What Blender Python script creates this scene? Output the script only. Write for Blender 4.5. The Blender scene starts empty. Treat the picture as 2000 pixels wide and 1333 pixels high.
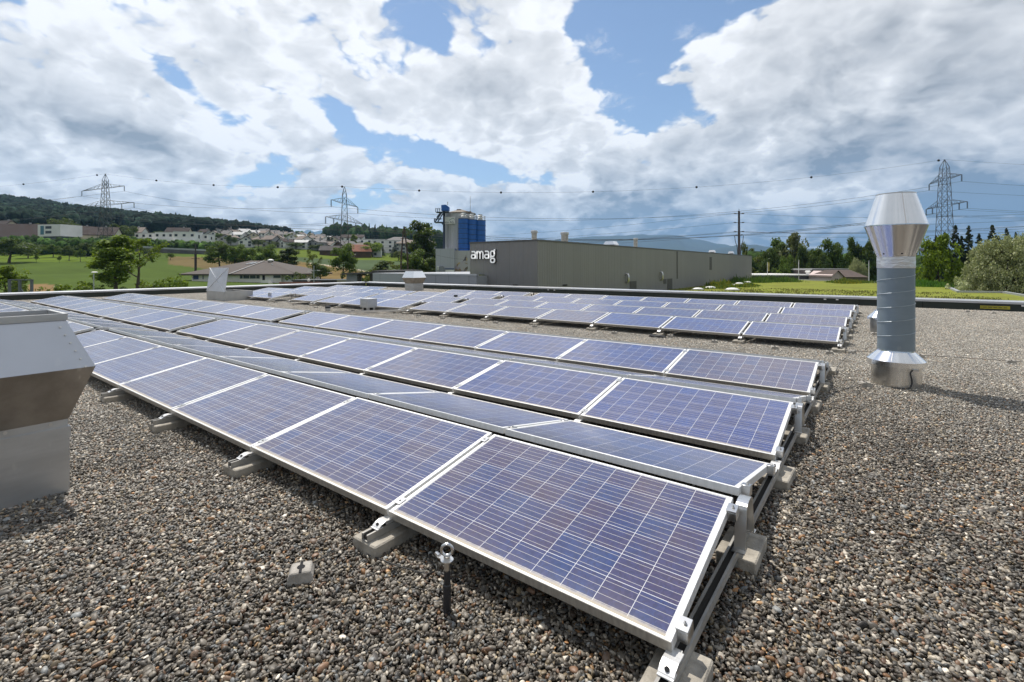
import bpy, bmesh, math, random
import numpy as np
from mathutils import Vector, Matrix
random.seed(7)
RNG = np.random.default_rng(7)
S = bpy.context.scene
COL = S.collection
rad = math.radians

# ------------------------------------------------------------------ camera
CAM = np.array([0.631, -1.828, 1.62]); YAW = -0.646; FPX = 953.9; CX = 1000.2; CY = 519.9
FW = np.array([math.sin(YAW), math.cos(YAW), 0.0]); RT = np.array([math.cos(YAW), -math.sin(YAW), 0.0])
cd = bpy.data.cameras.new('camera'); cam = bpy.data.objects.new('camera', cd); COL.objects.link(cam)
cam.location = CAM; cam.rotation_euler = (math.pi/2, 0.0012, -YAW)
cd.sensor_width = 36.0; cd.lens = FPX/2000*36.0
cd.shift_x = -(1000-CX)/2000*-1; cd.shift_y = -(666.5-CY)/2000
cd.clip_start = 0.05; cd.clip_end = 40000
S.camera = cam
S.render.resolution_x = 1024; S.render.resolution_y = 682

def at(x, y, k):
    """photograph pixel and depth in metres -> world point"""
    return CAM + FW*k + RT*((x-CX)/FPX*k) + np.array([0, 0, -(y-CY)*k/FPX])
def gxy(x, k):
    p = at(x, CY, k); return p[0], p[1]
def dirpx(x, y):
    d = FW + RT*((x-CX)/FPX) + np.array([0, 0, -(y-CY)/FPX]); return d/np.linalg.norm(d)

# ------------------------------------------------------------------ sun, view
SUN_EL = rad(64.0); sh = np.array([-0.91, 0.41]); sh /= np.linalg.norm(sh)   # horizontal direction towards the sun
SUND = np.array([sh[0]*math.cos(SUN_EL), sh[1]*math.cos(SUN_EL), math.sin(SUN_EL)])
sl = bpy.data.lights.new('sun', 'SUN'); sl.energy = 5.0; sl.angle = rad(0.53); sl.color = (1.0, 0.945, 0.87)
so = bpy.data.objects.new('sun', sl); COL.objects.link(so)
so.rotation_euler = Vector(SUND).to_track_quat('Z', 'Y').to_euler(); so.location = (0, 0, 60)
S.view_settings.view_transform = 'Standard'; S.view_settings.look = 'None'
S.view_settings.exposure = 0.0; S.view_settings.gamma = 1.0; S.view_settings.use_curve_mapping = False
S.cycles.max_bounces = 6; S.cycles.diffuse_bounces = 3; S.cycles.glossy_bounces = 3
S.cycles.transmission_bounces = 4; S.cycles.transparent_max_bounces = 6; S.cycles.volume_bounces = 0
S.cycles.use_denoising = True
S.cycles.sample_clamp_indirect = 6.0

# ------------------------------------------------------------------ node helper
class NT:
    def __init__(s, tree): s.t = tree; s.n = tree.nodes; s.l = tree.links
    def new(s, typ, **kw):
        nd = s.n.new(typ)
        for k, v in kw.items(): setattr(nd, k, v)
        return nd
    def put(s, sock, v):
        if isinstance(v, bpy.types.NodeSocket): s.l.new(v, sock)
        elif v is not None: sock.default_value = v
    def m(s, op, a, b=None, c=None, clamp=False):
        nd = s.new('ShaderNodeMath', operation=op); nd.use_clamp = clamp
        s.put(nd.inputs[0], a)
        if b is not None: s.put(nd.inputs[1], b)
        if c is not None: s.put(nd.inputs[2], c)
        return nd.outputs[0]
    def v(s, op, a, b=None, sc=None):
        nd = s.new('ShaderNodeVectorMath', operation=op)
        s.put(nd.inputs[0], a)
        if b is not None: s.put(nd.inputs[1], b)
        if sc is not None: s.put(nd.inputs['Scale'], sc)
        return nd.outputs['Value'] if op in ('DOT_PRODUCT', 'LENGTH', 'DISTANCE') else nd.outputs[0]
    def mix(s, f, a, b, mode='MIX'):
        nd = s.new('ShaderNodeMix', data_type='RGBA', blend_type=mode)
        s.put(nd.inputs[0], f); s.put(nd.inputs[6], a); s.put(nd.inputs[7], b)
        return nd.outputs[2]
    def ramp(s, f, stops):
        nd = s.new('ShaderNodeValToRGB'); e = nd.color_ramp.elements
        while len(e) < len(stops): e.new(0.5)
        for i, (p, c) in enumerate(stops):
            e[i].position = p; e[i].color = c if len(c) == 4 else (*c, 1)
        s.put(nd.inputs[0], f); return nd.outputs[0]
    def sstep(s, x, a, b):
        nd = s.new('ShaderNodeMapRange', interpolation_type='SMOOTHSTEP')
        s.put(nd.inputs[0], x); nd.inputs[1].default_value = a; nd.inputs[2].default_value = b
        return nd.outputs[0]
    def noise(s, vec, scale, detail=4, rough=0.5, dist=0.0, color=False, dim='3D'):
        nd = s.new('ShaderNodeTexNoise', noise_dimensions=dim); s.put(nd.inputs['Vector'], vec)
        nd.inputs['Scale'].default_value = scale; nd.inputs['Detail'].default_value = detail
        nd.inputs['Roughness'].default_value = rough; nd.inputs['Distortion'].default_value = dist
        return nd.outputs[1] if color else nd.outputs[0]

# ------------------------------------------------------------------ sky
W = bpy.data.worlds.new('World'); S.world = W; W.use_nodes = True
w = NT(W.node_tree); w.n.clear()
tc = w.new('ShaderNodeTexCoord'); D = tc.outputs['Generated']
sep = w.new('ShaderNodeSeparateXYZ'); w.put(sep.inputs[0], D)
up = w.m('MAXIMUM', sep.outputs[2], 0.0)
den = w.m('ADD', w.m('MULTIPLY', up, 0.75), 0.42)
inv = w.m('DIVIDE', 1.0, den)
PV = w.v('SCALE', D, sc=inv)                        # cloud layer seen in perspective: finer towards the horizon
PV = w.v('MULTIPLY', PV, (1.0, 1.0, 1.35))

def blob(x, y, sx, sy, ang=0.0):
    """soft ellipse of sky round the direction of a photograph pixel; sizes in photograph pixels"""
    c = dirpx(x, y); r = np.cross(c, [0, 0, 1.0]); r /= np.linalg.norm(r); u = np.cross(r, c)
    a = rad(ang); r2 = r*math.cos(a)+u*math.sin(a); u2 = -r*math.sin(a)+u*math.cos(a)
    zc = 1.0/np.linalg.norm(FW + RT*((x-CX)/FPX) + np.array([0, 0, -(y-CY)/FPX]))
    sx = sx/FPX*zc; sy = sy/FPX*zc
    # squash the pixel scale to angles (wide-angle stretch)
    a1 = w.v('DOT_PRODUCT', D, tuple(r2/sx)); b1 = w.v('DOT_PRODUCT', D, tuple(u2/sy)); f1 = w.v('DOT_PRODUCT', D, tuple(c))
    q = w.m('ADD', w.m('MULTIPLY', a1, a1), w.m('MULTIPLY', b1, b1))
    g = w.m('POWER', 2.718, w.m('MULTIPLY', q, -1.0))
    return w.m('MULTIPLY', g, w.m('GREATER_THAN', f1, 0.0))
def field(lst, base):
    acc = base
    for (x, y, sx, sy, ang, a) in lst:
        g = blob(x, y, sx, sy, ang)
        acc = w.m('MULTIPLY_ADD', g, a, acc)
    return acc
HOLES = [(1330,-10,170,62,-8,-.75),(1255,85,92,70,-30,-.70),(1225,165,45,50,0,-.42),(1285,215,72,38,25,-.55),(1365,238,45,24,0,-.32),(1120,50,40,34,-40,-.30),(812,40,58,30,-25,-.50),(850,305,120,34,-8,-.58),(940,328,70,20,-10,-.45),
 (665,222,30,34,0,-.40),(700,262,55,20,-25,-.38),(350,160,60,20,-38,-.40),(425,222,50,20,-32,-.42),(225,62,34,13,-55,-.30),(385,88,44,14,-10,-.25),
 (478,345,62,34,10,-.40),(500,232,44,16,0,-.26),(700,395,60,24,0,-.36),(1045,352,44,12,5,-.36),(1010,312,20,12,0,-.26),(10,272,26,8,0,-.22),
 (560,120,60,12,-30,-.22),(1110,358,34,12,0,-.2)]
SOLID = [(1650,150,300,190,0,.5),(1420,180,70,70,20,.35),(1120,200,60,80,0,.25),(120,250,260,140,-15,.4),(600,150,200,60,-25,.15),(1050,260,160,90,-10,.35),(900,210,120,80,0,.3),(700,320,70,22,-25,.18),
 (900,395,220,40,0,.22),(300,300,150,60,0,.2),(1800,420,300,90,0,.4),(1330,420,260,80,0,.4),(430,420,200,45,0,.15)]
base = field([(x, y, a, b, g, v*1.25) for x, y, a, b, g, v in HOLES]+SOLID, 0.66)
# cover thickened at the horizon; outside the view it is shaped for ambient light
base = w.m('ADD', base, w.m('MULTIPLY', w.m('SUBTRACT', 1.0, w.sstep(sep.outputs[2], 0.02, 0.12)), 0.45))
front = w.sstep(w.v('DOT_PRODUCT', D, tuple(FW)), -0.25, 0.35)
base = w.m('ADD', base, w.m('MULTIPLY', w.m('SUBTRACT', front, 1.0), -0.6))       # unseen grey cloud bank added behind the viewer to set the ambient light
base = w.m('ADD', base, w.m('MULTIPLY', w.sstep(sep.outputs[2], 0.56, 0.80), -0.55))        # cover opened overhead, out of view, to lower the ambient light
warp = w.noise(PV, 2.2, 2, 0.55, color=True)
PW_ = w.v('ADD', PV, w.v('SCALE', w.v('SUBTRACT', warp, (0.5, 0.5, 0.5)), sc=0.15))
wob = w.noise(PV, 9.0, 3, 0.6, color=True)
PQ = w.v('ADD', PW_, w.v('SCALE', w.v('SUBTRACT', wob, (0.5, 0.5, 0.5)), sc=0.09))
def vor(vec, sc):
    nd = w.new('ShaderNodeTexVoronoi', feature='F1'); w.put(nd.inputs['Vector'], vec)
    nd.inputs['Scale'].default_value = sc; return nd.outputs['Distance']
def puffs(off):
    """billowing cloud density: large soft masses with rounded heads of three sizes"""
    a = PW_ if off is None else w.v('ADD', PW_, off); b = PQ if off is None else w.v('ADD', PQ, off)
    n = w.noise(a, 2.3, 5, 0.56)
    p = w.m('MULTIPLY_ADD', vor(b, 5.2), -0.40, n)
    p = w.m('MULTIPLY_ADD', vor(b, 12.5), -0.27, p)
    p = w.m('MULTIPLY_ADD', vor(b, 28.0), -0.11, p)
    p = w.m('MULTIPLY_ADD', vor(b, 62.0), -0.035, p)
    return n, w.m('ADD', p, 0.40)
off = np.array([SUND[0]*0.8, SUND[1]*0.8, SUND[2]*1.35])
n1, d1 = puffs(None); _n2, d2 = puffs(tuple(0.045*off))
fine = w.noise(PQ, 26.0, 4, 0.62)
cov = w.m('ADD', base, w.m('ADD', w.m('MULTIPLY', w.m('SUBTRACT', d1, 0.5), 1.75), w.m('MULTIPLY', w.m('SUBTRACT', fine, 0.5), 0.16)))
alpha = w.sstep(cov, 0.28, 0.51)
wisp = w.sstep(w.m('ADD', w.noise(w.v('MULTIPLY', PQ, (1.0, 1.0, 2.6)), 6.0, 5, 0.62), w.m('MULTIPLY', cov, 0.22)), 0.56, 0.84)
alpha = w.m('MAXIMUM', alpha, w.m('MULTIPLY', wisp, 0.6))
relief = w.m('MULTIPLY', w.m('SUBTRACT', d1, d2), w.m('MULTIPLY_ADD', w.m('SUBTRACT', 1.0, w.sstep(sep.outputs[2], 0.05, 0.35)), 1.0, 1.30))
SHADE = [(330,285,150,26,-5,.42),(250,262,90,30,-10,.22),(90,190,150,60,-20,.20),(690,165,110,34,-20,.22),(720,210,60,22,-10,.14),(960,120,70,120,0,.10),(950,175,40,30,0,.12),
 (965,400,62,42,0,.40),(1230,430,150,70,0,.34),(1180,395,120,40,0,.22),(1320,300,60,22,0,.16),(1560,270,120,60,-10,.15),(1740,120,200,90,0,.10),(1830,320,260,44,-6,.36),(1700,300,110,24,0,.24),
 (1900,60,200,110,0,.10),(1880,440,260,66,0,.46),(1640,465,180,40,0,.24),(1980,370,160,50,0,.36),(600,345,50,20,0,.16),(1300,465,260,30,0,.22),(1900,200,120,60,0,.18),(40,120,100,70,0,.10),
 (560,440,240,24,0,.10),(1010,470,200,26,0,.18),(150,120,120,50,0,.08),(1420,380,70,34,0,.14)]
LIGHT = [(1450,160,70,110,30,-.16),(1490,400,120,24,6,-.10),(1720,190,22,60,-25,-.2),(420,270,26,60,35,-.12),(720,310,80,20,-25,-.12),(880,352,120,24,-5,-.12),(1590,385,170,26,8,-.42),(1420,330,120,40,0,-.14),(1560,450,60,14,12,-.2),
 (1130,380,40,30,0,-.2),(980,280,130,30,-15,-.1),(1115,425,36,22,-35,-.3),(1240,440,12,20,0,-.28)]
shade = field([(x, y, a, b, g, v*1.15 if v > 0 else v) for x, y, a, b, g, v in SHADE+LIGHT], 0.07)
shade = w.m('MULTIPLY', shade, w.m('ADD', 0.55, w.m('MULTIPLY', n1, 0.9)))
thick = w.m('MULTIPLY', w.sstep(cov, 0.50, 1.10), 0.25)
lum = w.m('SUBTRACT', w.m('ADD', 0.94, relief), w.m('ADD', shade, thick), clamp=True)
lowsky = w.m('SUBTRACT', 1.0, w.sstep(sep.outputs[2], 0.02, 0.30))
right = w.sstep(w.v('DOT_PRODUCT', D, tuple(RT)), 0.02, 0.5)
grey = w.mix(w.m('MULTIPLY', lowsky, right), (0.27, 0.285, 0.305, 1), (0.165, 0.225, 0.315, 1))
ccol = w.mix(lum, grey, (0.96, 0.955, 0.95, 1))
ccol = w.mix(w.m('MULTIPLY', w.sstep(lum, 0.80, 1.0), 0.8), ccol, (1.0, 1.0, 1.0, 1))
rear = w.m('MULTIPLY_ADD', front, 0.30, 0.70); rc_ = w.new('ShaderNodeCombineColor')
for _k in range(3): w.put(rc_.inputs[_k], rear)
ccol = w.mix(1.0, ccol, rc_.outputs[0], 'MULTIPLY')
skyt = w.new('ShaderNodeTexSky', sky_type='NISHITA'); skyt.sun_disc = False
skyt.sun_elevation = SUN_EL; skyt.sun_rotation = math.atan2(sh[0], sh[1]); skyt.altitude = 500; skyt.air_density = 1.0; skyt.dust_density = 0.6; skyt.ozone_density = 1.0
b1 = w.new('ShaderNodeBackground'); w.put(b1.inputs[0], skyt.outputs[0]); b1.inputs[1].default_value = 0.128
b2 = w.new('ShaderNodeBackground'); w.put(b2.inputs[0], ccol); b2.inputs[1].default_value = 1.13
mx = w.new('ShaderNodeMixShader'); w.put(mx.inputs[0], w.m('MULTIPLY', alpha, 0.98)); w.l.new(b1.outputs[0], mx.inputs[1]); w.l.new(b2.outputs[0], mx.inputs[2])
wo = w.new('ShaderNodeOutputWorld'); w.l.new(mx.outputs[0], wo.inputs[0])
W.cycles.sampling_method = 'MANUAL'; W.cycles.sample_map_resolution = 512

# ------------------------------------------------------------------ object helpers
def tag(o, label=None, cat=None, group=None, kind=None):
    if label: o['label'] = label
    if cat: o['category'] = cat
    if group: o['group'] = group
    if kind: o['kind'] = kind
    return o
def empty(name, loc=(0, 0, 0), label=None, cat=None, group=None, rz=0.0):
    o = bpy.data.objects.new(name, None); COL.objects.link(o); o.location = [float(c) for c in loc]; o.rotation_euler = (0, 0, rz)
    o.empty_display_size = 0.1
    return tag(o, label, cat, group)
def link(name, me, parent=None, loc=None, rot=None):
    o = bpy.data.objects.new(name, me); COL.objects.link(o)
    if parent is not None: o.parent = parent
    if loc is not None: o.location = [float(c) for c in loc]
    if rot is not None: o.rotation_euler = rot
    return o
class MB:
    """collects shapes and links them as one mesh"""
    def __init__(s): s.v = []; s.f = []; s.s = []
    def add(s, vs, fs, smooth=False):
        b = len(s.v); s.v += [tuple(float(c) for c in p) for p in vs]; s.f += [tuple(i+b for i in f) for f in fs]; s.s += [smooth]*len(fs); return s
    def box(s, lo, hi, M=None):
        x0, y0, z0 = lo; x1, y1, z1 = hi
        vs = [(x0,y0,z0),(x1,y0,z0),(x1,y1,z0),(x0,y1,z0),(x0,y0,z1),(x1,y0,z1),(x1,y1,z1),(x0,y1,z1)]
        if M is not None: vs = [tuple(M @ Vector(p)) for p in vs]
        return s.add(vs, [(0,3,2,1),(4,5,6,7),(0,1,5,4),(1,2,6,5),(2,3,7,6),(3,0,4,7)])
    def bar(s, a, b, wd, ht=None, up=(0, 0, 1)):
        a = Vector(a); b = Vector(b); ht = ht or wd; d = (b-a).normalized(); u = Vector(up)
        if abs(d.dot(u)) > 0.98: u = Vector((1, 0, 0))
        r = d.cross(u).normalized()*wd/2; u = r.cross(d).normalized()*ht/2
        vs = [a-r-u, a+r-u, a+r+u, a-r+u, b-r-u, b+r-u, b+r+u, b-r+u]
        return s.add(vs, [(0,3,2,1),(4,5,6,7),(0,1,5,4),(1,2,6,5),(2,3,7,6),(3,0,4,7)])
    def tube(s, pts, r, n=8, cap=True, smooth=True):
        pts = [Vector(p) for p in pts]; rs = r if isinstance(r, (list, tuple)) else [r]*len(pts); vs = []; prev = None
        for i, p in enumerate(pts):
            d = (pts[min(i+1, len(pts)-1)]-pts[max(i-1, 0)]).normalized()
            u = prev if prev is not None else (Vector((0, 0, 1)) if abs(d.z) < 0.95 else Vector((1, 0, 0)))
            x = d.cross(u)
            if x.length < 1e-4: x = d.cross(Vector((0, 1, 0.3)))
            x.normalize(); y = x.cross(d).normalized(); prev = y
            for k in range(n):
                a = 2*math.pi*k/n; vs.append(p+(x*math.cos(a)+y*math.sin(a))*rs[i])
        fs = []
        for i in range(len(pts)-1):
            for k in range(n):
                k2 = (k+1) % n; fs.append((i*n+k, i*n+k2, (i+1)*n+k2, (i+1)*n+k))
        s.add(vs, fs, smooth)
        if cap:
            b = len(s.v)-len(vs); s.f.append(tuple(range(b, b+n))[::-1]); s.f.append(tuple(range(b+(len(pts)-1)*n, b+len(pts)*n))); s.s += [False, False]
        return s
    def lathe(s, prof, n=40, cx=0, cy=0, cap=(True, True), smooth=True):
        vs = []
        for r, z in prof:
            for k in range(n):
                a = 2*math.pi*k/n; vs.append((cx+r*math.cos(a), cy+r*math.sin(a), z))
        fs = [(i*n+k, i*n+(k+1) % n, (i+1)*n+(k+1) % n, (i+1)*n+k) for i in range(len(prof)-1) for k in range(n)]
        b = len(s.v); s.add(vs, fs, smooth)
        if cap[0]: s.f.append(tuple(range(b, b+n))[::-1]); s.s.append(False)
        if cap[1]: s.f.append(tuple(range(b+(len(prof)-1)*n, b+len(prof)*n))); s.s.append(False)
        return s
    def rings(s, ring_list, cap=(True, True)):
        """stack of rectangular rings (x0,y0,x1,y1,z)"""
        vs = []
        for x0, y0, x1, y1, z in ring_list: vs += [(x0,y0,z),(x1,y0,z),(x1,y1,z),(x0,y1,z)]
        fs = [(i*4+k, i*4+(k+1) % 4, (i+1)*4+(k+1) % 4, (i+1)*4+k) for i in range(len(ring_list)-1) for k in range(4)]
        if cap[0]: fs.append((3, 2, 1, 0))
        if cap[1]: b = (len(ring_list)-1)*4; fs.append((b, b+1, b+2, b+3))
        return s.add(vs, fs)
    def prism(s, poly, axis, a, b):
        """polygon (list of 2-D points) pushed along an axis: 0=x (poly y,z), 1=y (poly x,z), 2=z (poly x,y)"""
        n = len(poly)
        def pt(p, t): return (t, p[0], p[1]) if axis == 0 else (p[0], t, p[1]) if axis == 1 else (p[0], p[1], t)
        vs = [pt(p, a) for p in poly]+[pt(p, b) for p in poly]
        return s.add(vs, [tuple(range(n)), tuple(range(n, 2*n))[::-1]]+[(k, n+k, n+(k+1) % n, (k+1) % n) for k in range(n)])
    def mesh(s, name, mat, bevel=0.0, fix=True):
        me = bpy.data.meshes.new(name); me.from_pydata(s.v, [], s.f)
        if any(s.s): me.polygons.foreach_set('use_smooth', s.s)
        me.materials.append(mat)
        if fix or bevel:
            bm = bmesh.new(); bm.from_mesh(me)
            if fix: bmesh.ops.recalc_face_normals(bm, faces=bm.faces)
            if bevel: bmesh.ops.bevel(bm, geom=[e for e in bm.edges if e.is_manifold and e.calc_face_angle(0) > 0.5], offset=bevel, segments=1, affect='EDGES', profile=0.5)
            bm.to_mesh(me); bm.free()
        if any(s.s) and hasattr(me, 'set_sharp_from_angle'): me.set_sharp_from_angle(angle=rad(38))
        me.update(); return me
    def build(s, name, mat, parent=None, loc=None, rot=None, bevel=0.0, fix=True):
        return link(name, s.mesh(name, mat, bevel, fix), parent, loc, rot)
def np_mesh(name, V, Fq, mat, smooth=False, attr=None):
    """mesh straight from numpy arrays; Fq is (n,3) or (n,4); attr = {name: (n,3) point colours}"""
    me = bpy.data.meshes.new(name); n = len(V); m, k = Fq.shape
    me.vertices.add(n); me.vertices.foreach_set('co', np.asarray(V, np.float32).ravel())
    me.loops.add(m*k); me.loops.foreach_set('vertex_index', np.asarray(Fq, np.int32).ravel())
    me.polygons.add(m); me.polygons.foreach_set('loop_start', np.arange(0, m*k, k, dtype=np.int32))
    if smooth: me.polygons.foreach_set('use_smooth', np.ones(m, bool))
    me.materials.append(mat)
    me.update(calc_edges=True)
    for nm, a in (attr or {}).items():
        ca = me.color_attributes.new(nm, 'FLOAT_COLOR', 'POINT'); c = np.ones((n, 4), np.float32); c[:, :3] = a; ca.data.foreach_set('color', c.ravel())
    return me
def copy_tree(o, loc=None, rz=None, label=None, group=None, parent=None):
    c = o.copy(); COL.objects.link(c)
    if parent is not None: c.parent = parent
    if loc is not None: c.location = [float(q) for q in loc]
    if rz is not None: c.rotation_euler = (0, 0, rz)
    if label: c['label'] = label
    if group: c['group'] = group
    for ch in list(o.children): copy_tree(ch, parent=c)
    return c

# ------------------------------------------------------------------ materials
MATS = {}
def mat(name, col, rough=0.6, metal=0.0, spec=0.5, var=0.0, vscale=3.0, bump=0.0, bscale=40.0, coat=0.0, vdetail=5):
    """plain surface with optional uneven colour (dirt, weathering) and fine relief"""
    if name in MATS: return MATS[name]
    m = bpy.data.materials.new(name); m.use_nodes = True; n = NT(m.node_tree); b = n.n['Principled BSDF']
    b.inputs['Roughness'].default_value = rough; b.inputs['Metallic'].default_value = metal; b.inputs['Specular IOR Level'].default_value = spec
    b.inputs['Coat Weight'].default_value = coat
    c = (*col, 1.0)
    if var > 0:
        t = n.new('ShaderNodeTexCoord').outputs['Object']; f = n.noise(t, vscale, vdetail, 0.6)
        f = n.sstep(f, 0.3, 0.7)
        cc = n.mix(f, tuple(x*(1-var) for x in col)+(1,), tuple(min(1, x*(1+var)) for x in col)+(1,)); n.put(b.inputs['Base Color'], cc)
        n.put(b.inputs['Roughness'], n.m('MULTIPLY_ADD', f, 0.18*rough, rough*0.9))
    else: b.inputs['Base Color'].default_value = c
    if bump > 0:
        t = n.new('ShaderNodeTexCoord').outputs['Object']; bp = n.new('ShaderNodeBump'); bp.inputs['Strength'].default_value = bump; bp.inputs['Distance'].default_value = 0.01
        n.put(bp.inputs['Height'], n.noise(t, bscale, 4, 0.6)); n.l.new(bp.outputs[0], b.inputs['Normal'])
    MATS[name] = m; return m
def metal_sheet(name, col, rough, streak=0.25, scale=(3, 3, 14), metal=1.0, spots=0.0, bump=0.05):
    """galvanised or brushed sheet: uneven sheen, faint vertical streaks, slight waviness, water marks"""
    m = bpy.data.materials.new(name); m.use_nodes = True; n = NT(m.node_tree); b = n.n['Principled BSDF']
    t = n.new('ShaderNodeTexCoord').outputs['Object']
    f = n.noise(n.v('MULTIPLY', t, scale), 1.0, 6, 0.6); g = n.noise(t, 0.9, 3, 0.5)
    c = n.mix(n.sstep(f, 0.3, 0.75), tuple(x*(1-streak) for x in col)+(1,), (*col, 1))
    if spots:
        sp = n.sstep(n.noise(n.v('MULTIPLY', t, (9, 9, 3)), 1.0, 3, 0.7), 0.62, 0.72)
        c = n.mix(n.m('MULTIPLY', sp, spots), c, (0.75, 0.74, 0.7, 1))
    n.put(b.inputs['Base Color'], c); b.inputs['Metallic'].default_value = metal
    n.put(b.inputs['Roughness'], n.m('ADD', rough*0.75, n.m('MULTIPLY', n.m('ADD', f, g), rough*0.25)))
    bp = n.new('ShaderNodeBump'); bp.inputs['Strength'].default_value = bump; bp.inputs['Distance'].default_value = 0.05; n.put(bp.inputs['Height'], n.m('ADD', n.noise(t, 2.2, 2, 0.4), n.m('MULTIPLY', f, 0.15))); n.l.new(bp.outputs[0], b.inputs['Normal'])
    MATS[name] = m; return m
M_ALU = metal_sheet('anodised_aluminium', (0.80, 0.79, 0.77), 0.42, 0.10, (4, 4, 4), 0.55, 0.0, 0.02)
M_ALUEDGE = metal_sheet('weathered_aluminium', (0.50, 0.48, 0.44), 0.55, 0.35, (30, 6, 6), 0.4, 0.0, 0.02)
M_STEEL = metal_sheet('bare_steel', (0.70, 0.69, 0.67), 0.30, 0.12, (6, 6, 6), 1.0, 0.0, 0.02)
M_GALV = metal_sheet('galvanised_sheet', (0.60, 0.60, 0.59), 0.42, 0.20, (2, 2, 9), 0.85, 0.25, 0.05)
M_BRIGHT = metal_sheet('bright_sheet_metal', (0.84, 0.86, 0.88), 0.17, 0.06, (2, 2, 4), 1.0, 0.08, 0.012)
M_CONC = mat('cast_concrete', (0.335, 0.305, 0.255), 0.9, var=0.32, vscale=9, bump=0.5, bscale=90)
M_CONCDK = mat('weathered_concrete', (0.27, 0.25, 0.215), 0.9, var=0.3, vscale=9, bump=0.5, bscale=90)
M_WIRE = mat('dull_wire', (0.07, 0.068, 0.065), 0.5, metal=0.5)
M_BLACK = mat('black_plastic', (0.018, 0.018, 0.02), 0.45)
M_DARK = mat('dark_void', (0.01, 0.01, 0.011), 0.9)
M_WHITE = mat('white_paint', (0.78, 0.77, 0.74), 0.6, var=0.06)

# ------------------------------------------------------------------ the roof: slab, loose gravel, parapet
def roof_mat():
    m = bpy.data.materials.new('gravel_bed'); m.use_nodes = True; n = NT(m.node_tree); b = n.n['Principled BSDF']
    t = n.new('ShaderNodeTexCoord').outputs['Object']; vo = n.new('ShaderNodeTexVoronoi'); vo.inputs['Scale'].default_value = 38; n.put(vo.inputs['Vector'], t)
    n.put(b.inputs['Base Color'], n.ramp(n.new('ShaderNodeSeparateColor').outputs[0] if False else n.noise(t, 60, 3, .6), [(0.3, (0.025, 0.021, 0.017)), (0.7, (0.06, 0.052, 0.042))]))
    b.inputs['Roughness'].default_value = 0.95; return m
RX0, RX1, RY0, RY1 = -32.0, 16.0, -22.0, 22.2
tag(MB().box((RX0, RY0, -7.2), (RX1, RY1, -0.012)).build('roof', roof_mat()), kind='structure')

def pebble_mat():
    m = bpy.data.materials.new('round_pebbles'); m.use_nodes = True; n = NT(m.node_tree); b = n.n['Principled BSDF']
    a = n.new('ShaderNodeAttribute'); a.attribute_name = 'tone'; t = n.new('ShaderNodeTexCoord').outputs['Object']
    f = n.noise(t, 150, 3, 0.6); c = n.mix(n.sstep(f, .3, .7), n.mix(1.0, a.outputs[0], (0.72, 0.72, 0.72, 1), 'MULTIPLY'), a.outputs[0])
    # broad patches where the stones lie cleaner or grubbier
    g = n.new('ShaderNodeNewGeometry').outputs['Position']; q = n.sstep(n.noise(g, 0.9, 4, 0.6), 0.35, 0.65)
    # stones turn paler with distance from this corner
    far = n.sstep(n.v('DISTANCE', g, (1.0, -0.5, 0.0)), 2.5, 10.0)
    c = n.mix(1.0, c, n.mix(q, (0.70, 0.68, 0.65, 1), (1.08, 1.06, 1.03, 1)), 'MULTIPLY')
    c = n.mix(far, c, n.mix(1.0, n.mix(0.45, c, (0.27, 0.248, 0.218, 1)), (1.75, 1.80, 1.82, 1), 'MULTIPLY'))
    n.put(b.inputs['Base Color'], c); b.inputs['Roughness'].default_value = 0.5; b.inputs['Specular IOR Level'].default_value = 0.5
    return m
def ico(sub):
    bm = bmesh.new(); bmesh.ops.create_icosphere(bm, subdivisions=sub, radius=1.0); v = np.array([q.co[:] for q in bm.verts]); f = np.array([[q.index for q in p.verts] for p in bm.faces]); bm.free(); return v, f
IV1, IF1 = ico(1); IV2, IF2 = ico(2)
TONES = np.array([(.12,.11,.098),(.175,.16,.143),(.23,.212,.188),(.095,.083,.07),(.28,.255,.222),(.37,.345,.31),(.52,.49,.45),(.15,.16,.17),(.20,.215,.23),(.24,.13,.06),(.30,.19,.10),(.14,.085,.055),(.27,.22,.15),(.06,.055,.052),(.17,.12,.09)])
TP = np.array([12,15,15,9,12,9,4,6,4,2.6,2.4,4,7,7,5]); TP = TP/TP.sum()
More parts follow.
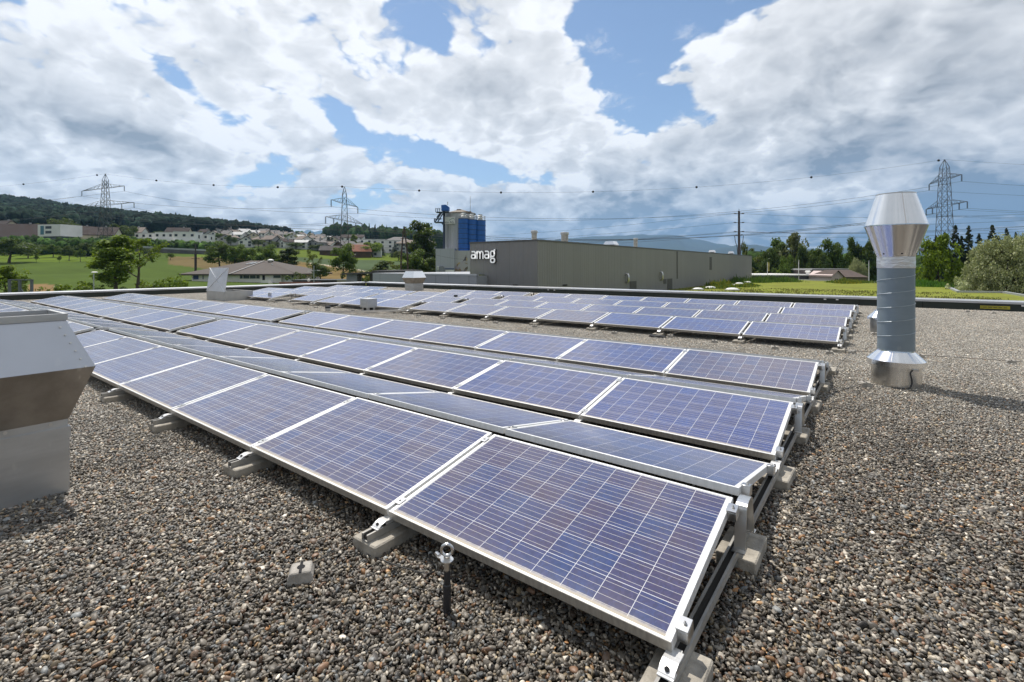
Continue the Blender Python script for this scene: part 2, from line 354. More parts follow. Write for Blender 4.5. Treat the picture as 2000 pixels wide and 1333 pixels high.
def pebble_patch(name, size, seed, iv, fi, count, m):
    """a square metre of loose round pebbles, flattened and lying every way; overlaps its edge so patches knit"""
    r = np.random.default_rng(seed)
    # jittered grid keeps the cover even; a second thinner layer lies on top
    g = int(math.sqrt(count)); xy = (np.stack(np.meshgrid(np.arange(g), np.arange(g)), -1).reshape(-1, 2)+0.5+r.uniform(-.55, .55, (g*g, 2)))/g*size
    top = r.uniform(0, size, (int(count*0.42), 2)); xy = np.concatenate([xy, top]); n = len(xy)
    z = np.concatenate([r.uniform(-.006, .003, g*g), r.uniform(.005, .013, len(top))])
    s = 0.5*0.0172*np.exp(r.normal(0, .27, n)); rad3 = np.stack([s*r.uniform(1.0, 1.65, n), s*r.uniform(.72, 1.1, n), s*r.uniform(.36, .66, n)], 1)
    q = r.normal(0, 1, (n, 4)); q[:, 1:3] *= 0.32; q[:, 0] *= 1.0; q /= np.linalg.norm(q, axis=1)[:, None]   # mostly lying flat
    a, b, c, d = q.T
    R = np.stack([np.stack([1-2*(c*c+d*d), 2*(b*c-a*d), 2*(b*d+a*c)], -1), np.stack([2*(b*c+a*d), 1-2*(b*b+d*d), 2*(c*d-a*b)], -1), np.stack([2*(b*d-a*c), 2*(c*d+a*b), 1-2*(b*b+c*c)], -1)], 1)
    lump = 1+r.normal(0, .09, (n, len(iv), 1)); base = iv[None]*lump*rad3[:, None, :]
    V = np.einsum('nij,nkj->nki', R, base); V[..., 0] += xy[:, 0:1]-size/2; V[..., 1] += xy[:, 1:2]-size/2; V[..., 2] += z[:, None]
    k = len(iv); Fs = (fi[None]+(np.arange(n)*k)[:, None, None]).reshape(-1, 3)
    t = TONES[r.choice(len(TONES), n, p=TP)]*np.exp(r.normal(-.06, .52, (n, 1))).clip(.25, 2.3)*np.array([1.07, 1.045, .975]); T = np.repeat(t, k, 0)
    me = np_mesh(name, V.reshape(-1, 3), Fs, m, True, {'tone': T}); return me
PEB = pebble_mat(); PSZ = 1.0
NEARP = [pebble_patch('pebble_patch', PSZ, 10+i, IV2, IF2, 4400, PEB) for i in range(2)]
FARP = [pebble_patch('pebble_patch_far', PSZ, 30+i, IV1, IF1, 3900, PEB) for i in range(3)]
SRC = [bpy.data.objects.new('pebble_source', me) for me in NEARP+FARP]      # never linked to the scene: only instanced below
pts = [[] for _ in SRC]
for ix in range(int(RX0), int(RX1)):
    for iy in range(-8, 22):
        x = ix+.5; y = iy+.5
        d = np.array([x, y])-CAM[:2]; kf = d@FW[:2]; lt = d@RT[:2]
        if kf < -3 or abs(lt) > 1.3*max(kf, 0)+4.5: continue
        near = math.hypot(*d) < 4.6
        pts[random.randrange(2) if near else 2+random.randrange(3)].append((x, y, 0.0))
def gravel_nodes(src):
    ng = bpy.data.node_groups.new('lay_pebbles', 'GeometryNodeTree')
    ng.interface.new_socket('Geometry', in_out='INPUT', socket_type='NodeSocketGeometry'); ng.interface.new_socket('Geometry', in_out='OUTPUT', socket_type='NodeSocketGeometry')
    gi = ng.nodes.new('NodeGroupInput'); go = ng.nodes.new('NodeGroupOutput'); jn = ng.nodes.new('GeometryNodeJoinGeometry')
    idx = ng.nodes.new('GeometryNodeInputNamedAttribute'); idx.data_type = 'INT'; idx.inputs[0].default_value = 'kind_index'
    rot = ng.nodes.new('GeometryNodeInputNamedAttribute'); rot.data_type = 'FLOAT_VECTOR'; rot.inputs[0].default_value = 'turn'
    for i, o in enumerate(src):
        oi = ng.nodes.new('GeometryNodeObjectInfo'); oi.inputs[0].default_value = o; oi.inputs['As Instance'].default_value = True
        cmp = ng.nodes.new('FunctionNodeCompare'); cmp.data_type = 'INT'; cmp.operation = 'EQUAL'; ng.links.new(idx.outputs[0], cmp.inputs[2]); cmp.inputs[3].default_value = i
        ip = ng.nodes.new('GeometryNodeInstanceOnPoints'); ng.links.new(gi.outputs[0], ip.inputs['Points']); ng.links.new(cmp.outputs[0], ip.inputs['Selection'])
        ng.links.new(oi.outputs['Geometry'], ip.inputs['Instance'])
        er = ng.nodes.new('FunctionNodeEulerToRotation'); ng.links.new(rot.outputs[0], er.inputs[0]); ng.links.new(er.outputs[0], ip.inputs['Rotation'])
        ng.links.new(ip.outputs[0], jn.inputs[0])
    ng.links.new(jn.outputs[0], go.inputs[0]); return ng
P = [(p, i) for i, l in enumerate(pts) for p in l]
gm = bpy.data.meshes.new('gravel'); gm.from_pydata([p for p, _ in P], [], [])
ai = gm.attributes.new('kind_index', 'INT', 'POINT'); ai.data.foreach_set('value', [i for _, i in P])
ar = gm.attributes.new('turn', 'FLOAT_VECTOR', 'POINT'); ar.data.foreach_set('vector', [c for _ in P for c in (0.0, 0.0, random.randrange(4)*math.pi/2)])
gm.materials.append(PEB)
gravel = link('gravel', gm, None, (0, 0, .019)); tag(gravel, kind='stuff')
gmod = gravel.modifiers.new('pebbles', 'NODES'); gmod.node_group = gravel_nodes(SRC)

# parapet: dark upstand with seams, light metal coping
M_UP = mat('dark_green_membrane', (0.032, 0.040, 0.032), 0.7, var=0.25, vscale=1.2)
_n = NT(M_UP.node_tree); _b = _n.n['Principled BSDF']; _src = _b.inputs['Base Color'].links[0].from_socket     # lapped joints every two metres
_s = _n.new('ShaderNodeSeparateXYZ'); _n.put(_s.inputs[0], _n.new('ShaderNodeTexCoord').outputs['Object'])
_f = _n.m('LESS_THAN', _n.m('FRACT', _n.m('DIVIDE', _n.m('ADD', _s.outputs[0], _s.outputs[1]), 1.95)), 0.014)
_n.put(_b.inputs['Base Color'], _n.mix(_f, _src, (0.012, 0.015, 0.012, 1)))
M_COPE = metal_sheet('coping_sheet', (0.52, 0.53, 0.55), 0.42, 0.12, (1, 1, 6), 0.75, 0.15, 0.03)
def parapet(lo, hi, along, inner, label):
    """upright strip on the roof edge; along = 0 runs in x, 1 in y; inner = side of the roof (+1/-1)"""
    t = empty('roof_parapet', ((lo[0]+hi[0])/2, (lo[1]+hi[1])/2, 0), label, 'parapet'); ox, oy, _ = t.location
    b = MB(); b.box((lo[0]-ox, lo[1]-oy, -.3), (hi[0]-ox, hi[1]-oy, .30)); b.build('upstand', M_UP, t)
    c = MB(); e = 0.05
    if along == 0: c.prism([(lo[1]-oy-e, .27), (lo[1]-oy-e, .345), (hi[1]-oy+e, .385), (hi[1]-oy+e, .20), (hi[1]-oy+e-.01, .20), (hi[1]-oy+e-.01, .30), (lo[1]-oy-e+.01, .30), (lo[1]-oy-e+.01, .27)], 0, lo[0]-ox-e, hi[0]-ox+e)
    else: c.prism([(hi[0]-ox+e, .27), (hi[0]-ox+e, .345), (lo[0]-ox-e, .385), (lo[0]-ox-e, .20), (lo[0]-ox-e+.01, .20), (lo[0]-ox-e+.01, .30), (hi[0]-ox+e-.01, .30), (hi[0]-ox+e-.01, .27)], 1, lo[1]-oy-e, hi[1]-oy)
    c.build('coping', M_COPE, t); return t
pb = parapet((RX0, RY1, 0), (RX1, RY1+.28, 0), 0, -1, 'long dark parapet with light metal coping along the far edge of the gravel roof')
pl = parapet((RX0-.28, RY0, 0), (RX0, RY1-.06, 0), 1, 1, 'dark parapet with light metal coping along the meadow side of the roof')

# ------------------------------------------------------------------ solar array
PW, PL, TILT, DP, HZ, RG = 1.65, 0.99, 0.184, 2.273, 0.20, 0.14
CT, ST = math.cos(TILT), math.sin(TILT)
def cell_mat():
    m = bpy.data.materials.new('polycrystalline_cells'); m.use_nodes = True; n = NT(m.node_tree); b = n.n['Principled BSDF']
    t = n.new('ShaderNodeTexCoord').outputs['Object']; s = n.new('ShaderNodeSeparateXYZ'); n.put(s.inputs[0], t)
    cx = n.m('DIVIDE', n.m('ADD', s.outputs[0], 0.795), 0.159); cy = n.m('DIVIDE', n.m('SUBTRACT', s.outputs[1], 0.018), 0.159)
    fx = n.m('FRACT', cx); fy = n.m('FRACT', cy)
    ex = n.m('ABSOLUTE', n.m('SUBTRACT', fx, 0.5)); ey = n.m('ABSOLUTE', n.m('SUBTRACT', fy, 0.5))
    gx = n.m('GREATER_THAN', ex, 0.4915); gy = n.m('GREATER_THAN', ey, 0.4905)
    b1 = n.m('LESS_THAN', n.m('ABSOLUTE', n.m('SUBTRACT', ey, 0.36)), 0.0062); b2 = n.m('LESS_THAN', n.m('ABSOLUTE', n.m('SUBTRACT', ey, 0.12)), 0.0062)
    inx = n.m('MULTIPLY', n.m('GREATER_THAN', cx, 0), n.m('LESS_THAN', cx, 10.0)); iny = n.m('MULTIPLY', n.m('GREATER_THAN', cy, 0), n.m('LESS_THAN', cy, 6.0)); ins = n.m('MULTIPLY', inx, iny)
    bus = n.m('MULTIPLY', n.m('MAXIMUM', b1, b2), n.m('LESS_THAN', ex, 0.487))
    gap = n.m('MAXIMUM', n.m('MAXIMUM', gx, gy), n.m('SUBTRACT', 1.0, ins))
    oi = n.new('ShaderNodeObjectInfo')
    cv = n.new('ShaderNodeCombineXYZ'); n.put(cv.inputs[0], n.m('FLOOR', cx)); n.put(cv.inputs[1], n.m('FLOOR', cy)); n.put(cv.inputs[2], n.m('MULTIPLY', oi.outputs['Random'], 71.0))
    wn = n.new('ShaderNodeTexWhiteNoise', noise_dimensions='3D'); n.put(wn.inputs[0], cv.outputs[0])
    off = n.v('ADD', t, n.v('SCALE', wn.outputs[1], sc=3.0))
    vo = n.new('ShaderNodeTexVoronoi'); vo.inputs['Scale'].default_value = 70; n.put(vo.inputs['Vector'], n.v('ADD', off, n.v('SCALE', n.noise(off, 40, 2, .5, color=True), sc=0.02)))
    sc_ = n.new('ShaderNodeSeparateColor'); n.put(sc_.inputs[0], vo.outputs['Color'])
    big = n.noise(off, 7.0, 3, 0.55)
    tone = n.m('ADD', n.m('MULTIPLY', wn.outputs[0], 0.55), n.m('ADD', n.m('MULTIPLY', big, 0.9), n.m('MULTIPLY', sc_.outputs[0], 0.16)))
    c = n.ramp(n.m('SUBTRACT', tone, 0.30), [(0.10, (0.018, 0.046, 0.165)), (0.40, (0.030, 0.043, 0.142)), (0.65, (0.039, 0.041, 0.120)), (0.95, (0.053, 0.044, 0.100))])
    c = n.mix(1.0, c, oi.outputs['Color'], 'MULTIPLY')
    flake = n.m('MULTIPLY_ADD', sc_.outputs[1], 0.35, 0.82); fl = n.new('ShaderNodeCombineColor')
    for k in range(3): n.put(fl.inputs[k], flake)
    c = n.mix(1.0, c, fl.outputs[0], 'MULTIPLY')
    c = n.mix(gap, c, (0.66, 0.66, 0.68, 1)); c = n.mix(bus, c, (0.53, 0.51, 0.49, 1))
    # silt that rain leaves along the lower edge, thin dust elsewhere
    dn = n.noise(n.v('MULTIPLY', t, (28, 6, 1)), 1.0, 4, 0.65); dn2 = n.noise(t, 3.0, 4, 0.6)
    edge = n.m('SUBTRACT', 1.0, n.sstep(n.m('SUBTRACT', s.outputs[1], n.m('MULTIPLY', dn, 0.022)), 0.010, 0.036))
    drip = n.m('MULTIPLY', n.m('SUBTRACT', 1.0, n.sstep(s.outputs[1], 0.03, 0.16)), n.m('MULTIPLY', dn, 0.10))
    dust = n.m('ADD', n.m('MULTIPLY', edge, 0.85), n.m('ADD', drip, n.m('MULTIPLY', dn2, 0.13)), clamp=True)
    c = n.mix(dust, c, (0.40, 0.35, 0.27, 1))
    n.put(b.inputs['Base Color'], c); n.put(b.inputs['Roughness'], n.m('ADD', 0.11, n.m('MULTIPLY', dust, 0.6)))
    b.inputs['Specular IOR Level'].default_value = 0.5; b.inputs['IOR'].default_value = 1.62
    # dust catches light at a flat angle
    b.inputs['Sheen Weight'].default_value = 0.22; b.inputs['Sheen Roughness'].default_value = 0.45
    return m
def frame_mat():
    m = bpy.data.materials.new('panel_frame_aluminium'); m.use_nodes = True; n = NT(m.node_tree); b = n.n['Principled BSDF']
    t = n.new('ShaderNodeTexCoord').outputs['Object']; s = n.new('ShaderNodeSeparateXYZ'); n.put(s.inputs[0], t)
    f = n.noise(n.v('MULTIPLY', t, (40, 40, 10)), 1.0, 5, 0.65)
    low = n.m('SUBTRACT', 1.0, n.sstep(s.outputs[1], -0.004, 0.012))                 # the lower outer face stays wet and stains
    c = n.mix(n.sstep(f, .35, .7), (0.70, 0.70, 0.69, 1), (0.80, 0.80, 0.79, 1))
    st = n.mix(n.sstep(f, .3, .7), (0.13, 0.11, 0.08, 1), (0.27, 0.24, 0.18, 1))
    n.put(b.inputs['Base Color'], n.mix(n.m('MULTIPLY', low, 0.9), c, st)); b.inputs['Metallic'].default_value = 0.25; n.put(b.inputs['Roughness'], n.m('MULTIPLY_ADD', f, 0.2, 0.35))
    return m
M_CELL = cell_mat(); M_FRAME = frame_mat()
fb = MB(); A, B_ = 0.028, 0.016
fb.box((-PW/2, 0, -.046), (PW/2, B_, 0)); fb.box((-PW/2, PL-B_, -.046), (PW/2, PL, 0)); fb.box((-PW/2, B_, -.046), (-PW/2+A, PL-B_, 0)); fb.box((PW/2-A, B_, -.046), (PW/2, PL-B_, 0))
ME_FRAME = fb.mesh('frame', M_FRAME)
ME_FRAME_N = fb.mesh('frame', M_FRAME, bevel=0.0018)
ME_CELL = MB().box((-PW/2+A-.002, B_-.002, -.012), (PW/2-A+.002, PL-B_+.002, -.003)).mesh('cell_glass', M_CELL)
ME_BACKBOX = MB().box((-.07, .80, -.038), (.07, .90, -.0125)).mesh('junction_box', M_BLACK)
ORD = ['first', 'second', 'third', 'fourth', 'fifth', 'sixth', 'seventh', 'eighth', 'ninth', 'tenth', 'eleventh', 'twelfth', 'thirteenth', 'fourteenth', 'fifteenth', 'sixteenth', 'seventeenth', 'eighteenth', 'nineteenth', 'twentieth', 'twenty-first', 'twenty-second', 'twenty-third']
ROWN = {0: 'front row', 1: 'second row', 2: 'third row', 4: 'fourth row', 5: 'fifth row', 6: 'sixth row', 7: 'rearmost row'}
G_PAN = 'solar panels on the gravel roof'
TINTS = [(1, 1, 1), (1.12, 1.02, .95), (.90, 1.02, 1.12), (.82, 1.12, 1.35), (1.1, .98, .92), (1.0, 1.0, 1.05)]
def panel(xr, k, side, nth, block, tint, near):
    xc = xr-PW/2
    if side == 'A': loc = (xc, k*DP, HZ); rot = (TILT, 0, 0); sl = 'camera-facing slope'
    else: loc = (xc, k*DP+2*PL*CT+RG, HZ); rot = (TILT, 0, math.pi); sl = 'far-side slope'
    t = empty('solar_panel', loc, '%s solar panel from the right in the %s\'s %s, %s' % (ORD[nth], ROWN[k], block, sl), 'solar panel', G_PAN); t.rotation_euler = rot
    # real rows are never perfectly true
    t.location.z += random.uniform(-.003, .003); t.rotation_euler[0] += random.uniform(-.004, .004)*(0.5 if near else 1); t.rotation_euler[1] += random.uniform(-.0016, .0016)
    link('frame', ME_FRAME_N if near else ME_FRAME, t); c = link('cell_glass', ME_CELL, t); c.color = (*tint, 1)
    return t
FP, BP = 1.668, 1.705
blocks = {0: [], 1: [], 2: [], 4: [], 5: [], 6: [], 7: []}
for k in (0, 1, 2):
    blocks[k] = [('right block', [-i*FP for i in range(7)]), ('middle block', [-12.10-i*FP for i in range(3)]), ('left block', [-17.17-i*FP for i in range(6)])]
for k in (4, 5, 6, 7): blocks[k] = [('right block', [-i*BP for i in range(7)]), ('middle block', [-12.39-i*BP for i in range(3)])]
blocks[4] += [('odd block', [-17.74]), ('left block', [-21.10, -22.80])]
for k in (5, 6): blocks[k] += [('left block', [-17.70-i*BP for i in range(6)])]
blocks[7] += [('left block', [-22.80-i*BP for i in range(3)])]
for k in blocks:
    for bn, xs in blocks[k]:
        for i, xr in enumerate(xs):
            for side in ('A', 'B'):
                if k >= 4 and side == 'B' and not (bn == 'right block' and i < 7): continue
                q = random.random(); tint = TINTS[3] if (q < .24 and xr > -12 and k) else random.choice(TINTS[:3]+TINTS[4:])
                if k == 0 and side == 'A': tint = [TINTS[4], TINTS[0], TINTS[0], TINTS[1], TINTS[2], TINTS[0], TINTS[0]][i % 7]
                if k == 1 and side == 'A' and i in (1, 3): tint = TINTS[3]
                if k == 2 and side == 'A' and i == 1: tint = TINTS[3]
                if k == 4 and side == 'A': tint = TINTS[3] if i in (0, 1, 2) else tint
                if side == 'B': tint = (tint[0]*.72, tint[1]*1.12, tint[2]*1.10)  # different reflection on the far slope put into the cell tint
                panel(xr, k, side, i, bn, tint, k == 0 and i < 4)

# rails, brackets, clamps
M_GROOVE = mat('rail_groove_shade', (.035, .032, .028), .9)  # dark strip laid in the channel for the shade inside it
def channel(y0, y1):
    b = MB(); b.prism([(-.027, .090), (.027, .090), (.027, .130), (.015, .130), (.015, .124), (.022, .124), (.022, .095), (-.022, .095), (-.022, .124), (-.015, .124), (-.015, .130), (-.027, .130)], 1, y0, y1)
    return b.mesh('rail_channel', M_ALUEDGE)
def foot_mesh():
    b = MB(); o = [(-.088, .131), (-.080, .140), (-.062, .152), (-.032, .160), (.0, .158), (.03, .1575)]; i = [(y, z-.006) for y, z in o[::-1]]
    b.prism([*o, *i], 0, -.031, .031); b.box((-.031, -.094, .1305), (.031, -.05, .136)); b.box((-.020, -.02, .1305), (.020, .05, .1515))
    return b.mesh('foot_bracket', M_ALU, bevel=.001)
def hole_mesh(): b = MB(); b.lathe([(.009, 0), (.009, .004)], 14); return b.mesh('bolt_hole', M_DARK)
def ridge_mesh():
    b = MB(); N = 8; o = [(-.115, .1305), (-.075, .33)]+[(-.075+.075*(1-math.cos(math.pi*j/N)), .335+.028*math.sin(math.pi*j/N)) for j in range(1, N)]+[(.075, .33), (.115, .1305)]
    # wall thickness
    i = [(y*.94, z-.004) for y, z in o]; i[0] = (-.109, .1305); i[-1] = (.109, .1305)
    b.prism([*o, *i[::-1]], 0, -.026, .030); b.box((-.030, -.15, .1303), (.034, -.105, .136)); b.box((-.030, .105, .1303), (.034, .15, .136))
    return b.mesh('ridge_bracket', M_STEEL)
def clamp_mesh(end):
    b = MB()
    if end: b.box((-.012, -.034, -.05), (.030, .034, -.004)); b.box((-.020, -.034, -.004), (.030, .034, .006)); b.tube([(.010, 0, .006), (.010, 0, .014)], .0075, 8); b.tube([(.010, 0, .014), (.010, 0, .022)], .004, 6)
    else: b.box((-.026, -.03, .0005), (.026, .03, .005)); b.tube([(0, 0, .005), (0, 0, .011)], .0075, 8)
    return b.mesh('end_clamp' if end else 'mid_clamp', M_STEEL, bevel=.0012)
ME_FOOT, ME_RIDGE, ME_CE, ME_CM, ME_HOLE = foot_mesh(), ridge_mesh(), clamp_mesh(True), clamp_mesh(False), hole_mesh()
CHAN = {}
def rail(x, ks, kind, label, grp, detail):
    """kind: 'R' end with panels on its left, 'L' end with panels on its right, 'M' between panels"""
    y0 = ks[0]*DP-.155; y1 = ks[-1]*DP+2*PL*CT+RG+.22
    t = empty('mounting_rail', (x, y0, 0), label, 'rail', grp)
    key = round(y1-y0, 3)
    if key not in CHAN: CHAN[key] = (channel(0, y1-y0), MB().box((-.0215, .01, .0955), (.0215, y1-y0-.01, .112)).mesh('groove', M_GROOVE))
    c_ = link('rail_channel', CHAN[key][0], t); link('groove', CHAN[key][1], c_)
    for k in ks:
        ya = k*DP-y0; yb = ya+2*PL*CT+RG; yr = ya+PL*CT+RG/2
        f = link('foot_bracket', ME_FOOT, t, (0, ya, 0))
        if detail: link('bolt_hole', ME_HOLE, f, (0, -.068, .1492), (0.6, 0, 0))
        f = link('foot_bracket', ME_FOOT, t, (0, yb, 0), (0, 0, math.pi))
        if kind != 'M': link('ridge_bracket', ME_RIDGE, t, (.03 if kind == 'R' else -.03, yr, 0))
        if detail:
            for side, yy, rz, ss in (('A', ya, 0, (.10, .90)), ('B', yb, math.pi, (.10, .90))):
                if side == 'B' and kind == 'M' and k == ks[-1]: continue
                for s in ss:
                    me = ME_CM if kind == 'M' else ME_CE
                    sg = 1 if side == 'A' else -1
                    link(me.name.split('.')[0], me, t, (0 if kind == 'M' else (.004 if kind == 'R' else -.004), yy+sg*s*CT*PL, HZ+s*ST*PL), (TILT*sg, 0, 0 if kind != 'L' else math.pi) if kind != 'L' else (-TILT*sg, 0, math.pi))
    return t
G_RAIL = 'aluminium mounting rails under the panels'
PG = (FP-PW)/2; PGB = (BP-PW)/2
for i in range(8):
    kd = 'R' if i == 0 else 'L' if i == 7 else 'M'
    nm = ['at the right end', 'at the first joint from the right', 'at the second joint from the right', 'at the third joint from the right', 'at the fourth joint from the right', 'at the fifth joint from the right', 'at the sixth joint from the right', 'at the left end'][i]
    rail(-i*FP+PG*(1 if i else 1), (0, 1, 2), kd, 'aluminium rail %s of the near panel rows\' right block' % nm, G_RAIL, True)
    rail(-i*BP+PGB, (4, 5, 6, 7), kd, 'aluminium rail %s of the far panel rows\' right block' % nm, G_RAIL, i < 5)
for bn, x0, nn, ks, p in (('near panel rows\' middle block', -12.10, 3, (0, 1, 2), FP), ('near panel rows\' left block', -17.17, 6, (0, 1, 2), FP), ('far panel rows\' middle block', -12.39, 3, (4, 5, 6, 7), BP)):
    for i in range(nn+1):
        kd = 'R' if i == 0 else 'L' if i == nn else 'M'
        xx = x0-i*p+(p-PW)/2
        if bn.endswith('left block') and i == 0: xx -= .03
        if bn == 'near panel rows\' middle block' and i == nn: xx += .035
        nm = 'at the right end' if i == 0 else 'at the left end' if i == nn else 'at the %s joint from the right' % ORD[i-1]
        rail(xx, ks, kd, 'aluminium rail %s of the %s' % (nm, bn), G_RAIL, False)
for x, ks, kd, lb in ((-17.715, (4,), 'R', 'short aluminium rail at the right end of the odd fourth-row panel'), (-19.42, (4,), 'L', 'short aluminium rail at the left end of the odd fourth-row panel'), (-21.07, (4,), 'R', 'short aluminium rail at the right end of the pair behind the skylight'), (-22.78, (4,), 'M', 'short aluminium rail between the two panels behind the skylight')):
    rail(x, ks, kd, lb, G_RAIL, False)

# concrete ballast under the rails, standing in the gravel
def block_mesh(sx, sy, sz, seed):
    b = MB(); b.box((-sx/2, -sy/2, -.02), (sx/2, sy/2, sz)); return b.mesh('concrete_block', M_CONC, bevel=.007)
BLK = [block_mesh(.20, .32, .089, 0)]*3
G_BLK = 'concrete ballast blocks under the rails'
def ballast(x, y, kind, label, jit=.02):
    o = link('concrete_block', BLK[kind], None, (x+random.uniform(-jit, jit), y+random.uniform(-jit, jit), 0), (0, 0, random.uniform(-.04, .04)))
    return tag(o, label, 'concrete block', G_BLK)
ballast(.016, 0, 0, 'concrete block under the nearest right corner of the front row, beneath the front foot', 0)
ballast(-1.664, .0, 2, 'concrete block under the front edge of the front row beside the eye bolt post', 0)
for i in (2, 3, 4, 5, 6): ballast(-i*FP+.01, 0, 1, 'concrete block under the front row at the %s joint from the right' % ORD[i-1])
for k in (0, 1, 2):
    rw = ROWN[k]
    ballast(.016, k*DP+1.09, 0, 'concrete block under the ridge at the right end of the %s' % rw)
    ballast(.012, k*DP+2.27, 0, 'concrete block in the valley behind the right end of the %s' % rw)
for k in (4, 5, 6, 7):
    rw = ROWN[k]
    ballast(.03, k*DP+1.06, 0, 'concrete block under the ridge at the right end of the %s' % rw)
    ballast(.03, k*DP+2.16, 0, 'concrete block in the valley behind the right end of the %s' % rw)
ballast(.03, 4*DP-.05, 0, 'concrete block under the front foot at the right end of the fourth row')
for i in range(1, 8): ballast(-i*BP+.03, 4*DP-.05, 0, 'concrete block under the front foot at the %s joint of the fourth row' % ORD[i-1])
for i in range(4): ballast(-12.39-i*BP, 4*DP-.05, 0, 'concrete block under the fourth row\'s middle block, foot %s from the right' % ['one', 'two', 'three', 'four'][i])
ballast(-21.05, 4*DP-.05, 0, 'concrete block under the pair of panels beside the thin steel pipe')

# ------------------------------------------------------------------ things standing on the roof
# tall round fan outlet
M_DRUM = metal_sheet('drum_sheet', (0.78, 0.77, 0.74), 0.26, 0.28, (7, 7, 1.5), 1.0, 0.25, 0.03)
def build_tall_vent():
    x, y = 0.797, 6.51
    t = empty('ventilation_stack', (x, y, 0), 'tall round ventilation stack with double-cone hood standing free on the gravel', 'vent stack')
    MB().lathe([(0.2715, -.02), (0.2715, .30)], 56, cap=(True, True)).build('base_drum', M_DRUM, t)
    s = MB(); s.lathe([(0.2794, .295), (0.3164, .30), (0.3164, .362), (0.3109, .368), (0.2007, .478), (0.1983, .50)], 64); s.build('skirt', M_BRIGHT, t)
    m_duct = metal_sheet('duct_sheet', (0.27, 0.325, 0.365), 0.5, 0.14, (2, 2, 5), 0.55, 0.12, 0.03)
    MB().lathe([(0.2030, .495), (0.2030, 1.60)], 64).build('duct', m_duct, t)
    # lock seam winding up the spiral duct
    b = MB(); pts = []
    for i in range(48*5+25):
        a = 2*math.pi*i/48; pts.append(((.2595*.787)*math.cos(a), (.2595*.787)*math.sin(a), .56+i/48*.188))
    b.tube(pts, .0048, 6); b.build('spiral_seam', metal_sheet('seam_sheet', (0.38, 0.43, 0.46), 0.5, 0.1, (3, 3, 3), 0.4, 0, 0.01), t)
    mt = bpy.data.materials.new('foil_tape'); mt.use_nodes = True; n = NT(mt.node_tree); q = n.n['Principled BSDF']; q.inputs['Metallic'].default_value = .9; q.inputs['Base Color'].default_value = (.78, .78, .78, 1); q.inputs['Roughness'].default_value = .32
    tcx = n.new('ShaderNodeTexCoord').outputs['Object']; bp = n.new('ShaderNodeBump'); bp.inputs['Strength'].default_value = .9; bp.inputs['Distance'].default_value = .02; n.put(bp.inputs['Height'], n.noise(n.v('MULTIPLY', tcx, (9, 9, 26)), 1.0, 4, .6)); n.l.new(bp.outputs[0], q.inputs['Normal'])
    prof = [(0.2062, 1.585), (0.2093, 1.60), (0.2078, 1.64), (0.2101, 1.66), (0.2078, 1.71), (0.2101, 1.735)]
    MB().lathe(prof, 56).build('foil_wrap', mt, t)
    MB().lathe([(0.2062, 1.73), (0.2093, 1.745), (0.3431, 2.145)], 64, cap=(False, False)).build('lower_cone', M_BRIGHT, t)
    MB().lathe([(0.3431, 2.146), (0.3494, 2.146), (0.3494, 2.158), (0.3431, 2.158)], 64, cap=(False, False)).build('cone_rim', M_BRIGHT, t)
    MB().lathe([(0.3431, 2.158), (0.2141, 2.572)], 64, cap=(False, False)).build('upper_cone', M_BRIGHT, t)
    MB().lathe([(0.2093, 2.570), (0.2180, 2.570), (0.2180, 2.582), (0.2093, 2.582)], 64, cap=(False, False)).build('top_rim', M_STEEL, t)
    MB().lathe([(0.0787, 2.50), (0.2062, 2.51)], 40).build('inner_baffle', M_DARK, t)
    b = MB(); c = Vector((RT[0], RT[1], 0)); up = Vector((0, 0, 1)); a0 = c*.235+up*1.86; b.tube([a0, a0+c*.13+up*(-.030)], .020, 12); b.build('drain_spout', m_duct, t)
    # upright seams and rivets
    b = MB()
    for ang, r0, z0, r1, z1 in ((-1.28, .344, 2.16, .2157, 2.568), (2.2, .344, 2.16, .2157, 2.568)):
        d = Vector((math.cos(ang), math.sin(ang), 0)); b.bar(d*r0+up*z0, d*r1+up*z1, .010, .004, up=d)
    ang = -1.75; d = Vector((math.cos(ang), math.sin(ang), 0)); b.bar(d*.311+up*.368, d*.2015+up*.478, .010, .004, up=d)
    b.build('standing_seam', M_STEEL, t)
    b = MB()
    for ang in (-2.2, -1.3, -.2, .9, 2.0, 3.1):
        d = Vector((math.cos(ang), math.sin(ang), 0)); b.tube([d*.213+up*1.775, d*.224+up*1.775], .010, 8)
    b.build('rivet_row', M_BLACK, t)
    # earthing lead clamped to the drum
    b = MB(); dv = -Vector((FW[0], FW[1], 0)); an = math.atan2(dv.y, dv.x)
    def on(a, z, r=.277): return (r*math.cos(an+a), r*math.sin(an+a), z)
    b.tube([on(0.0944, .268), on(0.0236, .268), on(-.06, .255), on(-.10, .235), on(-.08, .20), on(-.03, .15), on(-.02, .10), on(-.08, .055), on(-.2, .03), on(-.45, .03, .285), on(-.75, .03, .31)], .006, 6); b.build('earthing_wire', M_WIRE, t)
    b = MB(); p = Vector(on(.14, .268, .281)); b.box(p-Vector((.03, .03, .012)), p+Vector((.03, .03, .012))); b.build('wire_clamp', M_STEEL, t)
    return t
build_tall_vent()

# squat round vent behind it
t = empty('round_vent', (0.62, 12.75, 0), 'low round roof vent with conical hood behind the tall stack', 'vent')
MB().lathe([(.19, -.02), (.19, .34)], 36).build('base_drum', M_GALV, t); MB().lathe([(.195, .335), (.245, .345), (.245, .39), (.10, .54), (.10, .56)], 40).build('hood', M_BRIGHT, t)

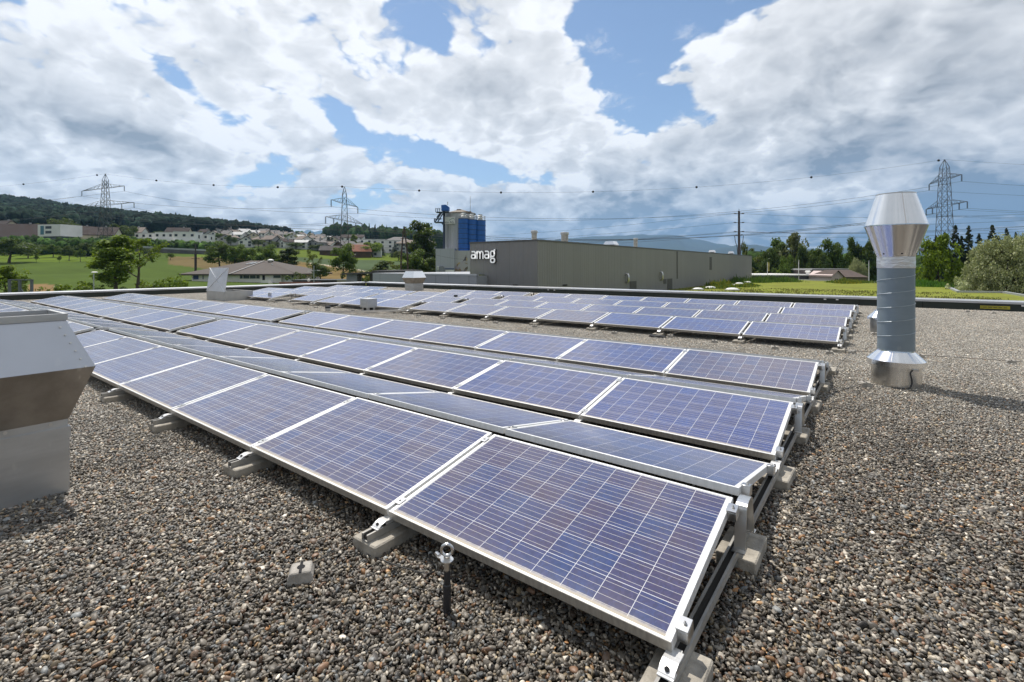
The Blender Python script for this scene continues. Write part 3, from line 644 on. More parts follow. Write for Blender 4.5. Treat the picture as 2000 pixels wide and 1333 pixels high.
# large square fan housing at the left edge of the view
def hex_hood(name, cx, cy, hx, hy, z1, z2, z3, grow, shrink, label, cat, mats, rim=.05, rz=0):
    t = empty(name, (cx, cy, 0), label, cat, rz=rz)
    MB().rings([(-hx, -hy, hx, hy, -.02), (-hx, -hy, hx, hy, z1)]).build('base_box', mats[0], t)
    MB().rings([(-hx-.006, -hy-.006, hx+.006, hy+.006, z1-.085), (-hx-.006, -hy-.006, hx+.006, hy+.006, z1-.004)], cap=(True, True)).build('base_flashing', mats[0], t)
    MB().rings([(-hx+.008, -hy+.008, hx-.008, hy-.008, z1-.003), (-hx+.008, -hy+.008, hx-.008, hy-.008, z1+.055)]).build('neck', mats[0], t)
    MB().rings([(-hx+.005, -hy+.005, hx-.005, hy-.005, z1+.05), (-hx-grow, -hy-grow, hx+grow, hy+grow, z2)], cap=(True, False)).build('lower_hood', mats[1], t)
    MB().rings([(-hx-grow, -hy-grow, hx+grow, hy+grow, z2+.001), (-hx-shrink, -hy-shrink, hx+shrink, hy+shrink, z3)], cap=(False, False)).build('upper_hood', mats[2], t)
    a, b = hx+shrink, hy+shrink; r = MB()
    for lo, hi in (((-a-.01, -b-.01), (a+.01, -b+.012)), ((-a-.01, b-.012), (a+.01, b+.01)), ((-a-.01, -b+.012), (-a+.012, b-.012)), ((a-.012, -b+.012), (a+.01, b-.012))): r.box((*lo, z3-.004), (*hi, z3+rim))
    r.build('top_rim', mats[0], t)
    MB().rings([(-a+.015, -b+.015, a-.015, b-.015, z3-.16), (-a+.015, -b+.015, a-.015, b-.015, z3-.15)]).build('inner_grille', mat('vent_inside', (.16, .155, .15), .6), t)
    return t
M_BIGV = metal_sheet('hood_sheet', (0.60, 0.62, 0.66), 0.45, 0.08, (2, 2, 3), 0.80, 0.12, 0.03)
M_BIGL = metal_sheet('shaded_hood_sheet', (0.44, 0.41, 0.37), 0.40, 0.40, (3, 3, 3), 0.85, 0.35, 0.05)  # shade and reflected gravel under the flare put into this browner colour
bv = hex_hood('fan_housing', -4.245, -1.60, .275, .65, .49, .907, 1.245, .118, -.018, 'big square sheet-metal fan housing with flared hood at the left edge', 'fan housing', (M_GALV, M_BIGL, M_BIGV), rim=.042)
b = MB()
for j in range(7):
    f = j/6; p = Vector((.275+.118+(-.136)*f, .65+.118-.136*f, .907+.338*f)); b.tube([p+Vector((-.012, -.055, .002)), p+Vector((.006, -.055, .008))], .0075, 8)
for j in range(6):
    b.tube([(.262, .55-j*.22, .522), (.272, .55-j*.22, .522)], .011, 8)
b.build('screw_row', M_STEEL, bv)
MB().rings([(-.283, -.658, .283, .658, -.015), (-.283, -.658, .283, .658, .022)]).build('foot_strip', M_GALV, bv)

# square vent at the far parapet
hex_hood('square_vent', -23.86, 19.95, .42, .42, .44, .86, 1.29, .135, -.03, 'square sheet-metal vent with flared hood near the far parapet', 'vent', (M_GALV, M_BIGL, M_BRIGHT), rim=.02)

# small box vent with a slotted neck
t = empty('box_vent', (-13.5, 9.02-.35, 0), 'small sheet-metal box vent on a slotted neck beside the cable tray', 'vent')
MB().box((-.15, -.15, -.02), (.15, .15, .20)).build('neck', M_GALV, t); MB().box((-.20, -.20, .20), (.20, .20, .50)).build('cap_box', M_GALV, t)
b = MB(); b.box((.1505, -.07, .05), (.155, .07, .19)); b.box((-.07, -.155, .05), (.07, -.1505, .19)); b.build('dark_slot', M_DARK, t)
# short pipes
for nm, x, y, r, h, cap, lb in (('vent_pipe', -21.9, 9.45, .075, .40, 0, 'thin bare steel vent pipe by the two panels behind the skylight'), ('vent_pipe', -15.04, 8.08, .088, .20, 1, 'short vent pipe with dark cap on open gravel behind the third row'), ('vent_pipe', -14.35, 13.9, .082, .34, 1, 'short vent pipe with dark cap poking up between far panel rows')):
    t = empty(nm, (x, y, 0), lb, 'vent pipe', 'short vent pipes on the roof'); MB().lathe([(r, -.02), (r, h)], 20).build('pipe', M_GALV, t)
    if cap: MB().lathe([(r+.006, h-.075), (r+.006, h+.004), (r-.02, h+.006)], 20).build('cap', mat('dark_cap', (.03, .032, .04), .5), t)
    else: MB().lathe([(r+.005, h-.10), (r+.005, h-.08)], 20).build('collar', M_GALV, t)
# perforated cable tray
p0, p1 = Vector((-13.62, 7.35, .11)), Vector((-12.2, 9.25, .13)); t = empty('cable_tray', p0, 'perforated metal cable tray running over the gravel into the panel gap', 'cable tray')
d = (p1-p0); dn = d.normalized(); r_ = dn.cross(Vector((0, 0, 1))).normalized()
b = MB()
for s_ in (-1, 1): b.bar(r_*.06*s_, d+r_*.06*s_, .006, .06)
k = 0.0
while k < d.length: b.bar(dn*k-r_*.06, dn*k+r_*.06, .035, .006); k += .11
b.build('tray', M_STEEL, t); c = MB()
for q in (-.03, 0, .03): c.tube([r_*q+Vector((0, 0, .012)), d*.5+r_*(q+.01)+Vector((0, 0, .014)), d+r_*q+Vector((0, 0, .012))], .009, 6)
c.build('cable', M_BLACK, t)

# smoke vent standing open
t = empty('smoke_vent', (-24.35, 8.75, 0), 'square roof skylight on a pale kerb with its grey lid standing open', 'skylight')
b = MB(); W2, L2, H2 = 1.0, .62, .46
for lo, hi in (((-W2, -L2), (W2, -L2+.06)), ((-W2, L2-.06), (W2, L2)), ((-W2, -L2+.06), (-W2+.06, L2-.06)), ((W2-.06, -L2+.06), (W2, L2-.06))): b.box((*lo, -.02), (*hi, H2))
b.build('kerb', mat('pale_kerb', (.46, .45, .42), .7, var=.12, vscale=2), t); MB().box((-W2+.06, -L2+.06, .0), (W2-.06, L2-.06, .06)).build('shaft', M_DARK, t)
lid = MB(); hx, hy = .98, .56; vs = [(-hx, 0, 0), (hx, 0, 0), (hx, 0, 2*hy), (-hx, 0, 2*hy), (0, -.008, hy)]; lid.add(vs, [(0, 1, 4), (1, 2, 4), (2, 3, 4), (3, 0, 4)])
lid.add([(-hx, .03, 0), (hx, .03, 0), (hx, .03, 2*hy), (-hx, .03, 2*hy)], [(0, 3, 2, 1)]); lid.add([(-hx, 0, 0), (hx, 0, 0), (hx, 0, 2*hy), (-hx, 0, 2*hy), (-hx, .03, 0), (hx, .03, 0), (hx, .03, 2*hy), (-hx, .03, 2*hy)], [(0, 1, 5, 4), (1, 2, 6, 5), (2, 3, 7, 6), (3, 0, 4, 7)])
M_LID = mat('grey_lid_plastic', (.66, .67, .69), .5, var=.08, vscale=2)
lo = lid.build('lid', M_LID, t, (0, -L2-.02, .44), (rad(-8), 0, 0))
cr = MB()
for a_, b__ in (((-hx, 0, 0), (0, -.008, hy)), ((hx, 0, 0), (0, -.008, hy)), ((hx, 0, 2*hy), (0, -.008, hy)), ((-hx, 0, 2*hy), (0, -.008, hy))): cr.bar(Vector(a_)+Vector((0, -.008, 0)), Vector(b__)+Vector((0, -.008, 0)), .035, .01)
cr.build('lid_crease', mat('lid_crease', (.74, .75, .77), .5), lo)
b = MB(); b.tube([(-.4, .1, .3), (-.4, -L2+.1, .95)], .02, 8); b.build('lid_strut', M_STEEL, t)

# anchor post with eye bolt
t = empty('anchor_post', (-0.972, -0.205, 0), 'dark anchor post with shiny eye bolt standing in the gravel before the front row', 'anchor post')
M_RUB = mat('rubber_sleeve', (.022, .022, .024), .55); MB().lathe([(.034, -.01), (.024, .010), (.020, .03), (.019, .03)], 18).build('rubber_collar', M_RUB, t)
MB().lathe([(.0185, .0), (.0185, .145), (.0140, .150), (.0140, .215)], 18).build('sleeve', M_RUB, t)
MB().lathe([(.014, .21), (.014, .248), (.019, .248), (.019, .258)], 14).build('bolt', M_STEEL, t)
MB().lathe([(.030, .258), (.030, .262)], 20).build('washer_plate', M_STEEL, t); MB().lathe([(.016, .262), (.016, .278)], 6, smooth=False).build('nut', M_STEEL, t)
b = MB(); ring = [(.026*math.cos(a)*.82, .026*math.cos(a)*.57, .306+.026*math.sin(a)) for a in [2*math.pi*i/20 for i in range(21)]]; b.tube(ring, .0072, 8, cap=False); b.build('eye_ring', M_STEEL, t)
b = MB(); b.box((-.055, -.012, .255), (-.022, .012, .260)); b.tube([(-.05, .0, .258), (-.085, .015, .252)], .010, 8); b.build('wire_lug', M_STEEL, t)

# lightning conductor wire over the roof with its concrete holders
G_HOLD = 'small concrete holders of the lightning wire'
hb = MB(); hb.prism([(-.062, 0), (.062, 0), (.062, .045), (.048, .078), (-.048, .078), (-.062, .045)], 1, -.050, .050); HM = hb.mesh('wire_holder', mat('pale_cast_concrete', (0.36, 0.335, 0.295), 0.9, var=0.25, vscale=12, bump=0.4, bscale=90), bevel=.005)
hs = MB(); hs.lathe([(.020, .0765), (.020, .0795)], 14); hs.box((-.007, -.050, .0765), (.007, .050, .0793)); HSM = hs.mesh('groove', M_DARK)
def holder(x, y, rz, lb, s=1.0):
    o = link('wire_holder', HM, None, (x, y, .006), (0, 0, rz)); o.scale = (s, s, s); tag(o, lb, 'wire holder', G_HOLD); link('groove', HSM, o); return o
holder(-1.735, -.485, .95, 'small concrete wire holder lying alone in the near gravel left of the anchor post', .98)
for x, y, rz, lb in ((.47, 6.12, .5, 'concrete wire holder at the foot of the tall stack'), (2.32, 9.37, .1, 'concrete wire holder on open gravel far right of the stack'), (1.18, 9.17, .1, 'concrete wire holder half hidden behind the tall stack'), (.52, 12.1, .2, 'concrete wire holder before the low round vent'), (-.10, 8.62, .1, 'concrete wire holder before the fourth row\'s right foot'), (.22, 8.98, 1.3, 'concrete wire holder to the right of the fourth row\'s right foot'),
                     (-2.107, 8.75, .2, 'concrete wire holder before the fourth row, second from the right'), (-.98, 8.62, .3, 'concrete wire holder before the fourth row, half in panel shade'), (-3.10, 8.98, .2, 'concrete wire holder beside the dark rubber mat'), (-4.33, 8.72, .2, 'concrete wire holder before the fourth row left of the rubber mat'), (-6.54, 8.66, .4, 'concrete wire holder before the fourth row, middle of the right block'),
                     (-7.9, 8.72, .2, 'concrete wire holder before the fourth row, left of its middle'), (-8.9, 8.70, .1, 'concrete wire holder before the fourth row, close to a foot'), (-9.9, 8.66, .3, 'concrete wire holder before the fourth row near its left end'), (-11.05, 8.74, .1, 'concrete wire holder nearest the panel gap of the fourth row'), (-14.3, 8.6, .2, 'concrete wire holder by the dark-capped pipe'), (-16.5, 8.5, .2, 'concrete wire holder left of the dark-capped pipe'), (-18.4, 8.7, .2, 'concrete wire holder midway between pipe and skylight'), (-20.3, 8.9, .1, 'concrete wire holder by the thin steel pipe'), (3.0, 20.8, .2, 'concrete wire holder near the far parapet at the right'), (3.6, 20.5, .2, 'rightmost concrete wire holder near the far parapet')):
    holder(x, y, rz, lb)
def wire(pts, lb, r=.0045):
    p = Vector(pts[0]); b = MB(); sm = []
    for i in range(len(pts)-1):
        a_, c_ = Vector(pts[i]), Vector(pts[i+1]); n_ = max(1, int((c_-a_).length/.25))
        for j in range(n_): q = a_.lerp(c_, j/n_); sm.append(q-p+Vector((random.uniform(-.006, .006), random.uniform(-.006, .006), random.uniform(-.002, .004))) if 0 < j else q-p)
    sm.append(Vector(pts[-1])-p); b.tube(sm, r, 6); o = b.build('conductor_wire', M_WIRE, None, p); return tag(o, lb, 'wire', 'lightning conductor wires on the roof')
wire([(*[float(q) for q in (at(230, 1318, 954*1.61/798)[:2])], .031), (*[float(q) for q in at(414, 1210, 954*1.605/690)[:2]], .032), (-1.775, -.545, .030), (-1.735, -.485, .074), (-1.80, -.30, .03), (-1.805, -.13, .035), (-1.70, -.10, .10)], 'thin dark conductor wire from the near gravel over the small holder to the front foot', .0032)
wire([(-1.805, -.13, .035), (-1.62, -.16, .034), (-1.40, -.13, .034), (-1.235, -.085, .034), (-1.15, -.09, .09), (-1.056, -.19, .252)], 'thin bent conductor wire from the rail clamp to the anchor post', .0036)
wire([(.22, 8.98, .07), (1.18, 9.17, .07), (2.32, 9.37, .07), (5.2, 9.75, .05)], 'conductor wire crossing the open gravel behind the tall stack')
wire([(.10, 4.9, .05), (.18, 5.55, .031), (.47, 6.12, .07), (0.55, 6.25, .035)], 'conductor wire from the third row\'s end to the tall stack')
wire([(.08, 6.95, .05), (.12, 7.9, .03), (.22, 8.98, .07)], 'conductor wire linking near and far panel rows at the right')
# dark rubber scrap
b = MB(); b.prism([(-.17, .0), (.17, .0), (.17, .03), (.05, .045), (-.06, .028), (-.17, .05)], 1, -.06, .06); tag(b.build('rubber_mat', M_BLACK, None, (-3.33, 8.80, .03), (0, 0, .15), bevel=.006), 'dark strip of rubber left on the gravel before the fourth row', 'rubber strip')
# yellow plate on the parapet, small fixings
b = MB(); b.box((-.38, -.008, -.055), (.38, 0, .055)); o = b.build('warning_plate', mat('yellow_plate', (.42, .36, .03), .55, var=.25, vscale=5), None, (3.86, 22.199, .135)); tag(o, 'faded yellow plate on the dark face of the far parapet', 'plate')
b = MB(); 
for i in range(5): b.box((-.30+i*.13, -.0095, -.022), (-.30+i*.13+.09, -.0078, .02))
b.build('print', mat('plate_print', (.20, .18, .03), .6), o)
def eyelet(x, y, z, lb):
    t = empty('parapet_eyelet', (x, y, z), lb, 'eyelet', 'small steel eyelets along the parapets'); b = MB(); b.tube([(0, 0, 0), (0, 0, .06)], .012, 8); b.build('shank', M_STEEL, t)
    b = MB(); b.tube([(.035*math.cos(a), 0, .09+.035*math.sin(a)) for a in [2*math.pi*i/14 for i in range(15)]], .010, 6, cap=False); b.build('ring', M_STEEL, t)
eyelet(-.55, 20.9, .0, 'steel eyelet just behind the rearmost row\'s right block'); eyelet(-12.9, 21.2, 0, 'steel eyelet before the far parapet at the hall corner'); eyelet(-24.7, 21.0, .0, 'steel eyelet behind the left end of the rearmost row')
for x, lb in ((-1.2, 'pair of white fixings on the coping above the rearmost right panels'), (-14.8, 'pair of white fixings on the coping before the grey hall'), (4.55, 'pair of white fixings on the coping above the yellow plate')):
    t = empty('coping_fixing', (x, RY1-.06, .235), lb, 'fixing', 'white fixings on the coping')
    for q in (0, .42): MB().box((q-.045, -.02, -.03), (q+.045, 0, .012)).build('fixing_plate', M_WHITE, t)

# ------------------------------------------------------------------ land: heights read along lines of sight, fields, hill, far mountains
KN = np.array([0, 30, 80, 130, 180, 220, 250, 300, 400, 500, 650, 800, 1000, 1300, 2500, 6000, 30000.])
HILL = np.where(KN >= 500, np.clip(1-(KN-500)/400*.13, .86, 1), 1.0)
LAND = {  # photograph column -> ground height at each depth of KN
 -400: [-7,-6,-2,-.4,3.9,8,13,22,38,56,86,118,128,120,80,10,-6],
 0:    [-7,-6,-1.9,-.4,3.9,8,13.5,22,38,52,84,120,128,120,80,10,-6],
 100:  [-7,-6,-1.9,-.4,3.9,7.6,13,21,35,49,78,108,116,110,80,10,-6],
 200:  [-7,-6,-1.9,-.4,3.9,6.9,12.5,18,32,46,70,94,98,96,70,10,-6],
 300:  [-7,-6,-2.4,-1.2,3.0,6.6,11,16,29,43,62,82,88,86,60,10,-6],
 400:  [-7,-6,-3,-1.8,2,6.2,9.6,14.8,26.8,38,55,74,82,80,55,10,-6],
 550:  [-7,-6.4,-4,-2.2,1,4.6,7.9,12.6,24,31,42,54,66,66,50,10,-6],
 650:  [-7,-6.5,-4.5,-2.5,.7,3.9,6.0,10,19.6,27,36,45,46,44,40,10,-6],
 750:  [-7,-6.5,-5,-2.2,.1,3.2,5.3,8.5,16.3,23,30,36,36,34,30,10,-6],
 850:  [-7,-7,-5.5,-4,-1.5,1.2,3.2,7,13,17,22,25,26,26,26,10,-6],
 950:  [-7,-7,-7,-6,-5,-3,-1,2,6,9,10,12,14,16,20,10,-6],
 1080: [-7]*10+[-7,-7,-7,-6,0,6,-6], 2600: [-7]*10+[-7,-7,-7,-7,-7,0,-6]}
_cx = np.array(sorted(LAND)); _ang = np.arctan((_cx-CX)/FPX); _tab = np.array([LAND[c] for c in _cx], float); _tab = np.where(_tab > 0, _tab*HILL, _tab)
def land_z(X, Y):
    X = np.asarray(X, float); Y = np.asarray(Y, float)
    dx = X-CAM[0]; dy = Y-CAM[1]; k = dx*FW[0]+dy*FW[1]; l = dx*RT[0]+dy*RT[1]; a = np.arctan2(l, k); r = np.hypot(k, l)
    kk = np.where(np.abs(a) < 1.0, np.maximum(k, 0), r*math.cos(1.0))
    i = np.clip(np.searchsorted(_ang, a)-1, 0, len(_ang)-2); t = np.clip((a-_ang[i])/(_ang[i+1]-_ang[i]), 0, 1)
    j = np.clip(np.searchsorted(KN, kk)-1, 0, len(KN)-2); u = np.clip((kk-KN[j])/(KN[j+1]-KN[j]), 0, 1)
    z = (_tab[i, j]*(1-t)+_tab[i+1, j]*t)*(1-u)+(_tab[i, j+1]*(1-t)+_tab[i+1, j+1]*t)*u
    z = z+np.where(kk > 60, 0.25*np.sin(X*.07)*np.cos(Y*.055)*np.clip(kk/200, 0, 2), 0)
    return np.where(np.abs(a) > 1.5, -7.0+0*z, z)
def lz(x, y): return float(land_z(x, y))
def ground_at(px, k):
    x, y = gxy(px, k); return (x, y, lz(x, y))
# sheet: fans out from the roof corner, fine where the view looks
ang = np.concatenate([np.arange(-0.86, 0.86, 0.0035), np.arange(0.86, 2*math.pi-0.86, 0.06)]); NA = len(ang)
rr = np.concatenate([[2.0], np.geomspace(20, 80, 14), np.arange(84, 460, 4.0), np.geomspace(470, 1500, 46), np.geomspace(1600, 30000, 26)]); NR = len(rr)
AA, RR = np.meshgrid(ang, rr, indexing='ij'); GX = CAM[0]+RR*(np.cos(AA)*FW[0]+np.sin(AA)*RT[0]); GY = CAM[1]+RR*(np.cos(AA)*FW[1]+np.sin(AA)*RT[1]); GZ = land_z(GX, GY)
K_ = RR*np.cos(AA); PXc = CX+FPX*np.tan(np.clip(AA, -1.4, 1.4)); PYc = CY-(GZ-CAM[2])/np.maximum(K_, 1)*FPX
colr = np.empty(GX.shape+(3,)); colr[:] = (.074, .105, .018)
inview = (K_ > 40) & (np.abs(AA) < .86)
def paint(mask, c): colr[mask & inview] = c
paint((PXc < 560) & (K_ < 300), (.060, .096, .013))
paint((PXc < 235) & (K_ > 172) & (K_ < 226), (.090, .140, .010))                       # bright strip under the orchard
paint((PXc > 55) & (PXc < 105) & (K_ < 90), (.20, .135, .06))
ln = 495+(PXc-340)*0.02
paint((PXc > 330) & (PXc < 585) & (K_ > 172-(PXc-330)*.11) & (K_ < 215), (.13, .10, .04))
f1 = (PXc > 540) & (PXc < 860)
paint(f1 & (K_ > 118) & (K_ < 262), (.165, .118, .042))                                # ripening field
paint(f1 & (K_ > 95) & (K_ <= 122), (.085, .125, .02))
path = 207-(PXc-600)*.33
paint(f1 & (np.abs(K_-path) < 2.4) & (PXc > 600), (.40, .36, .27))
paint(f1 & (K_ > path+2.4) & (K_ < 236), (.062, .092, .040))
paint(f1 & (K_ >= 236) & (K_ < 300), (.095, .135, .013))
paint((PXc > 380) & (PXc < 700) & (K_ > 215) & (K_ < 240) & (PXc < 560), (.10, .15, .02))
paint((K_ >= 300), (.055, .085, .017))
paint((K_ > 640) & (PXc < 300) & (PXc > 40), (.11, .15, .03))
def ground_mat():
    m = bpy.data.materials.new('fields'); m.use_nodes = True; n = NT(m.node_tree); b = n.n['Principled BSDF']
    a = n.new('ShaderNodeAttribute'); a.attribute_name = 'field'; p = n.new('ShaderNodeNewGeometry').outputs['Position']
    f = n.noise(n.v('MULTIPLY', p, (.05, .05, .05)), 1.0, 6, .65); g = n.noise(n.v('MULTIPLY', p, (.5, .5, .5)), 1.0, 4, .6)
    w_ = n.noise(n.v('MULTIPLY', p, (.02, .22, .1)), 1.0, 3, .5)
    q = n.m('MULTIPLY_ADD', f, .75, n.m('MULTIPLY_ADD', g, .35, n.m('MULTIPLY', w_, .35))); cc = n.new('ShaderNodeCombineColor')
    for k in range(3): n.put(cc.inputs[k], n.m('ADD', q, .25+.03*(k == 0)))
    n.put(b.inputs['Base Color'], n.mix(1.0, a.outputs[0], cc.outputs[0], 'MULTIPLY')); b.inputs['Roughness'].default_value = 1.0; b.inputs['Specular IOR Level'].default_value = .1
    return m
i0 = np.arange(NA)[:, None]*NR+np.arange(NR-1)[None]; i1 = ((np.arange(NA)+1) % NA)[:, None]*NR+np.arange(NR-1)[None]
Fq = np.stack([i0, i0+1, i1+1, i1], -1).reshape(-1, 4)
tag(link('ground', np_mesh('ground', np.stack([GX, GY, GZ], -1).reshape(-1, 3), Fq, ground_mat(), True, {'field': colr.reshape(-1, 3)})), kind='structure')

# far mountains: real ridges kilometres away
def ridge(name, prof, k, depth, seed, colA, base=-8):
    """prof: skyline as photograph points; a ridge at that distance with slopes towards us and spurs"""
    r = np.random.default_rng(seed); px = np.arange(prof[0][0], prof[-1][0]+1, (prof[-1][0]-prof[0][0])/170.0); py = np.interp(px, [p[0] for p in prof], [p[1] for p in prof])
    py = py+1.2*np.interp(px, np.linspace(px[0], px[-1], 40), r.normal(0, 1, 40))
    NJ = 26; V = []
    ph = r.uniform(0, 6.28, 6)
    for j in range(NJ):
        t = j/(NJ-1)
        for x, y in zip(px, py):
            kk = k-depth*(1-t)**1.0; top = (CY-y)/FPX*k+CAM[2]; sp = 0.13*sum(math.sin(x*(.021+.013*q)+ph[q]+t*3.0) for q in range(5))
            h = base+(top-base)*min(1, max(0, t**1.15*(1+sp*(1-t)*t*2.2)))
            g = gxy(x, kk); V.append((g[0], g[1], h))
    n = len(px); jj, ii = np.meshgrid(np.arange(NJ-1), np.arange(n-1), indexing='ij'); a = jj*n+ii; F = np.stack([a, a+1, a+n+1, a+n], -1).reshape(-1, 4)
    # back slope, so that the ridge is solid
    b0 = len(V); V += [(*gxy(x, k+depth*.6), base) for x in px]; F = np.concatenate([F, np.array([[(NJ-1)*n+i, (NJ-1)*n+i+1, b0+i+1, b0+i] for i in range(n-1)])])
    m = bpy.data.materials.new(name+'_cover'); m.use_nodes = True; q = NT(m.node_tree); bb = q.n['Principled BSDF']; p = q.new('ShaderNodeNewGeometry').outputs['Position']
    f = q.noise(q.v('MULTIPLY', p, (.0016, .0016, .003)), 1.0, 7, .62); q.put(bb.inputs['Base Color'], q.ramp(f, [(.42, (.016, .026, .018)), (.62, (.026, .040, .020)), (.72, colA)])); bb.inputs['Roughness'].default_value = 1
    o = link(name, np_mesh(name, np.array(V), F, m, True)); return tag(o, kind='structure')
ridge('mountain', [(930, 500), (1000, 474), (1060, 468), (1120, 466), (1180, 462), (1260, 458), (1330, 461), (1390, 474), (1430, 482), (1500, 492), (1560, 505)], 8500, 3200, 3, (.08, .12, .03))
ridge('mountain', [(1330, 508), (1400, 488), (1450, 478), (1490, 482), (1540, 486), (1590, 488), (1660, 484), (1720, 492), (1800, 490), (1900, 496), (2050, 505)], 6500, 2000, 4, (.07, .11, .03))
ridge('mountain', [(530, 480), (570, 462), (598, 450), (630, 452), (660, 446), (690, 458), (720, 470), (780, 482)], 11000, 3000, 5, (.12, .13, .12))
ridge('mountain', [(765, 490), (800, 476), (825, 460), (850, 461), (885, 472), (930, 486)], 3200, 600, 6, (.05, .08, .03))

# ------------------------------------------------------------------ grey hall next door, planted roof, low wing
def clad_mat(name, col, pitch=.30, axis='XY', rough=.5, var=.06):
    """profiled sheet cladding: fine upright ribs, panel joints, slight unevenness between sheets"""
    m = bpy.data.materials.new(name); m.use_nodes = True; n = NT(m.node_tree); b = n.n['Principled BSDF']
    t = n.new('ShaderNodeTexCoord').outputs['Object']; s = n.new('ShaderNodeSeparateXYZ'); n.put(s.inputs[0], t); u = n.m('ADD', s.outputs[0], s.outputs[1])
    sheet = n.m('FLOOR', n.m('DIVIDE', u, pitch*4)); wn = n.new('ShaderNodeTexWhiteNoise', noise_dimensions='1D'); n.put(wn.inputs['W'], sheet)
    f = n.noise(n.v('MULTIPLY', t, (.25, .25, .5)), 1.0, 4, .6)
    q = n.m('ADD', n.m('MULTIPLY_ADD', wn.outputs[0], var, 1-var), n.m('MULTIPLY', n.m('SUBTRACT', f, .5), var*2.5)); cc = n.new('ShaderNodeCombineColor')
    jt = n.m('LESS_THAN', n.m('FRACT', n.m('DIVIDE', u, pitch*4)), .018)
    for k in range(3): n.put(cc.inputs[k], n.m('MULTIPLY', n.m('MULTIPLY', q, col[k]), n.m('MULTIPLY_ADD', jt, -.35, 1.0)))
    n.put(b.inputs['Base Color'], cc.outputs[0]); b.inputs['Roughness'].default_value = rough; b.inputs['Specular IOR Level'].default_value = .35
    wv = n.m('SINE', n.m('MULTIPLY', u, 6.2832/pitch)); bp = n.new('ShaderNodeBump'); bp.inputs['Strength'].default_value = .35; bp.inputs['Distance'].default_value = .02; n.put(bp.inputs['Height'], wv); n.l.new(bp.outputs[0], b.inputs['Normal'])
    return m
M_HALL = clad_mat('olive_grey_cladding', (.258, .250, .245)); HX, HY, HT = -17.9, 25.6, 3.42
HXL, HYF = -24.02, 94.6
t = empty('industrial_hall', (HX, HY, -7), 'long olive-grey clad industrial hall with white lettering on its short side', 'hall')
MB().box((HXL-HX, 0, 0), (0, HYF-HY, HT+7-.12)).build('wall', M_HALL, t)
M_HCOP = mat('dark_coping', (.10, .098, .095), .5)
b = MB(); a0, a1, c0, c1 = HXL-HX-.03, .03, -.03, HYF-HY+.03
for lo, hi in (((a0, c0), (a1, c0+.25)), ((a0, c1-.25), (a1, c1)), ((a0, c0+.25), (a0+.25, c1-.25)), ((a1-.25, c0+.25), (a1, c1-.25))): b.box((*lo, HT+7-.12), (*hi, HT+7))
b.build('coping', M_HCOP, t)
M_LOUV = mat('louvre_grey', (.075, .072, .068), .6)
def on_side(px0, py0, px1, py1, name, m, d=.06):
    """a fitting on the long side wall, between two photograph points"""
    def hit(px, py):
        k = (HX-CAM[0])/(FW[0]+RT[0]*(px-CX)/FPX); return CAM[1]+k*(FW[1]+RT[1]*(px-CX)/FPX), CAM[2]-(py-CY)*k/FPX
    y0, z0 = hit(px0, py1); y1, _ = hit(px1, py1); _, z1 = hit((px0+px1)/2, py0)
    return MB().box((0.003, y0-HY, max(z0, -1.2)+7), (d, y1-HY, z1+7)).build(name, m, t)
for a in ((1230, 550, 1242.5, 566), (1303.5, 545, 1312.5, 568)): on_side(*a, 'side_door', M_LOUV, .035)
on_side(1386, 503, 1390, 528, 'wall_louvre', M_LOUV, .03); on_side(1296, 546, 1301, 555, 'vent_grille', M_LOUV, .05); on_side(1321.8, 492, 1322.6, 545, 'downpipe', mat('downpipe', (.16, .155, .15), .5), .09)
for px in (1001.5, 1099): on_side(px, 556.2, px+8, 558.8, 'vent_grille', M_DARK, .05)
def hook_pipe(px, pyt, pyb):
    k = (HX-CAM[0])/(FW[0]+RT[0]*(px-CX)/FPX); y = CAM[1]+k*(FW[1]+RT[1]*(px-CX)/FPX)-HY; zt = CAM[2]-(pyt-CY)*k/FPX+7; zb = CAM[2]-(pyb-CY)*k/FPX+7; r = .11
    b = MB(); b.tube([(.0, y, zb+.12), (.16, y, zb+.10), (.24, y, zb+.22), (.24, y, zt-.20), (.18, y, zt-.04), (.02, y, zt-.02)], r, 12); b.tube([(.24, y, zb+.35), (.24, y, zb+.40)], r+.02, 12); b.build('exhaust_pipe', M_STEEL, t)
hook_pipe(1222.5, 535.5, 554); hook_pipe(1289.5, 532, 549)
# lettering: drawn as bevelled outlines along a pen path, each letter a block with dark returns
def pen(paths, wd, dep, name, m, parent, M):
    b = MB()
    for p, closed in paths:
        P2 = [Vector((q[0], q[1])) for q in p]; n = len(P2); L, R = [], []
        for i in range(n):
            pa = P2[(i-1) % n] if (closed or i > 0) else None; pb_ = P2[(i+1) % n] if (closed or i < n-1) else None
            d1 = (P2[i]-pa).normalized() if pa is not None else None; d2 = (pb_-P2[i]).normalized() if pb_ is not None else None
            if d1 is None: d1 = d2
            if d2 is None: d2 = d1
            nn = Vector((-(d1+d2).y, (d1+d2).x)); nn = nn.normalized() if nn.length > 1e-6 else Vector((-d1.y, d1.x)); s = wd/2/max(.45, nn.dot(Vector((-d1.y, d1.x))))
            L.append(P2[i]+nn*s); R.append(P2[i]-nn*s)
        rng = range(n if closed else n-1)
        vs = [M @ Vector((q.x, 0, q.y)) for q in L]+[M @ Vector((q.x, 0, q.y)) for q in R]+[M @ Vector((q.x, dep, q.y)) for q in L]+[M @ Vector((q.x, dep, q.y)) for q in R]; fs = []
        for i in rng: j = (i+1) % n; fs += [(i, j, n+j, n+i), (2*n+i, 3*n+i, 3*n+j, 2*n+j), (i, 2*n+i, 2*n+j, j), (n+i, n+j, 3*n+j, 3*n+i)]
        if not closed: fs += [(0, n, 3*n, 2*n), (n-1, 3*n-1, 4*n-1, 2*n-1)]
        b.add(vs, fs)
    return b.build(name, m, parent)
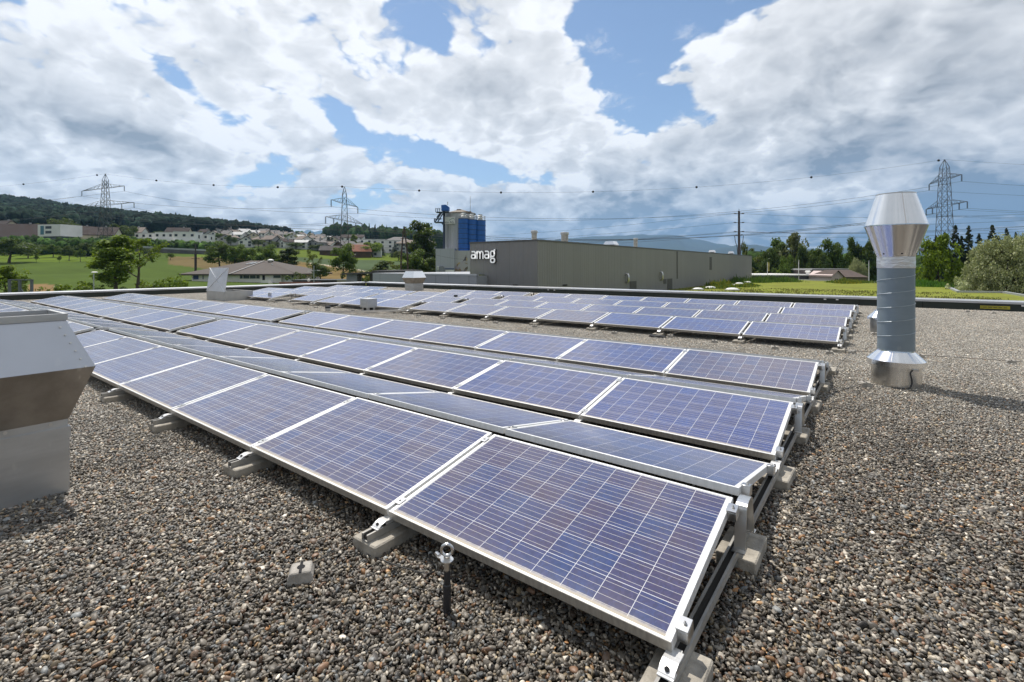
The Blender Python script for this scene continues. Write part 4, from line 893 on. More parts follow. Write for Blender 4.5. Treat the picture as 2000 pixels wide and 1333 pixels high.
def rr_(x0, y0, x1, y1, r, n=5):
    o = []
    for cx_, cy_, a in ((x1-r, y1-r, 0), (x0+r, y1-r, 90), (x0+r, y0+r, 180), (x1-r, y0+r, 270)):
        for i in range(n+1): q = rad(a+90*i/n); o.append((cx_+r*math.cos(q), cy_+r*math.sin(q)))
    return o
def arc(cx_, cy_, r, a0, a1, n=6): return [(cx_+r*math.cos(rad(a0+(a1-a0)*i/n)), cy_+r*math.sin(rad(a0+(a1-a0)*i/n))) for i in range(n+1)]
LA = [(rr_(.10, .10, .78, .56, .20), True), ([(.14, .98), (.50, .98)]+arc(.54, .74, .24, 90, 0)+[(.78, .10), (.78, .02)], False)]
LM = [([(.10, .0), (.10, 1.06)], False), ([(.10, .72)]+arc(.36, .72, .26, 180, 0)[:]+[(.62, .0)], False), ([(.62, .72)]+arc(.88, .72, .26, 180, 0)+[(1.14, .0)], False)]
LG = [(rr_(.12, .30, .72, .98, .24), True), ([(.72, .62), (.72, 1.12), (.86, 1.16)], False), (rr_(.12, -.46, .76, .06, .20), True), ([(.12, .10), (.12, .34)], False)]
sg = empty('wall_lettering', (HXL+.17, HY-.03, 2.14), 'large white letters spelling a name on the grey hall', 'sign')
M_LET = mat('letter_white', (.92, .92, .92), .35); M_LET.node_tree.nodes['Principled BSDF'].inputs['Emission Color'].default_value = (1, 1, 1, 1); M_LET.node_tree.nodes['Principled BSDF'].inputs['Emission Strength'].default_value = .26    # glow added so the letters read white while in shade
M_LETD = mat('letter_return', (.03, .03, .032), .5); sc_ = .56; xo = .10
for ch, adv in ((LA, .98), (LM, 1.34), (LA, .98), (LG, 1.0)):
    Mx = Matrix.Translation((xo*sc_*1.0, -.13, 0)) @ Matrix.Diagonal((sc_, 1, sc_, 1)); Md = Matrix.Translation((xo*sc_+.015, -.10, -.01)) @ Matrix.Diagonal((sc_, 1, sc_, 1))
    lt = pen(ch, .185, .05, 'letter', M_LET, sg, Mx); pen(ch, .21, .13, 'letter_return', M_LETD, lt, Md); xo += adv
# flues and fans on the hall roof
def roof_top(px, k, dz=0): x, y = gxy(px, k); return (x, y, HT-.12+dz)
G_FL = 'flues on the grey hall roof'
for px, k, r, h, nm, lb in ((1043.5, 36.5, .20, .98, 'round', 'slim pale flue on the near corner of the hall roof'), (1103, 39, .28, 1.02, 'round', 'broad pale flue on the hall roof right of the slim one'), (1241.5, 55, .22, 1.45, 'round', 'pale flue standing alone farther along the hall roof')):
    f = empty('roof_flue', roof_top(px, k), lb, 'flue', G_FL); MB().lathe([(r, -.1), (r, h-.22)], 20).build('pipe', mat('lime_stained_flue', (.42, .40, .35), .7, var=.3, vscale=6), f); MB().lathe([(r+.03, h-.22), (r+.06, h-.18), (r+.06, h-.06), (r+.02, h)], 20).build('cap', M_GALV, f)
for px, k, hx, h, lb in ((1193.5, 46, .55, .62, 'wide square fan hood on the hall roof'), (1224, 52, .22, .35, 'tiny box vent on the hall roof beside the lone flue'), (1391, 70, .42, .55, 'square fan hood near the far end of the hall roof'), (1428, 78, .40, .6, 'last square fan hood at the far end of the hall roof')):
    f = empty('roof_fan', roof_top(px, k), lb, 'roof fan', 'square fan hoods on the hall roof'); MB().rings([(-hx*.6, -hx*.6, hx*.6, hx*.6, -.1), (-hx*.6, -hx*.6, hx*.6, hx*.6, h*.3)]).build('base_box', M_GALV, f); MB().rings([(-hx*.7, -hx*.7, hx*.7, hx*.7, h*.3), (-hx, -hx, hx, hx, h*.5), (-hx*.7, -hx*.7, hx*.7, hx*.7, h)]).build('hood', M_BRIGHT, f)

# low light-grey wing with a planted strip on top, left of the hall
M_LOW = clad_mat('light_grey_panels', (.40, .41, .43), .7, var=.05); yw = 24.4
x0, x1 = at(808, 540, 1)[0], 0
def xat(px, Y): k = (Y-CAM[1])/(FW[1]+RT[1]*(px-CX)/FPX); return CAM[0]+k*(FW[0]+RT[0]*(px-CX)/FPX)
xl, xr = xat(795, yw), xat(931, yw); t = empty('low_wing', (xr, yw, -7), 'low light-grey panelled wing with a planted roof, left of the grey hall', 'building')
MB().box((xl-xr, 0, 0), (0, HY-yw-.02, 7.92)).build('wall', M_LOW, t); MB().box((xl-xr-6, HY-yw, 0), (HXL-xr-.05, 14, 8.0)).build('rear_wall', M_LOW, t)
b = MB(); b.box((xl-xr-.03, -.04, 7.92), (.04, .16, 8.04)); b.build('coping', M_COPE, t)
MB().box((xl-xr+.1, .3, 7.925), (-.2, HY-yw-.1, 7.985)).build('sedum_strip', mat('sedum', (.14, .17, .03), .95, var=.35, vscale=3), t)
M_JN = mat('panel_joint', (.06, .06, .06), .8); b = MB()
for px in (851, 916): q = xat(px, yw)-xr; b.box((q-.012, -.004, .5), (q+.012, .0, 7.9))
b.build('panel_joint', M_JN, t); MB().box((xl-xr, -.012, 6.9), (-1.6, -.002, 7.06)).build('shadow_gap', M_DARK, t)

# planted roof to the right of the hall
def sedum_mat():
    m = bpy.data.materials.new('planted_roof'); m.use_nodes = True; n = NT(m.node_tree); b = n.n['Principled BSDF']; p = n.new('ShaderNodeNewGeometry').outputs['Position']
    f = n.noise(p, .35, 5, .65); g = n.noise(p, 3.2, 5, .65); c = n.ramp(n.m('MULTIPLY_ADD', g, .5, n.m('MULTIPLY', f, .5)), [(.33, (.095, .115, .022)), (.47, (.175, .180, .036)), (.56, (.190, .225, .030)), (.70, (.27, .25, .075))])
    n.put(b.inputs['Base Color'], c); b.inputs['Roughness'].default_value = 1; b.inputs['Specular IOR Level'].default_value = .1; return m
GZR = -1.0; pe = [at(1845, 561, 1), 0]
def gz(px, py, z=GZR): k = FPX*(CAM[2]-z)/(py-CY); q = at(px, py, k); return (q[0], q[1])
edge = [gz(2010, 582.5), gz(1960, 574), gz(1872, 573), gz(1846, 561), gz(1700, 553.5), gz(1560, 548.2), (HX+.02, HYF)]
poly = [(HX+.02, RY1+.6)]+[(26, RY1+.6)]+edge
tag(MB().prism([(p[0], p[1]) for p in poly], 2, -7.2, GZR).build('planted_roof', sedum_mat()), kind='structure')
t = empty('roof_edging', (*edge[2], GZR), 'grey metal edging with a kink round the planted roof by the pale bush', 'edging'); o = Vector((*edge[2], GZR)); b = MB()
for i in range(len(edge)-2): b.bar(Vector((*edge[i], GZR+.06))-o, Vector((*edge[i+1], GZR+.06))-o, .30, .22)
b.build('coping', M_COPE, t)
G_DOM = 'white domed rooflights in the planted roof'
for px, py, rx, lb in ((1430, 568, .62, 'largest white domed rooflight at the near edge of the planted roof'), (1387, 564.5, .56, 'white domed rooflight left of the largest one'), (1363, 567, .50, 'half sunk white rooflight beside the hall wall'), (1427, 559, .52, 'white domed rooflight behind the largest one among weeds'), (1444, 556, .5, 'white domed rooflight behind low weeds, third in its line'), (1460, 553.5, .5, 'white domed rooflight half hidden in tall weeds'), (1487, 549.5, .7, 'farthest white domed rooflight behind the weeds')):
    x, y = gz(px, py); d = empty('domed_rooflight', (x, y, GZR), lb, 'rooflight', G_DOM); MB().rings([(-rx*1.05, -rx*1.05, rx*1.05, rx*1.05, -.02), (-rx*1.05, -rx*1.05, rx*1.05, rx*1.05, .10)]).build('kerb', mat('pale_kerb2', (.5, .5, .47), .7), d)
    b = MB(); N = 10; vs = []; 
    for j in range(6):
        a = j/5*math.pi/2
        for i in range(24):
            q = 2*math.pi*i/24; sx = math.copysign(abs(math.cos(q))**.6, math.cos(q)); sy = math.copysign(abs(math.sin(q))**.6, math.sin(q)); vs.append((rx*sx*math.cos(a), rx*sy*math.cos(a), .09+.30*rx*1.1*math.sin(a)))
    b.add(vs, [(j*24+i, j*24+(i+1) % 24, (j+1)*24+(i+1) % 24, (j+1)*24+i) for j in range(5) for i in range(24)], True); b.build('dome', mat('opal_dome', (.72, .72, .68), .35), d)
# tall weeds and grasses on the planted roof
def weeds(name, spots, hmin, hmax, per, cols, spread, label=None):
    V, Fc, C = [], [], []; r = np.random.default_rng(len(spots)+int(hmax*100))
    for (x, y) in spots:
        hc = r.uniform(.35, 1.0)
        for _ in range(int(per*r.uniform(.4, 1.2))):
            ox_, oy_ = r.normal(0, spread), r.normal(0, spread); bx, by = x+ox_, y+oy_; h = (hmin+(hmax-hmin)*r.beta(1.6, 2.6))*hc*math.exp(-.25*(ox_**2+oy_**2)/spread**2)+.05; a = r.uniform(0, 6.28); lw = r.uniform(.012, .03)*(1+h); le = r.uniform(.05, .4)*h; la = r.uniform(0, 6.28); i = len(V)
            ca, sa = math.cos(a)*lw, math.sin(a)*lw; mx_, my_ = bx+math.cos(la)*le*.4, by+math.sin(la)*le*.4; tx, ty = bx+math.cos(la)*le, by+math.sin(la)*le
            V += [(bx-ca, by-sa, GZR), (bx+ca, by+sa, GZR), (mx_+ca, my_+sa, GZR+h*.6), (mx_-ca, my_-sa, GZR+h*.6), (tx+ca*.3, ty+sa*.3, GZR+h), (tx-ca*.3, ty-sa*.3, GZR+h)]
            Fc += [(i, i+1, i+2, i+3), (i+3, i+2, i+4, i+5)]; c = cols[r.integers(len(cols))]; C += [c]*4+[cols[r.integers(len(cols))]]*2
    me = np_mesh(name, np.array(V), np.array(Fc), blade_mat(), False, {'tone': np.array(C)}); return tag(link(name, me), label, kind='stuff')
_bm = []
def blade_mat():
    if _bm: return _bm[0]
    m = bpy.data.materials.new('grass_blades'); m.use_nodes = True; n = NT(m.node_tree); b = n.n['Principled BSDF']; a = n.new('ShaderNodeAttribute'); a.attribute_name = 'tone'; n.put(b.inputs['Base Color'], a.outputs[0]); b.inputs['Roughness'].default_value = .7
    tr = n.new('ShaderNodeBsdfTranslucent'); n.put(tr.inputs[0], a.outputs[0]); mx_ = n.new('ShaderNodeMixShader'); mx_.inputs[0].default_value = .3; n.l.new(b.outputs[0], mx_.inputs[1]); n.l.new(tr.outputs[0], mx_.inputs[2]); n.l.new(mx_.outputs[0], n.n['Material Output'].inputs[0]); _bm.append(m); return m
rw = np.random.default_rng(5)
def spots(px0, py0, px1, py1, n):
    return [gz(px0+(px1-px0)*q+rw.normal(0, 4), py0+(py1-py0)*q+rw.normal(0, .4)) for q in rw.uniform(0, 1, n)]
GR = [(.075, .15, .02), (.10, .20, .02), (.06, .12, .02), (.14, .20, .03)]; YE = GR+[(.35, .30, .02), (.42, .36, .03)]
weeds('weeds', spots(1395, 561, 1420, 560, 16)+spots(1640, 554.5, 1665, 555, 16), .5, 1.15, 150, YE, .5)
weeds('weeds', spots(1430, 553, 1555, 551, 60), .5, 1.5, 130, GR, .9)
weeds('weeds', spots(1375, 565, 1470, 560, 22)+spots(1625, 553, 1700, 554, 24), .25, .7, 110, GR+YE, .6)
weeds('weeds', spots(1785, 560, 1835, 561.5, 26), .5, 1.2, 160, [(.09, .21, .02), (.12, .26, .02), (.07, .16, .02)], .8)
allp = [(x, y) for x, y in zip(rw.uniform(HX+.5, 14, 900), rw.uniform(RY1+1, 60, 900)) if x < 6+(60-y)*.2]
weeds('low_grass', allp, .04, .22, 22, [(.12, .14, .03), (.18, .18, .05), (.10, .13, .02), (.22, .19, .08)], .5)

# ------------------------------------------------------------------ concrete plant behind the wing
k = 104.0
def bx(px0, px1, py0, py1, kk, dep): a = at(px0, py1, kk); c = at(px1, py0, kk); return a, c
def local(t): return Matrix.Rotation(-YAW, 4, 'Z')
t = empty('concrete_plant', (*gxy(890, k), -7), 'concrete mixing plant: grey tower with sign, blue silos and a conveyor head', 'concrete plant', rz=-YAW)
def L(px, kk=k): return ((px-890)/FPX*kk, )
def X_(px, kk=k): return (px-890)*kk/FPX
def Z_(py, kk=k): return CAM[2]-(py-CY)*kk/FPX+7
M_TOW = clad_mat('tower_sheet', (.52, .52, .53), .5, var=.05); M_BLUE = metal_sheet('silo_blue', (.020, .135, .50), .45, .22, (1.2, 1.2, 2.5), 0.0, 0, .02); M_BLUED = mat('blue_frame', (.02, .06, .16), .5); M_PLB = clad_mat('plant_base_sheet', (.44, .455, .49), .5, var=.05); M_RUST = mat('rusty_roof', (.20, .165, .13), .8, var=.2, vscale=.6)
# many-sided tower
def oct_tower(cx_, cy_, r, z0, z1, n=20): return MB().lathe([(r, z0), (r, z1)], n, cx_, cy_, smooth=False)
oct_tower(X_(893), 4.2, 3.35, Z_(500), Z_(415)).build('tower', M_TOW, t)
b = MB(); b.lathe([(3.45, Z_(415.5)), (3.45, Z_(413.5)), (.5, Z_(405.5)), (.4, Z_(405))], 20, X_(895), 4.2, smooth=False); b.box((X_(889), 3, Z_(408)), (X_(897), 5, Z_(405.5))); b.box((X_(897), 1.5, Z_(414)), (X_(919), 4, Z_(411.5))); b.build('tower_roof', M_RUST, t)
for px, py in ((903.5, 428), (919.5, 429.5), (935.5, 430.5)):
    s = oct_tower(X_(px+2.5), -.6+(px-900)*.035, 1.12, Z_(492), Z_(py), 24).build('silo', M_BLUE, t)
    b = MB()
    for j in range(7): z = Z_(py+1+j*9.6); b.lathe([(1.15, z), (1.15, z+.12)], 24, X_(px+2.5), -.6+(px-900)*.035, smooth=False)
    b.build('silo_band', M_BLUED, s); b = MB(); cx_ = X_(px+2.5); cy_ = -.6+(px-900)*.035; z = Z_(py)
    for i in range(12): q = 2*math.pi*i/12; p = Vector((cx_+1.05*math.cos(q), cy_+1.05*math.sin(q), z)); b.bar(p, p+Vector((0, 0, .9)), .05)
    for h in (.5, .9): b.tube([(cx_+1.05*math.cos(2*math.pi*i/12), cy_+1.05*math.sin(2*math.pi*i/12), z+h) for i in range(13)], .03, 4, cap=False)
    b.box((cx_-.4, cy_-.4, z), (cx_+.4, cy_+.4, z+1.3)); b.build('silo_railing', M_GALV, s)
MB().box((X_(919), .8, Z_(430)), (X_(926), 2.4, Z_(419.5))).build('filter_box', M_GALV, t)
# conveyor head
b = MB(); b.prism([(X_(863), Z_(412.5)), (X_(877.5), Z_(412.5)), (X_(877.5), Z_(405)), (X_(872), Z_(400.8)), (X_(863), Z_(401.5))], 1, -.8, .9); b.build('conveyor_head', M_BLUE, t)
b = MB(); b.box((X_(852), -1, Z_(415.5)), (X_(878), 1.2, Z_(414.5)))
for px in (852.3, 856, 860): b.bar((X_(px), -1, Z_(414.5)), (X_(px), -1, Z_(408)), .10)
b.bar((X_(852), -1, Z_(408.3)), (X_(862), -1, Z_(408.3)), .09); b.bar((X_(852), -1, Z_(411.3)), (X_(862), -1, Z_(411.3)), .09)
b.box((X_(849.5), -1, Z_(435.5)), (X_(866), 1.2, Z_(434.3)))
for p, q in (((864, 416), (851, 434)), ((866, 418), (856, 434)), ((862, 415), (854, 426)), ((849.8, 434.5), (849.8, 428)), ((849.8, 428.5), (863, 428.5)), ((863, 436), (867, 440))): b.bar((X_(p[0]), -.6, Z_(p[1])), (X_(q[0]), -.6, Z_(q[1])), .22)
b.box((X_(864), .9, Z_(486)), (X_(867.6), 1.8, Z_(412))); b.build('conveyor_frame', mat('dark_blue_steel', (.035, .05, .085), .5), t)
b = MB(); b.tube([(X_(874.5), 0, Z_(401)), (X_(874.5), 0, Z_(394.5))], .08, 6); b.bar((X_(873.5), 0, Z_(395.5)), (X_(875.7), 0, Z_(395.5)), .08); b.tube([(X_(915.5), 4, Z_(412)), (X_(915.5), 4, Z_(378))], .05, 5); b.build('mast', M_GALV, t)
# company board with its hill line and letters
s = MB().box((X_(868), .60, Z_(436.8)), (X_(888.5), .72, Z_(423.3))).build('sign_board', M_WHITE, t)
M_INK = mat('sign_ink', (.06, .07, .08), .6); M_INK2 = mat('sign_green_grey', (.20, .30, .28), .6); M_INK3 = mat('sign_pale', (.45, .50, .50), .6)
def stroke(pts_, w_, name, m):
    b = MB()
    for p in pts_:
        for i in range(len(p)-1): b.bar((X_(p[i][0]), .592, Z_(p[i][1])), (X_(p[i+1][0]), .592, Z_(p[i+1][1])), .012, w_, up=(0, 0, 1)) if False else b.box((min(X_(p[i][0]), X_(p[i+1][0]))-w_/2, .585, min(Z_(p[i][1]), Z_(p[i+1][1]))-w_/2), (max(X_(p[i][0]), X_(p[i+1][0]))+w_/2, .5995, max(Z_(p[i][1]), Z_(p[i+1][1]))+w_/2))
    return b.build(name, m, s)
def text_mesh(body, size, loc, rot, m, parent, ext=.01, name='lettering'):
    cu = bpy.data.curves.new('tmp', 'FONT'); cu.body = body; cu.size = size; cu.extrude = ext; o = bpy.data.objects.new('tmp', cu); COL.objects.link(o); dg = bpy.context.evaluated_depsgraph_get(); me = bpy.data.meshes.new_from_object(o.evaluated_get(dg)); bpy.data.objects.remove(o); me.name = name; me.materials.clear(); me.materials.append(m)
    return link(name, me, parent, loc, rot)
text_mesh('ton AG', .62, (X_(868.3), .59, Z_(435.6)), (math.pi/2, 0, 0), M_INK, s)
b = MB(); pp = [(877, 429.5), (880, 427.5), (883.5, 425.2), (886, 426.5), (888, 429.5)]
for i in range(len(pp)-1):
    a_, c_ = pp[i], pp[i+1]; b.prism([(X_(a_[0]), Z_(a_[1])), (X_(c_[0]), Z_(c_[1])), (X_(c_[0]), Z_(c_[1]+1.0)), (X_(a_[0]), Z_(a_[1]+1.3))], 1, .585, .598)
b.build('hill_mark', M_INK2, s)
# base buildings
MB().box((X_(855.5), -3.2, 0), (X_(891), 6, Z_(487))).build('base_block', M_PLB, t); MB().box((X_(890.9), -2.6, 0), (X_(925), 6, Z_(490.5))).build('base_block', clad_mat('plant_base_light', (.46, .455, .45), .5, var=.05), t)
b = MB(); b.box((X_(874), -3.32, 0), (X_(890.5), -3.2, Z_(527))); b.build('rolling_door', M_WHITE, t); MB().box((X_(873.5), -3.34, Z_(526.6)), (X_(890.7), -3.2, Z_(524))).build('door_lintel', mat('lintel_blue', (.08, .11, .18), .5), t)
b = MB(); b.prism([(X_(862), Z_(540)), (X_(874.5), Z_(540)), (X_(872.5), Z_(524)), (X_(869.5), Z_(519.8)), (X_(862), Z_(521))], 1, -3.7, -3.22); b.build('chute', mat('chute_grey', (.22, .23, .25), .5), t)
MB().box((X_(858.8), -3.75, Z_(526.5)), (X_(862), -3.21, Z_(520))).build('notice_board', M_WHITE, t); MB().box((X_(859.9), -3.77, Z_(525.5)), (X_(860.7), -3.751, Z_(521))).build('notice_mark', M_INK, t)
def mural():
    m = bpy.data.materials.new('wall_mural'); m.use_nodes = True; n = NT(m.node_tree); bb = n.n['Principled BSDF']; tt = n.new('ShaderNodeTexCoord').outputs['Object']; f = n.new('ShaderNodeTexVoronoi'); f.inputs['Scale'].default_value = 1.5; n.put(f.inputs['Vector'], n.v('ADD', tt, n.v('SCALE', n.noise(tt, 2, 3, .6, color=True), sc=.8)))
    q = n.new('ShaderNodeSeparateColor'); n.put(q.inputs[0], f.outputs['Color']); n.put(bb.inputs['Base Color'], n.ramp(q.outputs[0], [(.2, (.42, .40, .40)), (.34, (.45, .28, .03)), (.5, (.16, .13, .12)), (.6, (.40, .38, .36)), (.72, (.50, .33, .04)), (.85, (.07, .07, .08)), (.95, (.35, .30, .36))])); return m
b = MB(); b.prism([(X_(891.2), Z_(540)), (X_(916), Z_(540)), (X_(915.5), Z_(505)), (X_(912), Z_(498.5)), (X_(909), Z_(507)), (X_(904), Z_(513)), (X_(898), Z_(513)), (X_(891.2), Z_(522))], 1, -2.63, -2.602); b.build('mural', mural(), t)

# ------------------------------------------------------------------ open shed beyond the far corner
k = 52.0; t = empty('open_shed', (*gxy(728, k), -7), 'long open-fronted shed with a dark flat roof beyond the far parapet corner', 'shed', rz=-YAW)
def X2(px): return (px-728)*k/FPX
def Z2(py): return CAM[2]-(py-CY)*k/FPX+7
M_SHG = clad_mat('shed_side', (.26, .27, .29), .4, var=.05)
b = MB(); b.prism([(X2(670), Z2(533.5)), (X2(728), Z2(531.0)), (X2(728), Z2(528.6)), (X2(800), Z2(528.0)), (X2(800), Z2(531.2)), (X2(728), Z2(534.5)), (X2(670), Z2(536.5))], 1, -.4, 7); b.build('roof', mat('shed_roof', (.085, .082, .085), .8, var=.2), t)
MB().box((X2(676.5), 0, 0), (X2(697), .15, Z2(535.4))).build('end_wall', M_SHG, t); MB().box((X2(697), 5.2, 0), (X2(800), 5.4, Z2(533.5))).build('back_wall', mat('shed_boards', (.10, .085, .07), .85, var=.35, vscale=1.5), t); MB().box((X2(676.5), .15, 0), (X2(677.2), 5.3, Z2(535.4))).build('side_wall', M_SHG, t)
for px in (701, 724, 745, 766, 783): MB().box((X2(px)-.12, .1, 0), (X2(px)+.12, .34, Z2(533.2))).build('post', mat('shed_steel', (.05, .045, .04), .7), t)
b = MB()
for a_, c_ in (((724, 540), (734, 534)), ((766, 541), (756, 533.5)), ((783, 541), (790, 533.5)), ((701, 541), (711, 534.5))): b.bar((X2(a_[0]), .2, Z2(a_[1])), (X2(c_[0]), .2, Z2(c_[1])), .1)
b.bar((X2(697), .2, Z2(537.5)), (X2(800), .2, Z2(537.5)), .12, .1); b.build('brace', MATS['shed_steel'], t)

# ------------------------------------------------------------------ bungalow with hipped roof
k = 118.0; t = empty('hipped_bungalow', (*gxy(470, k), -6.5), 'white bungalow with a wide brown hipped roof just beyond the parapet', 'house', rz=-YAW)
def X3(px): return (px-470)*k/FPX
def Z3(py): return CAM[2]-(py-CY)*k/FPX+6.5
M_PLA = mat('house_plaster', (.82, .79, .70), .9, var=.06, vscale=.6); M_PLW = mat('house_plaster_white', (.84, .84, .82), .9, var=.05, vscale=.6); M_TILE = mat('brown_roof_tiles', (.082, .066, .056), .85, var=.28, vscale=1.2, bump=.6, bscale=5); M_WIN = mat('window_glass', (.05, .07, .085), .12); M_WFR = mat('window_frame', (.55, .53, .48), .6)
MB().box((X3(373), .3, 0), (X3(548), 17, Z3(534.6))).build('wall', M_PLA, t); MB().box((X3(372), .2, 0), (X3(549), 17.1, Z3(556.5))).build('plinth', mat('plinth_grey', (.16, .16, .165), .9), t)
e = [(X3(352), -.6), (X3(582), -.6), (X3(582)+1, 20), (X3(352)-1, 20)]; rg = [(X3(448), 9.5, Z3(508)), (X3(492), 9.5, Z3(508))]; ze = Z3(534.8); b = MB()
b.add([(*e[0], ze), (*e[1], ze), (*e[2], ze), (*e[3], ze), rg[0], rg[1]], [(0, 1, 5, 4), (1, 2, 5), (2, 3, 4, 5), (3, 0, 4)]); b.add([(*e[0], ze-.35), (*e[1], ze-.35), (*e[2], ze-.35), (*e[3], ze-.35), (*e[0], ze), (*e[1], ze), (*e[2], ze), (*e[3], ze)], [(0, 3, 2, 1), (0, 1, 5, 4), (1, 2, 6, 5), (2, 3, 7, 6), (3, 0, 4, 7)]); rf = b.build('roof', M_TILE, t, fix=True)
def sl(px, py):  # point on the front slope
    z = Z3(py); f = (z-ze)/(rg[0][2]-ze); return Vector((X3(px), -.6+f*10.1-.08, z+.06))
def rbar(a_, c_, w_, name, m): b = MB(); b.bar(sl(*a_), sl(*c_), w_, .12); return b.build(name, m, rf)
rbar((452, 535), (479, 509), .35, 'valley_gutter', mat('gutter_pale', (.35, .34, .33), .5)); 
for a_, c_ in (((452, 516), (461, 512)), ((460.5, 516), (468, 512))): rbar(a_, c_, .55, 'skylight', mat('roof_glass', (.62, .65, .68), .15))
b = MB(); b.lathe([(.35, Z3(512)), (.35, Z3(509)), (.75, Z3(508.5)), (.72, Z3(506.5)), (.3, Z3(505))], 18, X3(493.5), 8.8); b.build('roof_vent', M_WHITE, rf)
b = MB(); b.lathe([(.14, Z3(517.5)), (.14, Z3(513.8))], 10, X3(507.6), 6.0); b.build('flue', M_WHITE, rf)
def win(px0, px1, py0, py1, y=.3, pane=M_WIN, fr=M_WFR, mull=()):
    w_ = MB().box((X3(px0), y-.06, Z3(py1)), (X3(px1), y-.002, Z3(py0))).build('window', fr, t); ps = [px0]+list(mull)+[px1]
    for i in range(len(ps)-1): MB().box((X3(ps[i])+.09, y-.075, Z3(py1)+.09), (X3(ps[i+1])-.09, y-.061, Z3(py0)-.09)).build('pane', pane, w_)
win(467, 506.5, 537, 544.5, mull=(473.5, 486.5, 499)); win(534, 564-.5, 536.5, 543.5) if False else win(531.5, 547.5, 536.5, 543.5)
MB().box((X3(547.9), 1.2, 0), (X3(573.5), 16, Z3(534.6))).build('wing_wall', M_PLW, t); win(554.5, 563, 536.5, 543.5, 1.2); win(534.8, 546.6, 536.6, 543.4, 1.99) if False else None; win(564.5, 570, 536.5, 543.5, 1.2)
win(375.5, 387, 537, 546, pane=mat('blue_shutter', (.02, .05, .16), .4)); win(394, 396.6, 537.5, 545.5, pane=MATS['blue_shutter'])
MB().box((X3(511.5), .22, Z3(556)), (X3(516.2), .29, Z3(537))).build('door', M_DARK, t); MB().box((X3(528.6), .22, Z3(551)), (X3(533), .29, Z3(538.5))).build('door', M_WHITE, t)
b = MB(); b.box((X3(512), -2.2, 0), (X3(535), .19, Z3(552))); b.build('terrace', MATS['plinth_grey'], t); b = MB(); b.box((X3(518.5), -2.22, Z3(552)), (X3(533), -2.15, Z3(546.5)))
for i in range(6):
    b.bar((X3(533), -2.2, Z3(546.5+i*1.0)), (X3(544), -2.2, Z3(555.5+i*1.0)), .10, .10) if i in (0, 3, 5) else None
for i in range(7): q = 534+i*1.5; b.box((X3(q), -2.6, Z3(553.0+i*1.1)), (X3(q)+.25, -1.2, Z3(552.4+i*1.1)))
b.build('stair_railing', M_WHITE, t)
# street clutter between the houses
k = 92.0
def boxobj(name, px0, px1, py0, py1, k, dep, m, label, cat, base=-7, group=None):
    t = empty(name, (*gxy((px0+px1)/2, k), base), label, cat, group, rz=-YAW); h = (px1-px0)/2*k/FPX; z0 = 0; z1 = CAM[2]-(py0-CY)*k/FPX-base
    return t, h, z1
M_BRICK = mat('red_brick', (.27, .085, .045), .85, var=.25, vscale=2.5)
t, h, z1 = boxobj('garden_wall', 545.5, 625, 551, 560, k, .4, M_BRICK, 'long low red-brown wall in front of the bungalow', 'wall'); MB().box((-h, 0, 0), (h, .4, z1-.12)).build('wall', M_BRICK, t); MB().box((-h-.06, -.06, z1-.12), (h+.06, .46, z1)).build('coping', mat('wall_cap', (.30, .13, .09), .8, var=.2), t)
t, h, z1 = boxobj('flat_garage', 572, 664, 546.5, 560, 100.0, 6, None, 'row of low dark garages behind the red-brown wall', 'garage'); MB().box((-h, 0, 0), (h, 6, z1-.3)).build('wall', mat('garage_dark', (.035, .038, .042), .7, var=.2), t); MB().box((-h-.2, -.2, z1-.3), (h+.2, 6.2, z1)).build('roof', mat('garage_roof', (.06, .062, .066), .7, var=.2), t)
t, h, z1 = boxobj('concrete_yard_wall', 658, 678, 546.8, 558, 88, .3, None, 'short pale concrete wall beside the open shed', 'wall'); MB().box((-h, 0, 0), (h, .3, z1)).build('wall', M_CONC, t); MB().box((-h-.04, -.04, z1), (h+.04, .34, z1+.09)).build('coping', M_COPE, t)
t = empty('satellite_dish', at(603, 547, 95), 'small white satellite dish above the red-brown wall', 'satellite dish', rz=-YAW); b = MB(); b.lathe([(.02, .12), (.18, .08), (.32, .0)], 16, cap=(False, False)); b.build('dish', M_WHITE, t, None, (rad(75), 0, 0)); b = MB(); b.tube([(0, .05, -.1), (0, .1, -2.5)], .04, 6); b.build('pole', M_GALV, t)

# ------------------------------------------------------------------ trees
def leaf_mat(name, col, var=.45, trans=.35, rough=.55):
    m = bpy.data.materials.new(name); m.use_nodes = True; n = NT(m.node_tree); b = n.n['Principled BSDF']; g = n.new('ShaderNodeNewGeometry'); t = n.new('ShaderNodeTexCoord').outputs['Object']; oi = n.new('ShaderNodeObjectInfo')
    f = n.m('MULTIPLY_ADD', g.outputs['Random Per Island'], .6, n.m('MULTIPLY', n.noise(t, .9, 3, .6), .55))
    lo = tuple(x*(1-var) for x in col)+(1,); hi = (min(1, col[0]*(1+var*1.25)), min(1, col[1]*(1+var)), col[2]*(1+var*.6), 1); c = n.mix(n.sstep(f, .25, .85), lo, hi)
    cc = n.new('ShaderNodeCombineColor'); v = n.m('MULTIPLY_ADD', oi.outputs['Random'], .35, .82)
    for k in range(3): n.put(cc.inputs[k], v)
    c = n.mix(1.0, c, cc.outputs[0], 'MULTIPLY'); n.put(b.inputs['Base Color'], c); b.inputs['Roughness'].default_value = rough; b.inputs['Specular IOR Level'].default_value = .3
    tr = n.new('ShaderNodeBsdfTranslucent'); n.put(tr.inputs[0], n.mix(.5, c, (.20, .26, .02, 1))); mx_ = n.new('ShaderNodeMixShader'); mx_.inputs[0].default_value = trans; n.l.new(b.outputs[0], mx_.inputs[1]); n.l.new(tr.outputs[0], mx_.inputs[2]); n.l.new(mx_.outputs[0], n.n['Material Output'].inputs[0]); return m
M_BARK = mat('bark', (.075, .058, .042), .9, var=.3, vscale=2)
